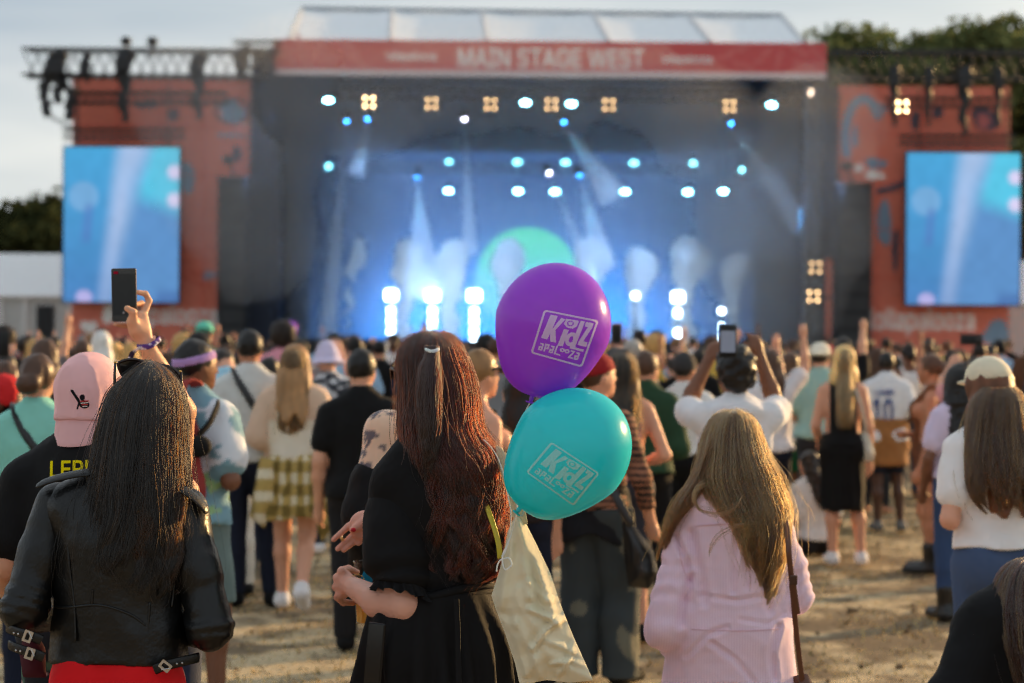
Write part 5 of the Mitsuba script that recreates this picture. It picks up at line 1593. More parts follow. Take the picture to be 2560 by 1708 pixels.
def balloon(label, cu, cv, ku, kv, half, Y, mat, pmat, quad, name='balloon'):
    key = thing(name, label, 'balloon')
    c, kn = P(cu, cv, Y), P(ku, kv, Y)
    r = half / F * Y
    ax_ = (c - kn) / np.linalg.norm(c - kn)
    lo = np.linalg.norm(c - kn)
    t = np.linspace(0, np.pi, 60)
    zz = np.where(t < np.pi / 2, np.cos(t) * r * 1.12, np.cos(t) * lo * .965)
    rr = r * np.sin(t) ** np.where(t < np.pi / 2, 1.0, 1.06)
    low = t > np.pi / 2
    s_ = (t - np.pi / 2) / (np.pi / 2)
    rr = np.where(low, r * np.cos(s_ * np.pi / 2) ** .86 * (1 - .10 * np.sin(s_ * np.pi)), rr)
    rr[-1] = .006
    rr[0] = 1e-4
    prof = np.column_stack([rr, zz])[::-1]
    m = trimesh.creation.revolve(prof, sections=96)
    if m.volume < 0:
        m.invert()
    A, B, D = frame_of(ax_)
    M = np.eye(4)
    M[:3, 0], M[:3, 1], M[:3, 2], M[:3, 3] = A, B, D, c
    if np.linalg.det(M[:3, :3]) < 0:
        M[:3, 0] *= -1
    m.apply_transform(M)
    part(key, 'skin', m, mat, 60)
    knot = [tube([kn + ax_ * .012, kn, kn - ax_ * .008], [.005, .006, .0045], 10), tube(np.array([kn - ax_ * .010 + (A * math.cos(a) + B * math.sin(a)) * (.009 + .002 * math.sin(3 * a)) for a in np.linspace(0, 2 * np.pi, 21)]), .0022, 6, cap=False)]
    part(key, 'knot', cat(knot), mat, 60)
    if quad is None:
        return key
    q = np.array(quad, float)
    vs, fs, at = [], [], 0
    for g in getattr(EMBLEM, 'geoms', [EMBLEM]):
        v, f = trimesh.creation.triangulate_polygon(shapely.segmentize(g, 2.5), engine='earcut')
        v, f = trimesh.remesh.subdivide_to_size(np.column_stack([v, np.zeros(len(v))]), f, 5.0)
        vs.append(v)
        fs.append(f + at)
        at += len(v)
    v, f = np.vstack(vs), np.vstack(fs)
    a, b = v[:, :1] / 100, v[:, 1:2] / 100
    px = (q[3] * (1 - a) + q[2] * a) * (1 - b) + (q[0] * (1 - a) + q[1] * a) * b
    o = v3(0, 0, CAM_Z)
    d = np.array([P(u, w, 1.0) - o for u, w in px])
    d /= np.linalg.norm(d, axis=1, keepdims=True)
    # onto the rubber: the print follows the balloon's round surface
    hit, ray, tri = trimesh.Trimesh(m.vertices, m.faces).ray.intersects_location(np.tile(o, (len(d), 1)), d, multiple_hits=False)
    w = np.full((len(d), 3), np.nan)
    w[ray] = hit + m.face_normals[tri] * .0007
    ok = ~np.isnan(w[f]).any((1, 2))
    pm = TM(np.nan_to_num(w), f[ok])
    part(key, 'print', pm, pmat, True, label='printed white emblem with chunky rounded lettering')
    return key


balloon('purple balloon with a pale printed emblem floating above the turquoise one', 1380, 818, 1331, 996, 146, 5.0, 'rubber_purple', 'print_purple', [(1359, 773), (1496, 798), (1456, 916), (1327, 882)])
balloon('turquoise balloon with a pale printed emblem tied below the purple one', 1426, 1128, 1303, 1274, 150, 4.92, 'rubber_teal', 'print_teal', [(1382, 1103), (1504, 1180), (1440, 1263), (1320, 1180)])
k = thing('balloon_string', 'white string running from the purple balloon down to the tote bag', 'string')
g_ = np.random.default_rng(9)
pts = spline([P(1329, 1001, 5.0), P(1318, 1026, 5.03), P(1308, 1060, 5.06), P(1296, 1130, 5.08), P(1290, 1210, 5.08), P(1300, 1262, 5.04), P(1294, 1300, 5.01), P(1276, 1360, 5.0), P(1262, 1392, 4.985)], 60)
part(k, 'strand', tube(pts + np.column_stack([np.sin(np.arange(60) * .9) * .0012] * 3), .0017, 6), 'cloth', True, lin(226, 226, 222))
k = thing('balloon_string', 'white string curling from the turquoise balloon to the bag strap', 'string')
pts = spline([P(1302, 1277, 4.92), P(1310, 1290, 4.93), P(1316, 1275, 4.94), P(1306, 1268, 4.95), P(1296, 1290, 4.96), P(1284, 1340, 4.98), P(1268, 1388, 4.98)], 50)
part(k, 'strand', tube(pts, .0017, 6), 'cloth', True, lin(226, 226, 222))
pts = spline([P(1212, 1100, 5.07), P(1240, 1130, 5.04), P(1262, 1180, 5.02), P(1276, 1240, 5.0), P(1284, 1290, 4.98), P(1280, 1340, 4.98)], 40)
k = thing('balloon_string', 'loose white string across the ends of the long brown hair', 'string')
part(k, 'strand', tube(pts, .0015, 6), 'cloth', True, lin(226, 226, 222))

# ---- the woman in the leather jacket
h1 = Hero('dark long haired woman in a black leather biker jacket and red skirt', 305, 5.0, -4, 1.585, dict(sex='f', skin='fair'))
J = h1.J
J['SL'], J['EL'], J['WL'] = h1.L(152, 1282, 5.0), h1.L(70, 1540, 4.94), h1.L(130, 1560, 5.2)
J['SR'], J['ER'], J['WR'] = h1.L(468, 1290, 5.0), h1.L(535, 1580, 4.94), h1.L(470, 1590, 5.2)
G = body_groups(J)
h1.head_to(G, 362, 1030, 5.02, 4, -4)
m = solidify(G['torso'] + G['neck'] + G['head'] + G['seat'] + G['legs']['L'] + G['legs']['R'] + G['feet'] + G['arms']['L'] + G['arms']['R'] + G['hands']['L'] + G['hands']['R'], .01)
h1.add('body', m, 'skin', tint(m, SKIN['fair'], .08))
z1 = h1.L(300, 1668)[2]
jk = grow(G['torso'], .020) + [cone((0, -.01, 1.27), (0, -.005, z1 + .03), .165, .172, (1, .76, 1), .05), cone((-.12, -.02, 1.365), (.12, -.02, 1.365), .062, .062, k=.05), cone((0, -.035, 1.38), (0, -.03, 1.45), .075, .068, k=.03)]
cr = lambda q: folds(.012, .004, (8, 8, 5), 21)(q) + ridged(.004, np.array([13, 13, 6]), 22)(q)
m = solidify(jk, .007, [lambda x, y, z: z1 + .010 * np.cos(x * 9) - z], cr)
h1.add('jacket', m, 'leather')
for S, E, Wr, sgn in ((J['SL'], J['EL'], J['WL'], -1), (J['SR'], J['ER'], J['WR'], 1)):
    def crease(q, S=S, E=E):
        a = (q - S) @ (E - S) / ((E - S) @ (E - S))
        el = np.exp(-((a - .95) / .28) ** 2)
        return el * .003 * np.sin(a * 40 + 14 * meshkit.noise(q * [7, 7, 11], 31)) + .010 * (meshkit.noise(q * [12, 12, 8], 33) - .5) + ridged(.004, np.array([20, 20, 13]), 35)(q)
    m = solidify([cone(S, S + (E - S) * .5, .060, .059, k=.04), cone(S + (E - S) * .5, E, .059, .055, k=.03), cone(E, E + (Wr - E) * .85, .055, .044, k=.03)], .007, (), crease)
    h1.add('jacket__sleeve', m, 'leather')
    # epaulette
    a, b, c = (h1.L(98, 1232, 4.95), h1.L(150, 1212, 4.94), h1.L(236, 1196, 4.93)) if sgn < 0 else (h1.L(526, 1292, 4.95), h1.L(500, 1262, 4.94), h1.L(455, 1232, 4.93))
    m = tube(spline([a, b, c], 14), np.array([.012] + [.021] * 12 + [.016]), 10, flat=.28, side=(0, .9, .4))
    h1.add('jacket__epaulette', m, 'leather')


def seam(pts, r=.0028):
    """A raised seam laid on the jacket's back along pixels."""
    w = []
    tm = trimesh.Trimesh(scene_mesh.vertices, scene_mesh.faces, process=False)
    o = v3(0, 0, CAM_Z)
    px = spline(np.array([(u, v, 0) for u, v in pts], float), 30)
    d = np.array([P(u, v, 1.0) - o for u, v, _ in px])
    d /= np.linalg.norm(d, axis=1, keepdims=True)
    hit, ray, _ = tm.ray.intersects_location(np.tile(o, (len(d), 1)), d, multiple_hits=False)
    return hit[np.argsort(ray)]


jm = solidify(jk, .012, [lambda x, y, z: z1 - z])
jm.vertices = (np.asarray(jm.vertices) * h1.s) @ h1.R.T + h1.o
scene_mesh = jm
for pts in ([(120, 1530), (170, 1535), (250, 1528), (330, 1548), (375, 1578)], [(180, 1240), (176, 1330), (182, 1430), (196, 1530), (200, 1620)], [(384, 1520), (380, 1600), (372, 1670)], [(440, 1300), (446, 1420), (440, 1530)], [(242, 1490), (240, 1530)]):
    w = seam(pts)
    if len(w) > 3:
        h1.add('jacket__seam', tube(w + v3(0, -.002, 0), .0036, 6), 'leather', world=True)
# waist straps with buckles at both sides
for u, v, a in ((84, 1607, 70), (90, 1650, 72), (428, 1676, -38)):
    c = P(u, v, 4.86)
    fr_ = sbox(-.012, -.0085, .012, .0085).buffer(.0025).difference(sbox(-.0085, -.005, .0085, .005))
    m = turned(moved(upright(slab(fr_, .004)), 0, 0, 0), -a, (0, 1, 0))
    h1.add('jacket__buckle', moved(m, c - v3(0, .012, 0)), 'metal', smooth=False, world=True)
    m = turned(bar((-.002, -.006, -.012), (.012, -.006, .002), .0018), -a, (0, 1, 0))
    h1.add('jacket__buckle_pin', moved(m, c - v3(0, .010, 0)), 'metal', world=True)
    h = 1 if u > 200 else -1
    m = tube(spline([c + v3(-.03 * h, .004, -.012), c, c + v3(.035 * h, .02, .006), c + v3(.07 * h, .06, .01)], 12), .0125, 8, flat=.22, side=(0, 0, 1))
    h1.add('jacket__waist_strap', m, 'leather', world=True)
    for q in range(2):
        h1.add('jacket__rivet', moved(trimesh.creation.icosphere(1, .0028), c + v3(.026 * h + .012 * q * h, -.003 + .006 * q, .004 + .001 * q)), 'metal', world=True)
# red skirt
sk_ = [cone((0, -.01, 1.02), (0, -.005, .92), .135, .160, (1, .76, 1), .03), cone((0, -.005, .92), (0, 0, .52), .162, .235, (1, .76, 1), .03)] + grow(G['seat'], .006)
m = solidify(sk_, .010, [lambda x, y, z: z - 1.04, lambda x, y, z: .55 - z], lambda q: np.clip((z1 + .01 - q[:, 2]) * 8, 0, 1.2) * .010 * np.sin(np.arctan2(q[:, 0], -q[:, 1] - .01) * 10 + 3 * meshkit.noise(q * 5, 4)))
h1.add('skirt', m, 'cotton', tint(m, lin(206, 18, 26), .05))
rows = [(916, 372, 376, .02, .002), (923, 356, 396, .02, .03), (938, 334, 418, .015, .05), (965, 304, 440, .01, .075), (1010, 274, 458, .01, .096), (1060, 260, 465, .005, .108), (1120, 248, 468, .0, .112), (1200, 236, 478, -.01, .115), (1280, 222, 485, -.02, .112),
        (1350, 208, 488, -.03, .105), (1410, 202, 488, -.035, .095), (1450, 206, 484, -.035, .085), (1485, 222, 472, -.035, .07), (1508, 250, 445, -.03, .05)]
mane1 = Mane(rows, 5.0)
m = mane1.mass(.94, .94, 13, .030)
key = h1.add('hair', m, 'hairmass', tint(m, lin(30, 24, 22), .2, 5, 30), world=True)
locks(key, mane1, 6000, 21, [('dark_lock', 'hair_dark', 17), ('brown_lock', 'hair_brown', 3)], wave=.026, freq=2.8, clumps=50, tight=.84, rho=(.92, 1.09), t1=(.88, 1.03), start=.42, r=.00068, frizz=.002, npt=30, flyaway=.04)
s_ = mane1.strands(120, 22, wave=.02, freq=3, clumps=120, tight=.1, rho=(1.02, 1.12), t1=(.5, 1.0), start=.3, r=.0004, flyaway=.6)
curves(key + '__loose_lock', s_, 'hair_dark')
# sunglasses pushed up on the head
k_ = h1.key
fr_l, fr_r, nose_ = P(290, 919, 5.06), P(452, 940, 5.04), P(374, 920, 5.05)
tone = lin(36, 20, 18)
for a, b, sg in ((P(297, 926, 5.03), P(362, 924, 5.05), -1), (P(386, 930, 5.05), P(448, 950, 5.03), 1)):
    top_ = spline([a + v3(0, 0, .004), (a + b) / 2 + v3(0, 0, .012), b + v3(0, 0, .004)], 12)
    low_ = spline([b + v3(0, 0, .0), b * .75 + a * .25 + v3(0, .004, -.034), a * .75 + b * .25 + v3(0, .004, -.032), a + v3(0, 0, -.002)], 12)
    loop = np.vstack([top_, low_])
    part(k_, 'sunglasses__rim', tube(np.vstack([loop, loop[:1]]), .0042, 6, cap=False), 'gloss', True, tone)
    part(k_, 'sunglasses__lens', TM(np.vstack([loop, loop.mean(0)]), [(q, (q + 1) % 24, 24) for q in range(24)]), 'shades')
part(k_, 'sunglasses__bridge', tube(spline([P(362, 922, 5.06), P(374, 916, 5.06), P(386, 926, 5.06)], 8), .0035, 6), 'gloss', True, tone)
for a, b, c in ((P(290, 921, 5.06), P(288, 960, 5.04), P(290, 1000, 5.05)), (P(452, 941, 5.04), P(455, 985, 5.02), P(454, 1030, 5.02))):
    part(k_, 'sunglasses__temple', tube(spline([a, b, c], 10), .0035, 6, flat=1.6), 'gloss', True, tone)
    part(k_, 'sunglasses__hinge', moved(trimesh.creation.icosphere(1, .0035), a - v3(0, .006, 0)), 'gold')
k = thing('shoulder_bag', 'dark maroon bag beside the hip of the leather jacket woman', 'bag')
m = inflate([(72, 1600), (100, 1592), (125, 1640), (128, 1712), (70, 1712), (60, 1650)], 5.12, .03, .012, lambda p: .006 * (meshkit.noise(p * 20, 3) - .5))
part(k, 'sack', m, 'cotton', True, tint(m, lin(70, 26, 36), .1))
part(k, 'strap', tube(spline([P(84, 1600, 5.12), P(96, 1500, 5.14), P(120, 1400, 5.14)], 12), .008, 6), 'cotton', True, lin(60, 22, 30))

# ---- the man in the pink cap
h3 = Hero('man in a pink cap worn backwards and a black shirt with yellow letters', 212, 5.8, -6, 1.632, dict(sex='m', skin='tan'))
J = h3.J
J['SL'], J['EL'], J['WL'] = h3.L(58, 1232, 5.78), h3.L(22, 1440, 5.74), h3.L(40, 1520, 5.95)
J['SR'], J['ER'], J['WR'] = h3.L(368, 1232, 5.8), h3.L(400, 1450, 5.76), h3.L(370, 1560, 5.95)
G = body_groups(J)
Rh3, at3 = rot(-8, -6), v3(0, 0, 1.5)
G['head'] = spin(G['head'], Rh3, at3)
m = solidify(G['torso'] + G['neck'] + G['head'] + G['seat'] + G['legs']['L'] + G['legs']['R'] + G['feet'] + G['arms']['L'] + G['arms']['R'] + G['hands']['L'] + G['hands']['R'], .01)
h3.add('body', m, 'skin', tint(m, lin(196, 138, 106), .1))
p = [cone(J['S' + n] , J['S' + n] + (J['E' + n] - J['S' + n]) * .66, .072, .075, k=.03) for n in 'LR']
m = solidify(grow(G['torso'], .022) + p + [cone((0, -.01, 1.28), (0, 0, .86), .175, .17, (1, .76, 1), .05)], .009, [lambda x, y, z: .87 - z], folds(.012, .006))
h3.add('shirt', m, 'cotton', tint(m, lin(14, 14, 16), .1))
tm_ = m.copy()
tm_.vertices = (np.asarray(tm_.vertices) * h3.s) @ h3.R.T + h3.o


def on_cloth(mesh2d, surf, put_px, lift=.0012):
    """A flat print laid on the back of a garment: each corner goes to the cloth behind its pixel."""
    v = np.asarray(mesh2d.vertices)
    o = v3(0, 0, CAM_Z)
    d = np.array([P(*put_px(x, y), 1.0) - o for x, y, _ in v])
    d /= np.linalg.norm(d, axis=1, keepdims=True)
    hit, ray, tri = trimesh.Trimesh(surf.vertices, surf.faces, process=False).ray.intersects_location(np.tile(o, (len(d), 1)), d, multiple_hits=False)
    w = np.full((len(d), 3), np.nan)
    w[ray] = hit - d[ray] * lift
    f = mesh2d.faces[~np.isnan(w[mesh2d.faces]).any((1, 2))]
    return TM(np.nan_to_num(w), f)


def flat_text(text, step=.12):
    m = meshkit.text_mesh(text, 1.0, .002, True)
    f = m.faces[np.abs(m.face_normals[:, 2]) > .9]
    f = f[m.triangles_center[np.abs(m.face_normals[:, 2]) > .9][:, 2] > .001]
    v, f = trimesh.remesh.subdivide_to_size(m.vertices, f, step)
    return TM(v, f)


t_ = flat_text('LERN')
w_ = t_.bounds[1][0]
m = on_cloth(t_, tm_, lambda x, y: (126 + 122 * x / w_, 1211 - 40 * y - 5 * x / w_))
part(h3.key, 'shirt__lettering', m, 'cloth', False, lin(226, 206, 20), label='yellow capital letters across the back')
floral = lambda v: np.where((meshkit.noise(v * 26, 5) > .72)[:, None], lin(196, 150, 150), np.where((meshkit.noise(v * 30 + 9, 6) > .74)[:, None], lin(70, 96, 80), lin(28, 30, 36)))
m = solidify(grow(G['seat'], .02) + [cone((0, 0, .92), (0, 0, 1.02), .175, .16, (1, .76, 1), .03)] + [cone(J['H' + n], J['K' + n], .105, .09, k=.03) for n in 'LR'], .012, [lambda x, y, z: z - 1.0, lambda x, y, z: .48 - z])
h3.add('shorts', m, 'cotton', tint(m, floral, .1))
# cap: crown, bill down the neck, button, vent stitching, embroidered patch
hp = lambda ps: spin(ps, Rh3, at3)
PK = lin(228, 178, 180)
pucker = lambda q: ridged(.004, np.array([26, 26, 10]), 41)(q) + .004 * (meshkit.noise(q * 22, 42) - .5)
cc = HC + v3(0, -.004, .022)
m = solidify(hp([ball(cc, (.097, .113, .108), .02), cone(cc + v3(0, -.02, -.02), cc + v3(0, -.03, -.09), .088, .084, (1, .98, 1), .02)]), .006, [inside(lambda x, y, z: HC[2] - .082 + .35 * np.maximum(y - HC[1] + .03, 0) - z, Rh3, at3)], pucker)
h3.add('cap', m, 'cotton', tint(m, PK, .05, 4, 18))
crown = m.copy()
crown.vertices = (np.asarray(crown.vertices) * h3.s) @ h3.R.T + h3.o
bill = []
for a in np.linspace(-1.15, 1.15, 25):
    for b in np.linspace(0, 1, 8):
        x_, y_ = .088 * math.sin(a) * (1 + .02 * b), -.100 * math.cos(a) * (1 - .1 * b)
        bill.append(cc + v3(x_, y_ - .004 - .022 * b * math.cos(a), -.098 - .088 * b * (math.cos(a * .9) ** .5)))
i, j = np.meshgrid(np.arange(24), np.arange(7), indexing='ij')
q = np.stack([i * 8 + j, (i + 1) * 8 + j, (i + 1) * 8 + j + 1, i * 8 + j + 1], -1).reshape(-1, 4)
bm = np.array(bill)
bm = (bm - at3) @ Rh3.T + at3
off = np.zeros_like(bm)
off[:, 1] = .005
f1 = np.vstack([q[:, [0, 1, 2]], q[:, [0, 2, 3]]])
rim = [(a * 8 + 7, (a + 1) * 8 + 7) for a in range(24)] + [(a, a + 1) for a in range(7)] + [(24 * 8 + a + 1, 24 * 8 + a) for a in range(7)]
f2 = [t for a, b in rim for t in ((a, b, b + 200), (a, b + 200, a + 200))]
h3.add('cap__bill', TM(np.vstack([bm, bm + off]), np.vstack([f1, f1[:, ::-1] + 200, f2])), 'cotton', np.tile(PK * .97, (400, 1)))
h3.add('cap__button', moved(solidify(hp([ball(cc + v3(0, -.01, .104), (.011, .011, .006), .003)]), .003), 0, 0, 0), 'cotton', None or PK * .95)


def stitch(draw, mesh, col, name):
    """Embroidery: a small raised patch that follows the cap."""
    v, f = trimesh.creation.triangulate_polygon(shapely.segmentize(draw, 3.0), engine='earcut')
    v, f = trimesh.remesh.subdivide_to_size(np.column_stack([v, np.zeros(len(v))]), f, 4.0)
    m = on_cloth(TM(v, f), mesh, lambda x, y: (x, y), .0016)
    part(h3.key, name, m, 'cloth', False, col)


stitch(LineString([(182, 994), (204, 1026)]).buffer(3.4), crown, lin(30, 30, 32), 'cap__embroidery')
stitch(LineString([(201, 1020), (196, 1038)]).buffer(2.0), crown, lin(30, 30, 32), 'cap__embroidery')
stitch(aff.scale(Point(208, 1010).buffer(6.5), 1, 1.15), crown, lin(34, 32, 36), 'cap__embroidery')
stitch(aff.rotate(aff.scale(Point(213, 1027).buffer(12), 1.1, .85), 12), crown, lin(34, 32, 36), 'cap__embroidery')
for q in range(4):
    on = LineString([(203 + q * 2, 1020 + q * 4.2), (223 - q * 1.0, 1018 + q * 4.6)]).buffer(1.2)
    v, f = trimesh.creation.triangulate_polygon(on, engine='earcut')
    part(h3.key, 'cap__embroidery', on_cloth(TM(np.column_stack([v, np.zeros(len(v))]), f), crown, lambda x, y: (x, y), .0028), 'cloth', False, lin(198, 70, 66) if q % 2 == 0 else lin(226, 210, 206))
hr = solidify(hp([ball(HC + v3(0, -.01, -.02), (.081, .096, .085), .02)]), .008, [inside(lambda x, y, z: z - HC[2] - .02, Rh3, at3), inside(lambda x, y, z: y - HC[1] - .02, Rh3, at3)])
h3.add('hair', hr, 'hairmass', tint(hr, HAIR['dark'], .2))

# ---- the person behind her who films with a raised arm
h4 = Hero('person hidden behind the leather jacket woman holding a phone high', 385, 6.3, 0, 1.52, dict(sex='f', skin='fair'))
J = h4.J
J['SR'], J['ER'], J['WR'] = h4.L(452, 1180, 6.25), h4.L(462, 1040, 6.1), h4.L(370, 885, 6.02)
G = body_groups(J)
ps = [cone(J['SR'], J['ER'], .046, .040, k=.03), cone(J['ER'], J['ER'] + (J['WR'] - J['ER']) * .4, .040, .042, k=.02), cone(J['ER'] + (J['WR'] - J['ER']) * .4, J['WR'], .041, .029, k=.02)]
pl = lambda u, v, y: h4.L(u, v, y)
hd = [cone(J['WR'], pl(350, 838, 6.02), .028, .031, (1, .8, 1), .02), cone(pl(350, 838, 6.02), pl(352, 812, 6.03), .031, .026, (1, .8, 1), .02), cone(pl(340, 838, 6.0), pl(330, 818, 5.99), .024, .020, k=.02)]
for a, b, c, d, r in (((354, 812, 6.03), (372, 766, 6.06), (362, 748, 6.05), (341, 745, 6.03), .0105), ((352, 812, 6.05), (362, 780, 6.10), (352, 772, 6.09), (336, 776, 6.06), .0105), ((346, 822, 6.06), (350, 800, 6.1), (336, 796, 6.1), (318, 800, 6.07), .0105), ((342, 838, 6.05), (325, 830, 6.07), (305, 828, 6.05), (288, 826, 6.02), .0095)):
    hd += [cone(pl(*a), pl(*b), r * 1.15, r, k=.008), cone(pl(*b), pl(*c), r, r * .95, k=.005), cone(pl(*c), pl(*d), r * .95, r * .8, k=.004)]
hd += [cone(pl(332, 818, 5.985), pl(332, 795, 5.97), .016, .013, k=.01), cone(pl(332, 795, 5.97), pl(317, 786, 5.965), .012, .011, k=.006)]
m = solidify(G['torso'] + G['neck'] + G['head'] + G['seat'] + G['legs']['L'] + G['legs']['R'] + G['feet'] + G['arms']['L'] + G['hands']['L'] + ps, .012)
h4.add('body', m, 'skin', tint(m, lin(218, 164, 128), .08))
m = solidify(hd, .0045)
h4.add('hand', m, 'skin', tint(m, lin(220, 166, 132), .08))
m = solidify(grow(G['torso'], .02) + [cone(J['SL'], J['EL'], .06, .06)], .012, [lambda x, y, z: .95 - z, lambda x, y, z: np.where(x > .12, 1, -1)])
h4.add('top', m, 'cotton', tint(m, lin(40, 40, 46), .1))
p, cl, bp = hair_prims('long', .3)
m = solidify(p, .012, cl, bp)
h4.add('hair', m, 'hairmass', tint(m, HAIR['dark'], .2))
m = solidify(grow(G['seat'], .014) + [cone(J['H' + n], J['K' + n], .10, .07, k=.03) for n in 'LR'] + [cone(J['K' + n], J['A' + n], .07, .06, k=.03) for n in 'LR'], .014)
h4.add('jeans', m, 'cotton', tint(m, lin(50, 60, 84), .1))
k = thing('mobile_phone', 'black phone with a red edge held up by a raised hand at the left', 'phone')
c = P(309, 752, 6.02)
w_, l_ = 63 / F * 6.02, 133 / F * 6.02
ph = turned(rbox(w_, .011, l_, .0052), -1.5, (0, 1, 0))
part(k, 'case', moved(ph, c), 'gloss', 40, lin(58, 20, 20))
fr_ = sbox(-w_ / 2 + .002, -l_ / 2 + .002, w_ / 2 - .002, l_ / 2 - .002).buffer(-.004).buffer(.004)
part(k, 'glass', moved(turned(upright(slab(fr_, .0008)), -1.5, (0, 1, 0)), c - v3(0, .0054, 0)), 'shades')
sc = sbox(-w_ / 2 + .004, -l_ / 2 + .018, w_ / 2 - .004, l_ / 2 - .017)
part(k, 'display', moved(turned(upright(slab(sc, .0003)), -1.5, (0, 1, 0)), c - v3(0, .0064, 0)), 'glassy')
part(k, 'display__arch', moved(turned(upright(slab(aff.translate(aff.scale(Point(0, 0).buffer(.026), 1, .55).intersection(sbox(-1, 0, 1, 1)), 0, -l_ / 2 + .034), .0002)), -1.5, (0, 1, 0)), c - v3(0, .0067, 0)), 'glassy')
part(k, 'shutter_button', moved(trimesh.creation.icosphere(1, .0036), P(308, 797, 6.008)), 'gloss', 40, lin(150, 150, 158))
part(k, 'recording_sign', moved(upright(slab(sbox(-.007, -.004, .007, .004), .0003)), P(287, 697, 6.011)), 'cloth', False, lin(150, 24, 50))
k_ = h4.key
a, b = P(349, 884, 5.99), P(391, 858, 6.02)
ctr = (a + b) / 2
A, B, D = frame_of(P(362, 850, 6.02) - P(385, 905, 6.04))
wv = np.linspace(0, 2 * np.pi, 49)
cuff = np.array([ctr + (A * math.cos(t) + B * math.sin(t)) * .036 + D * .002 * math.sin(3 * t) for t in wv]) + v3(0, .018, 0)
cols = lambda m: np.where((meshkit.noise(np.asarray(m.vertices) * 60, 3) > .5)[:, None], lin(226, 222, 232), np.where((meshkit.noise(np.asarray(m.vertices) * 50, 8) > .5)[:, None], lin(92, 62, 140), lin(40, 30, 52)))
m = tube(cuff, .0085, 8, cap=False, flat=.25, side=np.tile(D, (49, 1)))
part(k_, 'wristband', m, 'cotton', True, cols(m))
m = tube(spline([a, P(338, 892, 5.985), P(328, 905, 5.985), P(326, 922, 5.985)], 16), .0075, 8, flat=.25, side=(.7, 0, .7))
part(k_, 'wristband__tail', m, 'cotton', True, cols(m))

# ---- the woman in the pink shirt
h5 = Hero('woman with long sandy hair in an oversized pale pink shirt', 1830, 6.2, -6, 1.53, dict(sex='f', skin='fair'))
J = h5.J
J['SL'], J['EL'], J['WL'] = h5.L(1714, 1322, 6.2), h5.L(1670, 1568, 6.12), h5.L(1694, 1612, 6.30)
J['SR'], J['ER'], J['WR'] = h5.L(1956, 1314, 6.2), h5.L(1998, 1480, 6.2), h5.L(1965, 1495, 6.42)
G = body_groups(J)
G['torso'][3] = cone((-.12, -.012, 1.305), (.12, -.012, 1.305), .044, .044, k=.05)
G['torso'][4:6] = [cone((s * .11, -.018, 1.32), (s * .02, -.012, 1.42), .034, .044, k=.04) for s in (-1, 1)]
hc5, hR5 = h5.head_to(G, 1832, 1104, 6.24, 10, -16)
m = solidify(G['torso'] + G['neck'] + G['head'] + G['seat'] + G['legs']['L'] + G['legs']['R'] + G['feet'] + G['arms']['L'] + G['arms']['R'] + G['hands']['L'] + G['hands']['R'], .011)
h5.add('body', m, 'skin', tint(m, SKIN['fair'], .08))
PINK = lin(226, 194, 212)
STRIPE = [ink(228, 204, 222), ink(220, 193, 214)]
bs('pink_stripe', type='twosided', bsdf={'type': 'principled', 'base_color': mikit.proc(lambda p, n, uv: mikit.mix(STRIPE[0], STRIPE[1], mikit.smoothstep(.3, .8, .5 + .5 * dr.sin(p.x * 780.0)) * .7 + .3 * mikit.noise(p.x * 300, p.y * 300, p.z * 60))), 'roughness': .85, 'specular': .2, 'sheen': .3})
zc = h5.L(1830, 1700)[2]
body_ = grow(G['torso'], .018) + [cone((0, -.02, 1.28), (0, -.005, zc), .158, .235, (1, .72, 1), .05), cone((-.10, -.025, 1.305), (.10, -.025, 1.305), .056, .056, k=.05), cone((0, -.045, 1.39), (0, -.03, 1.475), .074, .064, k=.03)]
pleats = lambda q: .009 * np.sin(q[:, 0] * 34 + 5 * meshkit.noise(q * [4, 4, 1.4], 51)) * np.clip((1.34 - q[:, 2]) * 3, 0, 1) * (.3 + meshkit.noise(q * [3, 3, 1.0], 52)) + folds(.014, .004, (8, 8, 2.6), 53)(q) + ridged(.006, np.array([9, 9, 4]) , 55)(q) + ridged(.004, np.array([20, 20, 26]), 57)(q)
SHIRT = creases([([(1762, 1485), (1850, 1496), (1960, 1478)], .008, .006), ([(1745, 1440), (1720, 1500), (1712, 1560)], .010, .009), ([(1850, 1310), (1846, 1400), (1842, 1470)], .008, .008), ([(1872, 1310), (1874, 1400), (1880, 1460)], .008, .007), ([(1740, 1330), (1760, 1420), (1775, 1500)], .012, .010),
                 ([(1930, 1320), (1920, 1420), (1935, 1520)], .010, .009), ([(1790, 1600), (1850, 1640), (1900, 1700)], .008, .007), ([(1730, 1640), (1780, 1580), (1830, 1560)], .008, .006), ([(1960, 1560), (1940, 1620), (1950, 1690)], .010, .010), ([(1700, 1340), (1728, 1400), (1738, 1450)], .009, .009), ([(1860, 1540), (1930, 1552), (1980, 1530)], .006, .005)], 6.05, h5.W_all)


def shirt_bump(q):
    out = SHIRT(q) * (q[:, 1] < 0) + .45 * pleats(q) * np.clip((.20 - np.abs(q[:, 0])) * 12, .25, 1)
    for S, E in ((J['SL'], J['EL']), (J['SR'], J['ER'])):
        d = E - S
        a = (q - S) @ d / (d @ d)
        near = np.clip(1.7 - np.linalg.norm(q - S - np.clip(a, 0, 1)[:, None] * d, axis=1) / .085, 0, 1) * np.clip(a * 4 - .3, 0, 1)
        out = out + near * (.003 * np.sin(a * 24 + 14 * meshkit.noise(q * 6, 61)) + .016 * (meshkit.noise(q * [10, 10, 8], 63) - .5) + ridged(.008, np.array([14, 14, 10]), 65)(q))
    return out


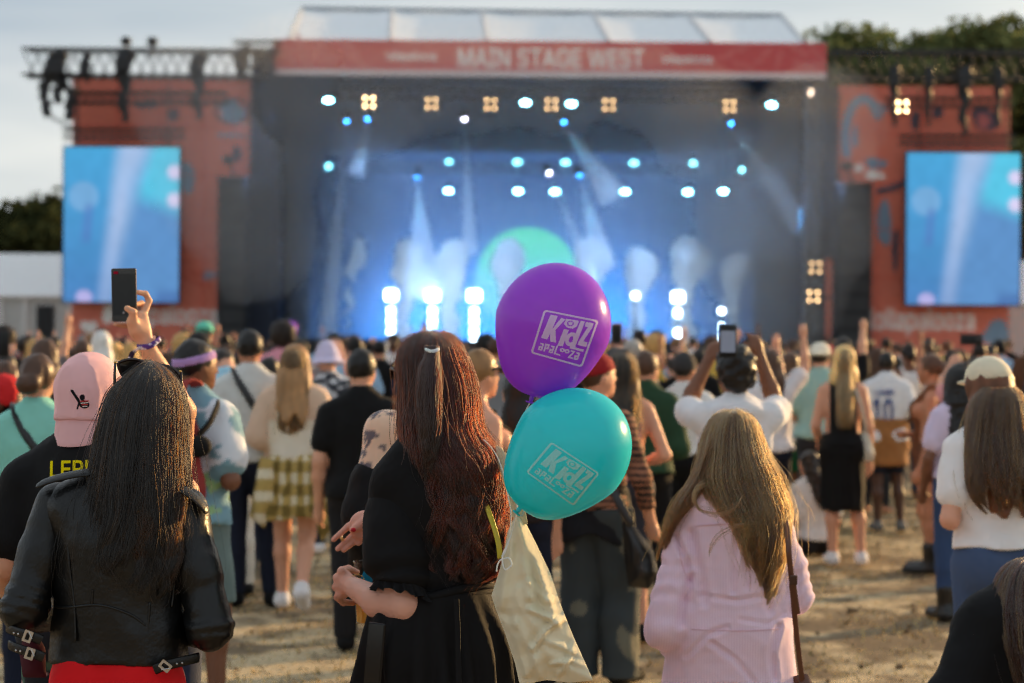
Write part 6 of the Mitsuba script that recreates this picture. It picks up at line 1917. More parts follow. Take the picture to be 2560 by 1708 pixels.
for S, E, Wr in ((J['SL'], J['EL'], J['WL']), (J['SR'], J['ER'], J['WR'])):
    body_ += [cone(S + (E - S) * .06, S + (E - S) * .55, .050, .058, k=.04), cone(S + (E - S) * .55, E, .058, .058, k=.012), cone(E, E + (Wr - E) * .55, .058, .048, k=.012), cone(E + (Wr - E) * .55, Wr, .05, .046, k=.01)]
body_ += grow(G['seat'], .016)
m = solidify(body_, .0075, [lambda x, y, z: np.where(np.abs(x) > .25, -1, zc + .045 * np.cos(x * 14) - .02 - z), lambda x, y, z: z - 1.485], shirt_bump)
stripe = lambda v: PINK * np.where((np.sin(v[:, 0] * 520) > .2)[:, None], 1.0, .86)
h5.add('shirt', m, 'pink_stripe')
sm_ = m.copy()
sm_.vertices = (np.asarray(sm_.vertices) * h5.s) @ h5.R.T + h5.o
scene_mesh = sm_
for pts, r in (([(1745, 1308), (1800, 1302), (1858, 1300), (1910, 1296)], .003), ([(1700, 1330), (1708, 1380), (1722, 1430)], .0025), ([(1740, 1566), (1840, 1568), (1960, 1562)], .0018)):
    w = seam(pts)
    if len(w) > 3:
        h5.add('shirt__seam', tube(w + v3(0, -.002, 0), r, 6), 'cotton', PINK * .92, world=True)
m = solidify(grow(G['seat'], .0) + [cone(J['H' + n], J['K' + n], .096, .08, k=.02) for n in 'LR'] + [cone(J['K' + n], J['A' + n], .08, .07, k=.02) for n in 'LR'], .014, [lambda x, y, z: z - .93])
h5.add('jeans', m, 'cotton', tint(m, lin(44, 48, 60), .1))
key = None
main = Mane([(1016, 1838, 1842, .01, .002), (1024, 1808, 1868, .01, .04), (1042, 1786, 1890, .01, .06), (1080, 1768, 1905, .01, .085), (1130, 1757, 1922, .0, .098), (1190, 1748, 1950, -.01, .105), (1250, 1775, 1972, -.03, .105), (1300, 1815, 1972, -.05, .09), (1350, 1840, 1966, -.06, .075), (1400, 1868, 1955, -.065, .06), (1450, 1892, 1938, -.065, .04), (1500, 1908, 1924, -.06, .02)], 6.18)
left = Mane([(1020, 1828, 1842, .01, .01), (1060, 1778, 1812, .01, .05), (1130, 1752, 1790, .0, .075), (1190, 1728, 1772, .0, .08), (1245, 1692, 1748, .0, .085), (1300, 1670, 1700, .01, .07), (1350, 1659, 1678, .02, .05), (1400, 1654, 1664, .03, .03)], 6.18)
m = main.mass(.93, .93, 33, .04)
key = h5.add('hair', m, 'hairmass', tint(m, lin(58, 42, 30), .25, 5, 30), world=True)
locks(key, main, 4800, 31, [('brown_lock', 'hair_brown', 2), ('sandy_lock', 'hair_sandy', 4), ('gold_lock', 'hair_gold', 4), ('blond_lock', 'hair_blond', 2)], wave=.020, freq=2.6, clumps=44, tight=.82, rho=(.90, 1.13), t1=(.58, 1.02), start=.3, r=.0008, frizz=.003, npt=28, flyaway=.05)
curves(key + '__shoulder_lock', left.strands(700, 34, wave=.012, freq=2, clumps=26, tight=.75, rho=(.8, 1.1), t1=(.7, 1.0), start=.4, r=.0011), 'hair_sandy')
lk = []
g_ = np.random.default_rng(8)
for q in range(26):                             # stray locks lying on the collar and back
    o_ = g_.normal(size=2) * [3, 4]
    pts = [P(1770 + o_[0], 1200 + o_[1], 6.06), P(1742 + o_[0], 1240 + o_[1], 6.01), P(1760, 1268 + o_[1], 5.99), P(1800, 1276 + o_[1] * 1.5, 5.98), P(1840, 1262 + o_[1], 5.98), P(1862, 1230, 6.0)] if q < 18 else [P(1868 + o_[0], 1300, 5.98), P(1830 + o_[0], 1318 + o_[1], 5.97), P(1800 + o_[0], 1340 + o_[1], 5.97), P(1780, 1380 + o_[1], 5.97)]
    lk.append(np.column_stack([spline(pts, 16), np.full(16, .0006)]))
curves(key + '__stray_lock', lk, 'hair_sandy')
sunglasses(h5.key, hc5, hR5 @ rot(16, 0), 1.0, lin(60, 38, 24))
k = thing('crossbody_bag', 'brown leather bag on a long strap worn over the pink shirt', 'bag')
BR = lin(92, 54, 36)
part(k, 'strap', tube(spline([P(1962, 1262, 6.15), P(1972, 1300, 6.06), P(1980, 1370, 6.02), P(1988, 1440, 6.03), P(1996, 1520, 6.05), P(2008, 1620, 6.08), P(2018, 1690, 6.1)], 36), .0085, 8, flat=.22, side=(.9, .1, .3)), 'gloss', True, BR)
part(k, 'buckle', moved(rbox(.024, .008, .030, .003), P(1992, 1440, 6.01)), 'gloss', 40, lin(70, 44, 30))
part(k, 'strap_end', tube([P(1990, 1450, 6.012), P(2002, 1525, 6.03)], .011, 8, flat=.2, side=(1, 0, .2)), 'gloss', True, BR * .9)
m = inflate([(1996, 1680), (2030, 1672), (2046, 1700), (2046, 1760), (1996, 1760)], 6.12, .03, .012)
part(k, 'pouch', m, 'gloss', True, tint(m, BR, .1))

# ---- the person in the near right corner
h7 = Hero('brown haired person in black leaning in at the lower right corner', 2610, 4.3, 25, 1.40, dict(sex='f', skin='fair'))
J = h7.J
J['SL'], J['EL'], J['WL'] = h7.L(2478, 1560, 4.25), h7.L(2395, 1740, 4.2), h7.L(2430, 1790, 4.45)
G = body_groups(J)
h7.head_to(G, 2602, 1510, 4.28, 0, -20)
m = solidify(G['torso'] + G['neck'] + G['head'] + G['seat'] + G['legs']['L'] + G['legs']['R'] + G['feet'] + G['arms']['L'] + G['arms']['R'] + G['hands']['L'] + G['hands']['R'], .012)
h7.add('body', m, 'skin', tint(m, SKIN['fair'], .08))
m = solidify(grow(G['torso'], .03) + [cone(v3(-.02, -.02, 1.40), J['SL'], .07, .075, k=.06), cone(J['SL'], J['EL'], .078, .07, k=.05), cone(J['EL'], J['WL'], .07, .05), cone(J['SR'], J['ER'], .07, .06), cone((0, 0, 1.25), (0, 0, .8), .19, .2, (1, .75, 1), .05)], .009, [lambda x, y, z: .8 - z], folds(.014, .007))
h7.add('sweater', m, 'cotton', tint(m, lin(13, 13, 16), .1))
m = solidify(grow(G['seat'], .014) + [cone(J['H' + n], J['K' + n], .105, .08, k=.02) for n in 'LR'] + [cone(J['K' + n], J['A' + n], .08, .07, k=.02) for n in 'LR'], .016)
h7.add('trousers', m, 'cotton', tint(m, lin(30, 30, 36), .1))
mn = Mane([(1372, 2590, 2600, .0, .002), (1384, 2545, 2650, .0, .06), (1410, 2515, 2680, .0, .09), (1450, 2498, 2700, .0, .11), (1500, 2488, 2710, -.01, .125), (1560, 2492, 2712, -.02, .13), (1620, 2510, 2712, -.03, .13), (1720, 2530, 2710, -.04, .12), (1780, 2540, 2700, -.04, .1)], 4.25)
m = mn.mass(.93, .95, 43, .04)
key = h7.add('hair', m, 'hairmass', tint(m, lin(60, 40, 30), .2, 5, 30), world=True)
s_ = mn.strands(1500, 41, wave=.02, freq=2, clumps=50, tight=.8, rho=(.93, 1.07), t1=(.6, 1), start=.3, r=.0013)
curves(key + '__lock', s_[:1000], 'hair_chestnut')
curves(key + '__bright_lock', s_[1000:], 'hair_sandy')

# ---------------------------------------------------------------- people in the middle distance, one by one
WHT, BLK, NAVY, DENIM = lin(226, 224, 226), lin(17, 17, 19), lin(26, 32, 50), lin(58, 74, 100)


def at(u, v_top, Y):
    """x, and the height of whoever's head top is at that pixel."""
    p = P(u, v_top, Y)
    return p[0], p[2]


def plaid(v):
    a, b = np.arctan2(v[:, 0], -v[:, 1]) * .26, v[:, 2]
    s1 = np.sin(a * 2 * np.pi / .12) > .1
    s2 = np.sin(b * 2 * np.pi / .14 + .6) > .1
    n1 = np.sin(a * 2 * np.pi / .06 + 1) > .75
    c = np.where(s1[:, None] & s2[:, None], lin(226, 216, 190), np.where(s1[:, None] | s2[:, None], lin(182, 156, 92), lin(118, 98, 48)))
    return np.where(n1[:, None], c * .82, c)


def tiedye(v):
    n = meshkit.fbm(v * 9, 3, 4)
    c = np.where((n > .52)[:, None], lin(216, 222, 230), lin(120, 160, 176))
    return np.where((v[:, 2] < 1.12)[:, None] & (n > .5)[:, None], lin(150, 186, 130), c)


def blotch(a, b, s=16, seed=3, t=.5):
    return lambda v: np.where((meshkit.fbm(v * s, 2, seed) > t)[:, None], a, b)


def band(base, c, z0, z1):
    return lambda v: np.where(((v[:, 2] > z0) & (v[:, 2] < z1))[:, None], c, base)


FAR_HAIR = []


def somebody(label, u, v_top, Y, yaw, sp, group='people standing in the crowd', h=None):
    x, H = at(u, v_top, Y)
    h = h or (.016 if Y < 11 else .0185 if Y < 15 else .021)
    k = thing('person', label, 'person', group)
    q = np.random.default_rng(len(labels))
    sp = {'legs': ['stand', 'shift', 'shift', 'stand'][q.integers(4)], 'stance': q.uniform(-.01, .04), 'head': (q.normal() * 14, q.normal() * 6), 'lean': q.normal() * 2.5, **sp}
    stand(k, model(sp, h), x, Y, yaw + q.normal() * 4, max(H, .6) if 'H' not in sp else sp['H'])
    return k


somebody('woman in a mint top with a black strap and a messy brown bun', 92, 908, 9.0, -4, dict(hair=('lowbun', 'brown'), top=('tee', lin(136, 206, 192), .022), hem=.9, bottom=('jeans', NAVY), strap=(BLK, -1), arms=('bent', 'down'), head=(-12, 0), shoes=BLK))
somebody('person with dark hair and a red neckerchief at the left frame edge', 8, 925, 11.5, 0, dict(hair=('long', 'brown', .2), top=('tee', BLK), hat=None, bottom=('trousers', BLK), arms=('bent', 'bent'), shoes=BLK))
k = thing('neckerchief', 'red scarf round the neck of the person at the left frame edge', 'scarf')
p = P(12, 985, 11.42)
m = solidify([ball(p, (.10, .09, .07), .02), ball(p + v3(.03, -.06, -.05), (.06, .03, .06), .03)], .012, (), lambda q: .01 * (meshkit.noise(q * 40, 2) - .5))
part(k, 'cloth', m, 'cotton', True, tint(m, lin(206, 40, 44), .1))
somebody('dark brown haired woman behind the mint top', 110, 868, 13.0, 5, dict(hair=('long', 'brown', .25), top=('tee', lin(60, 50, 50)), bottom=('jeans', NAVY), shoes=BLK))
somebody('person at the left edge raising a phone', 22, 905, 13.5, -8, dict(hair=('short', 'dark'), top=('tee', lin(90, 80, 90)), bottom=('jeans', NAVY), arms=('phone', 'bent'), shoes=BLK))
somebody('man in a white and blue patterned shirt with a red backpack and lilac headband', 478, 866, 9.0, -22, dict(sex='m', skin='brown', hair=('short', 'black'), hat=('bandana', lin(176, 140, 196)), top=('tee', tiedye, .03), hem=.88, bottom=('shorts', lin(104, 124, 124)), arms=('down', 'bent'), shoes=WHT, head=(-28, 0)))
k = thing('backpack', 'dark red backpack strapped on the patterned shirt', 'backpack')
x, _ = at(452, 1000, 8.86)
m = solidify([cone((x - .02, 8.82, 1.36), (x + .0, 8.78, 1.02), .10, .13, (1, .6, 1), .05)], .014, (), lambda q: .014 * (meshkit.noise(q * 14, 2) - .5))
part(k, 'bag', m, 'cotton', True, tint(m, lin(138, 52, 50), .1))
pts = spline([P(452, 985, 8.82), P(470, 965, 8.86), P(492, 972, 8.92), P(505, 1010, 9.05)], 14)
part(k, 'strap', tube(pts, .03, 8, flat=.3, side=(1, 0, .3)), 'cotton', True, lin(146, 58, 54))
k = thing('waist_bag', 'small black bag on a strap across the patterned shirt', 'bag')
part(k, 'strap', tube(spline([P(500, 1100, 8.76), P(532, 1060, 8.78), P(548, 1020, 8.86)], 10), .024, 8, flat=.4), 'cotton', True, BLK)
m = solidify([ball(P(500, 1128, 8.74), (.06, .04, .05), .02)], .01)
part(k, 'pouch', m, 'cotton', True, tint(m, BLK, .1))
somebody('person in a light blue shirt and white trousers with a hand on the hip', 572, 884, 13.3, 10, dict(sex='m', hair=('short', 'dark'), top=('long', lin(150, 196, 220), .035), hem=.82, lean=-20, head=(20, -35), bottom=('trousers', lin(222, 218, 208)), arms=('down', 'hip'), shoes=BLK, H=1.72))
somebody('man in a light grey shirt with a black strap across the back', 624, 838, 12.8, 0, dict(sex='m', skin='tan', hair=('short', 'black'), top=('tee', lin(206, 208, 206), .02), bottom=('jeans', NAVY), strap=(BLK, -1), arms=('bent', 'down'), shoes=BLK))
somebody('woman with long black hair and a dark red top in dark jeans', 672, 905, 14.6, 8, dict(hair=('long', 'black', .48), top=('tee', lin(104, 34, 38)), hem=.95, bottom=('jeans', lin(34, 44, 66)), arms=('down', 'bent'), shoes=BLK))
kq = somebody('woman with a sheer cream blouse and a yellow plaid skirt walking away', 738, 872, 12.6, -3, dict(hair=('long', 'sandy', .40), highlight=1.7, top=('loose', lambda v: np.where(((v[:, 2] < 1.22) & (np.abs(v[:, 0]) < .15) | (np.abs(np.abs(v[:, 0]) - .085) < .013))[:, None], lin(232, 224, 208), lin(214, 184, 160)), .024), hem=.985, bottom=('skirt', plaid, .60), flare=.255, pleat=.02, legs='walk', arms=('bent', ((.075, -.02, -.28), (.11, .0, -.52))), shoes=WHT))
FAR_HAIR.append((kq, 738, 874, 12.6, .42, [('sandy_lock', 'hair_sandy', 2), ('gold_lock', 'hair_gold', 2)], 71))
k = thing('checked_shirt', 'yellow plaid shirt tail hanging beside the walking woman’s skirt', 'shirt')
for a in ([(655, 1150), (690, 1160), (690, 1260), (668, 1330), (640, 1310), (630, 1300)], [(810, 1150), (822, 1200), (836, 1330), (812, 1362), (800, 1330), (795, 1240)]):
    m = inflate(a, 12.45, .03, .02, lambda p: .03 * (meshkit.noise(p * [14, 14, 4], 2) - .5))
    part(k, 'tail', m, 'cotton', True, tint(m, plaid(np.asarray(m.vertices) - [at(738, 872, 12.6)[0], 12.9, 0]), .05))
k = thing('mobile_phone', 'dark phone in the hand of the walking woman in plaid', 'phone')
part(k, 'case', moved(turned(rbox(.075, .012, .15, .006), 12, (0, 1, 0)), P(832, 1215, 12.5)), 'glassy', 40)
somebody('person in a lilac bucket hat and black and white shirt', 822, 872, 16.0, 6, dict(hair=('short', 'dark'), hat=('bucket', lin(206, 198, 228)), top=('tee', blotch(lin(214, 216, 222), lin(40, 44, 54), 22, 5)), bottom=('jeans', NAVY), shoes=WHT, arms=('bent', 'phone')))
somebody('stocky man in a black shirt with dark hair', 902, 882, 11.0, 4, dict(sex='m', skin='fair', hair=('short', 'black'), top=('tee', BLK, .018), hem=.86, bottom=('trousers', lin(30, 30, 34)), arms=('down', ((.07, .0, -.24), (.0, .22, -.14))), shoes=BLK))
# someone in black with a tattooed shoulder, in front of the woman with the balloons
tattoo = lambda v: np.where(((meshkit.fbm(v * [34, 34, 26], 3, 5) > .56) & (v[:, 0] < -.06) & (v[:, 2] > 1.05) & (v[:, 2] < 1.46))[:, None], lin(86, 78, 84), SKIN['fair'])
kt = somebody('person in black with a bare tattooed shoulder before the dark dress woman', 1045, 925, 6.5, 34, dict(hair=('short', 'dark'), ink=tattoo, top=('strap', BLK, .014), hem=.8, bottom=('dress', BLK, .30), arms=('chest', 'chest'), shoes=BLK, H=1.56), h=.011)
k = thing('shawl', 'black puffed sleeve slipped below the tattooed shoulder', 'sleeve')
m = solidify([cone(P(942, 1215, 6.33), P(925, 1300, 6.3), .078, .075, k=.05), cone(P(960, 1215, 6.4), P(1010, 1200, 6.35), .07, .08, k=.05), cone(P(925, 1300, 6.3), P(945, 1430, 6.4), .075, .07, k=.05)], .011, (), folds(.02, .008))
part(k, 'cloth', m, 'cotton', True, tint(m, BLK, .1))
m = solidify([cone(P(1030, 1075, 6.42), P(968, 1085, 6.36), .060, .062, k=.04), cone(P(968, 1085, 6.36), P(940, 1190, 6.32), .062, .056, k=.04)], .011)
ink_ = lambda v: np.where((meshkit.fbm(v * [40, 40, 30], 3, 5) > .57)[:, None], lin(92, 84, 92), lin(222, 186, 158))
part(kt, 'shoulder', m, 'skin', True, tint(m, ink_, .05), label='bare shoulder with dark tattoos')
kp = somebody('woman in profile with dark sunglasses and black straps beside the balloons', 1192, 880, 9.4, -62, dict(hair=('lowbun', 'sandy'), skin='fair', head=(0, 0), lean=0, top=('strap', BLK), bottom=('jeans', NAVY), arms=('down', 'bent'), shoes=BLK))
R_ = rot(-62)
x, H = at(1192, 880, 9.4)
sunglasses(kp, R_ @ (HC * H / 1.705) + v3(x, 9.4, 0), R_, H / 1.705, lin(22, 20, 22))
somebody('person with long dark hair hidden behind the balloons', 1298, 930, 9.8, 0, dict(hair=('long', 'black', .35), top=('tee', lin(44, 36, 36)), bottom=('jeans', NAVY), shoes=BLK))
# the person in baggy jeans, fishnet top and red cap
fish = lambda v: np.where(((np.sin(v[:, 2] * 2 * np.pi / .034) > .15))[:, None], lin(36, 32, 32), lin(150, 104, 82))
somebody('person in a red cap, striped net top and very baggy grey jeans', 1492, 888, 10.0, -28, dict(sex='m', skin='fair', hair=('crop', 'brown'), hat=('backcap', lin(150, 34, 40)), top=('long', fish, .012), hem=.92, bottom=('baggy', blotch(lin(112, 112, 100), lin(62, 70, 74), 5, 9, .6), .04), waist=.92, arms=('down', ((.09, .0, -.27), (.10, .10, -.5))), shoes=BLK, head=(-30, 6)), h=.012)
k = thing('tied_jacket', 'black jacket tied round the hips above the baggy grey jeans', 'jacket')
x, _ = at(1492, 888, 10.0)
m = solidify([cone((x, 10, .96), (x, 10, .74), .17, .205, (1, .8, 1), .03)], .012, [lambda a, b, z: .72 + .03 * np.sin(a * 20) - z, lambda a, b, z: z - .98], folds(.02, .008))
part(k, 'cloth', m, 'cotton', True, tint(m, lin(30, 32, 38), .1))
k = thing('shoulder_bag', 'black soft bag hanging beside the baggy grey jeans', 'bag')
m = inflate([(1560, 1285), (1585, 1300), (1640, 1370), (1655, 1430), (1632, 1468), (1580, 1462), (1570, 1400)], 9.75, .08, .016, lambda p: .02 * (meshkit.noise(p * 14, 2) - .5))
part(k, 'sack', m, 'gloss', True, tint(m, lin(26, 26, 28), .1))
part(k, 'strap', tube(spline([P(1520, 1180, 9.8), P(1548, 1240, 9.72), P(1585, 1310, 9.7)], 12), .022, 8, flat=.3, side=(1, 0, .3)), 'gloss', True, lin(30, 28, 28))
kq = somebody('woman with long streaked brown hair in a pink tank top', 1556, 872, 11.4, 4, dict(hair=('long', 'dark', .40), highlight=3.2, skin='fair', top=('tank', lin(222, 150, 158)), hem=.95, bottom=('shorts', lin(50, 50, 60)), arms=('bent', ((.10, -.07, -.26), (-.02, .16, -.32))), shoes=BLK))
FAR_HAIR.append((kq, 1556, 874, 11.4, .42, [('dark_lock', 'hair_dark', 3), ('gold_lock', 'hair_sandy', 2)], 72))
somebody('man in a dark green sweater', 1612, 876, 12.8, -6, dict(sex='m', hair=('short', 'brown'), top=('long', lin(38, 66, 46), .03), bottom=('trousers', BLK), arms=('bent', 'bent'), shoes=BLK))
somebody('person with short pale grey hair above the striped net top', 1582, 846, 16.5, 0, dict(hair=('short', 'grey'), highlight=1.5, top=('tee', lin(120, 116, 116)), bottom=('jeans', NAVY), shoes=BLK))
somebody('man in a white shirt with a black chest strap and dark cap', 1712, 882, 14.2, -12, dict(sex='m', hair=('crop', 'black'), hat=('beanie', lin(58, 58, 60)), skin='tan', top=('tee', band(lin(222, 222, 220), BLK, 1.27, 1.31), .022), hem=.96, bottom=('shorts', BLK, .52), arms=('bent', 'bent'), shoes=BLK))
ka = somebody('curly haired person in a white hoodie filming with both arms raised', 1838, 868, 9.6, 3, dict(sex='m', skin='brown', hair=('mop', 'black'), top=('hoodie', lin(222, 222, 226), .016), hem=.86, bottom=('jeans', lin(44, 48, 60)), arms=(((.05, .20, .02), (-.07, .27, .25)), ((.06, .18, .03), (-.02, .24, .28))), shoes=BLK), h=.013)
k = thing('mobile_phone', 'phone held upright above the white hoodie', 'phone')
part(k, 'case', moved(rbox(.08, .012, .155, .006), P(1820, 845, 9.3)), 'glassy', 40)
part(k, 'display', moved(bx(-.034, .034, -.001, 0, -.05, .05), P(1820, 846, 9.29)), 'screen_black' if 'screen_black' in scene else 'glassy', emitter=emit((.02, .022, .028)))
# a seated woman
JS = dict(hair=('curly', 'dark', .42), skin='fair', top=('tee', lin(220, 220, 222), .03), hem=.93, arms=('bent', 'bent'), head=(20, -10))
parts_ = [q for q in model(JS, .015)]
G = body_groups(skeleton(JS))
cutz = .84
seated = []
for name, m, mat, col in parts_:
    v = np.asarray(m.vertices)
    f = np.asarray(m.faces)[(v[np.asarray(m.faces)][:, :, 2] > cutz).all(1)]
    seated.append((name, TM(v, f), mat, col))
legs_ = [ball((s * .09, -.04, .90), (.115, .12, .11), .05) for s in (-1, 1)] + [cone((s * .10, .0, .89), (s * .24, .38, .98), .10, .075, k=.04) for s in (-1, 1)] + [cone((s * .24, .38, .98), (s * .08, .52, .84), .07, .055, k=.03) for s in (-1, 1)]
m = solidify(legs_, .015, (), folds(.012, .006))
seated.append(('trousers', m, 'cotton', tint(m, lin(32, 32, 36), .1)))
for s in (-1, 1):
    m = solidify([cone((s * .08, .50, .835), (s * .10, .66, .825), .045, .04)], .013)
    seated.append(('shoe', m, 'cotton', tint(m, BLK, .1)))
for q in range(len(seated)):
    seated[q][1].vertices = np.asarray(seated[q][1].vertices) - [0, 0, .795]
k = thing('person', 'curly dark haired woman in white sitting on the ground', 'person')
stand(k, seated, at(2035, 1142, 16.2)[0], 16.2, 20, 1.55)
somebody('man in a mint shirt and pale cap beside the blonde woman', 2048, 850, 17.0, -10, dict(sex='m', hair=('short', 'dark'), hat=('backcap', lin(226, 222, 206)), top=('tee', lin(150, 186, 180), .025), bottom=('trousers', lin(44, 46, 54)), arms=('bent', 'bent'), shoes=BLK))
somebody('bearded man turning his head in a white shirt', 1994, 868, 18.5, -75, dict(sex='m', hair=('short', 'black'), hat=('cap', lin(60, 60, 66)), top=('tee', lin(214, 214, 218)), bottom=('jeans', NAVY), arms=('bent', 'bent'), shoes=BLK, head=(0, -10)))
somebody('person in a white top and green shorts', 1972, 872, 17.6, 4, dict(sex='m', hair=('long', 'brown', .3), highlight=1.6, top=('loose', lin(222, 220, 224), .03), bottom=('shorts', lin(26, 92, 58), .6), arms=('bent', 'down'), shoes=WHT, skin='brown'))
somebody('woman in a white tee with long brown hair behind the hoodie', 1925, 868, 15.5, 8, dict(hair=('long', 'brown', .38), top=('tee', lin(220, 218, 222), .02), bottom=('jeans', NAVY), arms=('bent', 'wave'), shoes=WHT))
kb = somebody('tall blonde woman in a long sleeveless black dress', 2108, 853, 15.4, -4, dict(hair=('long', lin(212, 176, 112), .50), highlight=1.5, skin='fair', top=('tank', BLK), hem=.92, bottom=('dress', BLK, .43), flare=.17, pleat=.005, arms=(((.06, .0, -.27), (.02, .16, -.40)), 'down'), shoes=WHT, legs='shift'))
FAR_HAIR.append((kb, 2110, 854, 15.4, .5, [('blond_lock', 'hair_blond', 3), ('gold_lock', 'hair_gold', 1)], 74, 700, .72))
k = thing('string_bag', 'small white bag hanging beside the blonde woman in black', 'bag')
m = inflate([(2160, 1062), (2176, 1072), (2192, 1118), (2186, 1142), (2166, 1140), (2154, 1110)], 15.3, .08, .02, lambda p: .02 * (meshkit.noise(p * 16, 2) - .5))
part(k, 'sack', m, 'cotton', True, tint(m, lin(206, 206, 196), .1))
part(k, 'strap', tube(spline([P(2140, 960, 15.3), P(2158, 1010, 15.25), P(2168, 1066, 15.28)], 10), .012, 6), 'cotton', True, lin(190, 190, 180))
kj = somebody('man in a white jersey with a blue number and a brown jacket round his waist', 2216, 866, 18.2, -3, dict(sex='m', skin='dark', hair=('crop', 'black'), top=('tee', lin(218, 220, 226), .03), hem=.86, bottom=('shorts', NAVY, .55), arms=('bent', 'bent'), shoes=lin(110, 108, 106)))
x, H = at(2216, 866, 18.2)
m = solidify([cone((x, 18.2, 1.02), (x, 18.2, .66), .20, .225, (1, .8, 1), .03)], .014, [lambda a, b, z: .60 - z, lambda a, b, z: z - 1.03], folds(.03, .01))
k = thing('tied_jacket', 'brown jacket tied round the waist of the man in the jersey', 'jacket')
part(k, 'cloth', m, 'cotton', True, tint(m, lin(150, 102, 60), .12))
jm = trimesh.Trimesh(np.vstack([np.asarray(meshkit.WRITTEN[scene[f'{kj}__shirt']['filename']][0])]), meshkit.WRITTEN[scene[f'{kj}__shirt']['filename']][1], process=False)
for t, u0, u1, vb, vt, nm in (('10', 2180, 2236, 1045, 985, 'number'), ('LAMM', 2188, 2236, 975, 960, 'lettering')):
    q = flat_text(t, .2)
    w_ = q.bounds[1][0]
    m = on_cloth(q, jm, lambda a, b: (u0 + (u1 - u0) * a / w_, vb + (vt - vb) * b), .012)
    part(kj, f'shirt__{nm}', m, 'cloth', False, lin(44, 70, 140))
somebody('woman in profile with a brown ponytail, brown playsuit and black boots', 2326, 872, 14.9, 68, dict(hair=('pony', 'brown', .28), highlight=1.8, skin='tan', top=('tank', lin(112, 66, 40), .02), hem=.9, bottom=('shorts', lin(104, 62, 40), .72), arms=('down', 'bent'), shoes=('boot', lin(24, 23, 24)), stance=.02))
kq = somebody('woman with very long black hair in a lilac top and blue jeans', 2402, 892, 12.4, 10, dict(hair=('curly', 'black', .52), skin='brown', top=('tee', lin(212, 200, 228), .018), hem=.94, bottom=('jeans', lin(52, 72, 108), .16), arms=(((.08, -.02, -.28), (.06, .12, -.50)), 'bent'), shoes=('boot', lin(24, 24, 24))))
FAR_HAIR.append((kq, 2402, 894, 12.4, .55, [('dark_lock', 'hair_dark', 1)], 73))
k2 = somebody('person in pink filming with a phone held sideways', 2438, 880, 14.2, -8, dict(sex='m', hair=('short', 'dark'), top=('tee', lin(216, 150, 150), .02), bottom=('jeans', NAVY), arms=(((.06, .14, .10), (-.02, .24, .26)), ((.10, .14, .10), (.04, .24, .26))), shoes=BLK))
k = thing('mobile_phone', 'black phone held sideways above the crowd at the right', 'phone')
part(k, 'case', moved(rbox(.155, .012, .075, .006), P(2428, 832, 13.95)), 'glassy', 40)
part(k, 'camera', moved(rbox(.022, .004, .03, .0015), P(2446, 830, 13.94)), 'gloss', 40, lin(60, 60, 64))
# the woman in the beige cap and white tee
k8 = somebody('woman in a beige cap worn backwards, white tee and blue jeans', 2492, 884, 7.6, 12, dict(hair=('long', 'chestnut', .50), highlight=1.5, skin='fair', hat=('cap', lin(222, 212, 186)), top=('tee', lin(230, 228, 228), .016), hem=.97, bottom=('jeans', lin(66, 84, 116)), arms=('bent', 'bent'), shoes=WHT, head=(-6, 0)), h=.0105)


def long_hair(key, u, v0, Y, L, mats, seed, n=900, w=1.0):
    """Loose strands over the long hair of someone farther back."""
    m = F / Y
    rows = [(v0 + z * m, u - a * m * w, u + a * m * w, y, t) for z, a, y, t in ((-.004, .008, 0, .004), (.012, .045, 0, .05), (.05, .076, 0, .09), (.11, .087, 0, .105), (.20, .090, 0, .10), (.27, .098, -.03, .09), (.27 + (L - .2) * .5, .096, -.075, .085), (.1 + L, .078, -.10, .06), (.13 + L, .05, -.10, .03))]
    locks(key + '__hair', Mane(rows, Y), n, seed, mats, wave=.018, freq=2.5, clumps=30, tight=.8, rho=(.95, 1.1), t1=(.8, 1.03), start=.3, r=.0019, npt=18, flyaway=.05)


for a in FAR_HAIR:
    long_hair(*a)
mn = Mane([(950, 2462, 2540, .0, .05), (985, 2436, 2562, .0, .085), (1050, 2420, 2572, -.01, .10), (1110, 2412, 2578, -.04, .10), (1170, 2410, 2580, -.07, .09), (1220, 2425, 2582, -.08, .07), (1262, 2460, 2580, -.08, .04)], 7.56)
s_ = mn.strands(1700, 61, wave=.016, freq=2.2, clumps=55, tight=.82, rho=(.95, 1.1), t1=(.75, 1), start=.3, r=.0015, t0=(0, .1))
curves(k8 + '__hair__lock', s_[:1000], 'hair_brown')
curves(k8 + '__hair__bright_lock', s_[1000:], 'hair_sandy')

# ---------------------------------------------------------------- the far crowd
SK = {k: plain('skin_' + k, c * .95, r=.55) for k, c in SKIN.items()}
HR = {k: plain('hair_' + k + '_far', c, r=.5) for k, c in HAIR.items()}
TOPS = {'white': lin(224, 222, 222), 'black': lin(18, 18, 20), 'grey': lin(128, 130, 134), 'navy': lin(38, 46, 72), 'pale blue': lin(150, 182, 212), 'red': lin(170, 44, 46), 'beige': lin(204, 184, 156), 'pink': lin(222, 150, 168), 'dark green': lin(40, 70, 54), 'brown': lin(96, 66, 48), 'yellow': lin(206, 178, 84), 'lilac': lin(178, 164, 206)}
TM_ = {k: plain('cloth_' + k.replace(' ', '_'), c, r=.9) for k, c in TOPS.items()}
LEG = {k: plain('legs_' + k, c, r=.9) for k, c in (('denim', lin(52, 64, 90)), ('dark', lin(32, 32, 36)), ('khaki', lin(120, 104, 78)))}
protos = []
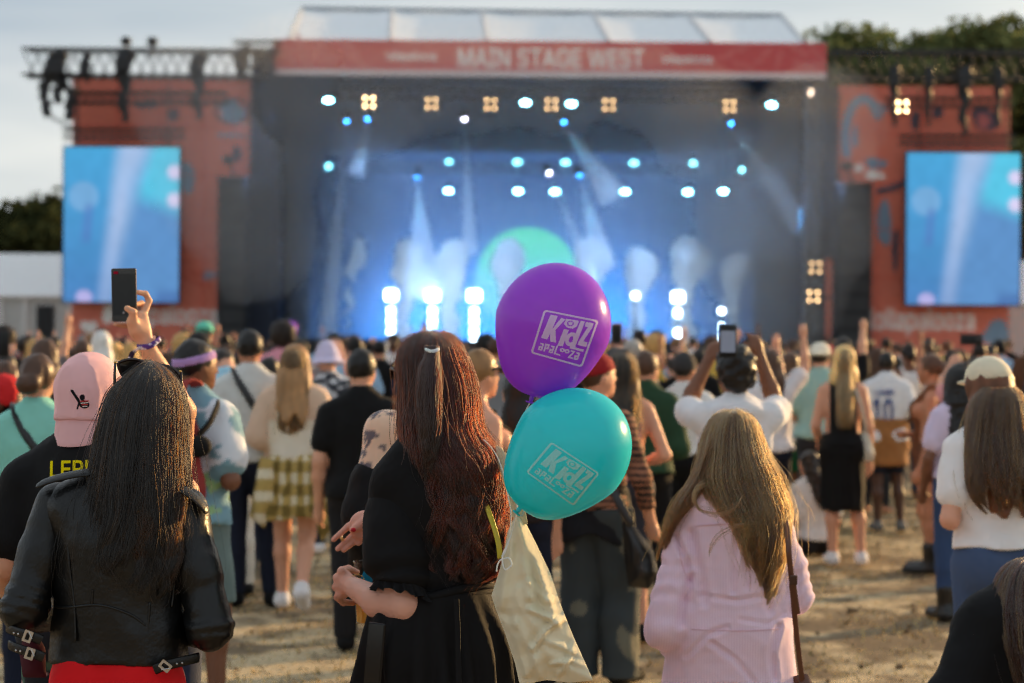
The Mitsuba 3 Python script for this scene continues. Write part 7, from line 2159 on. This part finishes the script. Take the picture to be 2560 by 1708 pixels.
for sex, hs, L_, arms, topk in [('f', 'long', .34, ('bent', 'bent'), 'tee'), ('m', 'short', 0, ('bent', 'bent'), 'tee'), ('f', 'long', .26, ('down', 'up'), 'tank'), ('m', 'crop', 0, ('bent', 'up'), 'tee'), ('f', 'bun', 0, ('phone', 'phone'), 'tee'),
                                ('m', 'short', 0, ('phone', 'bent'), 'long'), ('f', 'pony', .24, ('bent', 'down'), 'tank'), ('m', 'afro', 0, ('down', 'bent'), 'tee'), ('f', 'curly', .3, ('bent', 'bent'), 'long'), ('f', 'long', .42, ('wave', 'bent'), 'tee'), ('m', 'short', 0, ('down', 'down'), 'hoodie'), ('f', 'lowbun', 0, ('bent', 'phone'), 'tank')]:
    sp = dict(sex=sex, hair=(hs, 'dark', L_), top=(topk, lin(200, 200, 200), .018), bottom=('jeans', NAVY), arms=arms)
    dd = []
    for h in (.033, .044):
        d = {}
        for name, m, mat, col in model(sp, h):
            d[name] = mikit.ply(m, None, smooth=True)
        dd.append(d)
    protos.append((sex, hs, arms, dd))
g_ = np.random.default_rng(77)
HW = {'long': 'long', 'short': 'short', 'crop': 'cropped', 'bun': 'tied up', 'pony': 'ponytailed', 'afro': 'round curly', 'curly': 'long curly', 'lowbun': 'pinned up'}
taken = []
count = 0
Yr_ = 20.2
while Yr_ < 62 and count < 240:
    half = 1320 / F * Yr_
    n = int(2 * half / (.60 + .004 * Yr_))
    xs = np.linspace(-half, half, n) + g_.uniform(-.2, .2, n)
    for x in xs:
        if g_.random() < .10:
            continue
        q = g_.integers(len(protos))
        if protos[q][2] != ('bent', 'bent') and protos[q][2][1] in ('up', 'phone') and g_.random() < .72:
            q = int(g_.choice([0, 1, 8, 6, 7, 10]))
        sex, hs, arms, d = protos[q]
        yy = Yr_ + g_.uniform(-.45, .45)
        H = g_.normal(1.635 if sex == 'f' else 1.73, .07)
        hk = str(g_.choice(['black', 'dark', 'brown', 'chestnut', 'sandy', 'blond', 'dark', 'brown', 'grey'], p=[.25, .26, .16, .06, .05, .06, .09, .05, .02]))
        sk = str(g_.choice(['pale', 'fair', 'tan', 'brown', 'dark'], p=[.25, .35, .2, .13, .07]))
        tk = str(g_.choice(list(TOPS), p=[.24, .22, .08, .08, .07, .05, .07, .05, .03, .04, .03, .04]))
        lk = str(g_.choice(list(LEG)))
        up = 'raised arm' if 'up' in arms or 'wave' in arms else 'arms raised to film' if 'phone' in arms else 'arms bent in front'
        key = thing('person', f'distant {"woman" if sex == "f" else "man"} with {HW[hs]} {hk} hair, {tk} top and {up}', 'person', 'distant people in the packed crowd before the stage')
        M = T().translate([float(x), float(yy), 0]).rotate([0, 0, 1], float(g_.normal(0, 16))).scale(float(H / 1.705))
        for name, s_ in d[0 if yy < 27 else 1].items():
            mat = SK[sk] if name == 'body' else HR[hk] if name == 'hair' else LEG[lk] if name == 'jeans' else TM_[tk]
            scene[f'{key}__{name}'] = {**s_, 'bsdf': {'type': 'ref', 'id': mat}, 'to_world': M}
        count += 1
    Yr_ += .95 + .018 * Yr_
# raised hands and phones that stand out against the stage
for u, vt, Y, sp, lab in [(2112, 832, 18.5, dict(sex='m', hair=('short', 'dark'), top=('tee', BLK), bottom=('jeans', NAVY), arms=('down', ((.0, .06, .2), (.02, .1, .39))), shoes=BLK), 'person throwing a hand sign high above the blonde woman'),
                         (1890, 856, 16.0, dict(hair=('short', 'dark'), top=('tee', lin(200, 200, 204)), bottom=('jeans', NAVY), arms=(((.05, .14, .12), (.0, .2, .34)), ((.08, .14, .08), (.06, .2, .3))), shoes=BLK), 'person with both hands up behind the white hoodie'),
                         (1538, 868, 14.0, dict(hair=('short', 'dark'), top=('tee', lin(60, 50, 50)), bottom=('jeans', NAVY), arms=('bent', ((.0, .14, .10), (-.1, .24, .28))), shoes=BLK), 'person behind the purple balloon holding up a phone'),
                         (1748, 866, 20.0, dict(hair=('short', 'black'), top=('tee', BLK), bottom=('jeans', NAVY), arms=(((.05, .06, .24), (.02, .1, .44)), 'bent'), shoes=BLK), 'person with one raised dark sleeve left of the hoodie'),
                         (205, 868, 17.0, dict(hair=('short', 'brown'), top=('tee', lin(110, 100, 100)), bottom=('jeans', NAVY), arms=('up', 'bent'), shoes=BLK), 'person raising a hand left of the pink cap')]:
    somebody(lab, u, vt, Y, 0, sp)
k = thing('mobile_phone', 'phone in a light case just right of the purple balloon', 'phone')
part(k, 'case', moved(rbox(.08, .012, .155, .006), P(1541, 832, 13.7)), 'gloss', 40, lin(190, 140, 130))
part(k, 'display', moved(bx(-.034, .034, -.001, 0, -.066, .066), P(1541, 832, 13.692)), 'glassy')
k = thing('mobile_phone', 'phone at the left frame edge held by a raised hand', 'phone')
part(k, 'case', moved(rbox(.08, .012, .16, .006), P(8, 880, 13.2)), 'glassy', 40)
balloon('small purple balloon floating far off above the crowd', 727, 830, 727, 852, 17, 26.0, 'rubber_purple', None, None)
k = thing('person', 'person in a white wig or hood before the left scrim lettering', 'person', 'people standing in the crowd')
x, H = at(253, 846, 19.0)
stand(k, model(dict(hair=('long', lin(216, 214, 210), .25), top=('tee', lin(200, 196, 186)), bottom=('jeans', NAVY), arms=('bent', 'bent'), shoes=BLK), .016), x, 19, 0, H)
for u, vt, lab, sp in [(283, 870, 'blond person right of the white wig', dict(hair=('long', 'blond', .3), highlight=1.6, top=('tee', BLK))), (508, 818, 'person in a green and turquoise cap near the left scrim', dict(sex='m', hair=('short', 'dark'), hat=('backcap', lin(96, 190, 170)), top=('tee', lin(60, 110, 90)))),
                       (1335, 862, 'person in a white cap behind the turquoise balloon', dict(hair=('short', 'dark'), hat=('cap', WHT), top=('tee', lin(160, 150, 150)))), (2070, 855, 'person in a red cap far behind the mint shirt', dict(sex='m', hair=('short', 'dark'), hat=('backcap', lin(180, 60, 66)), top=('tee', WHT)))]:
    somebody(lab, u, vt, 20.5, 0, dict(bottom=('jeans', NAVY), arms=('bent', 'bent'), shoes=BLK, **sp))
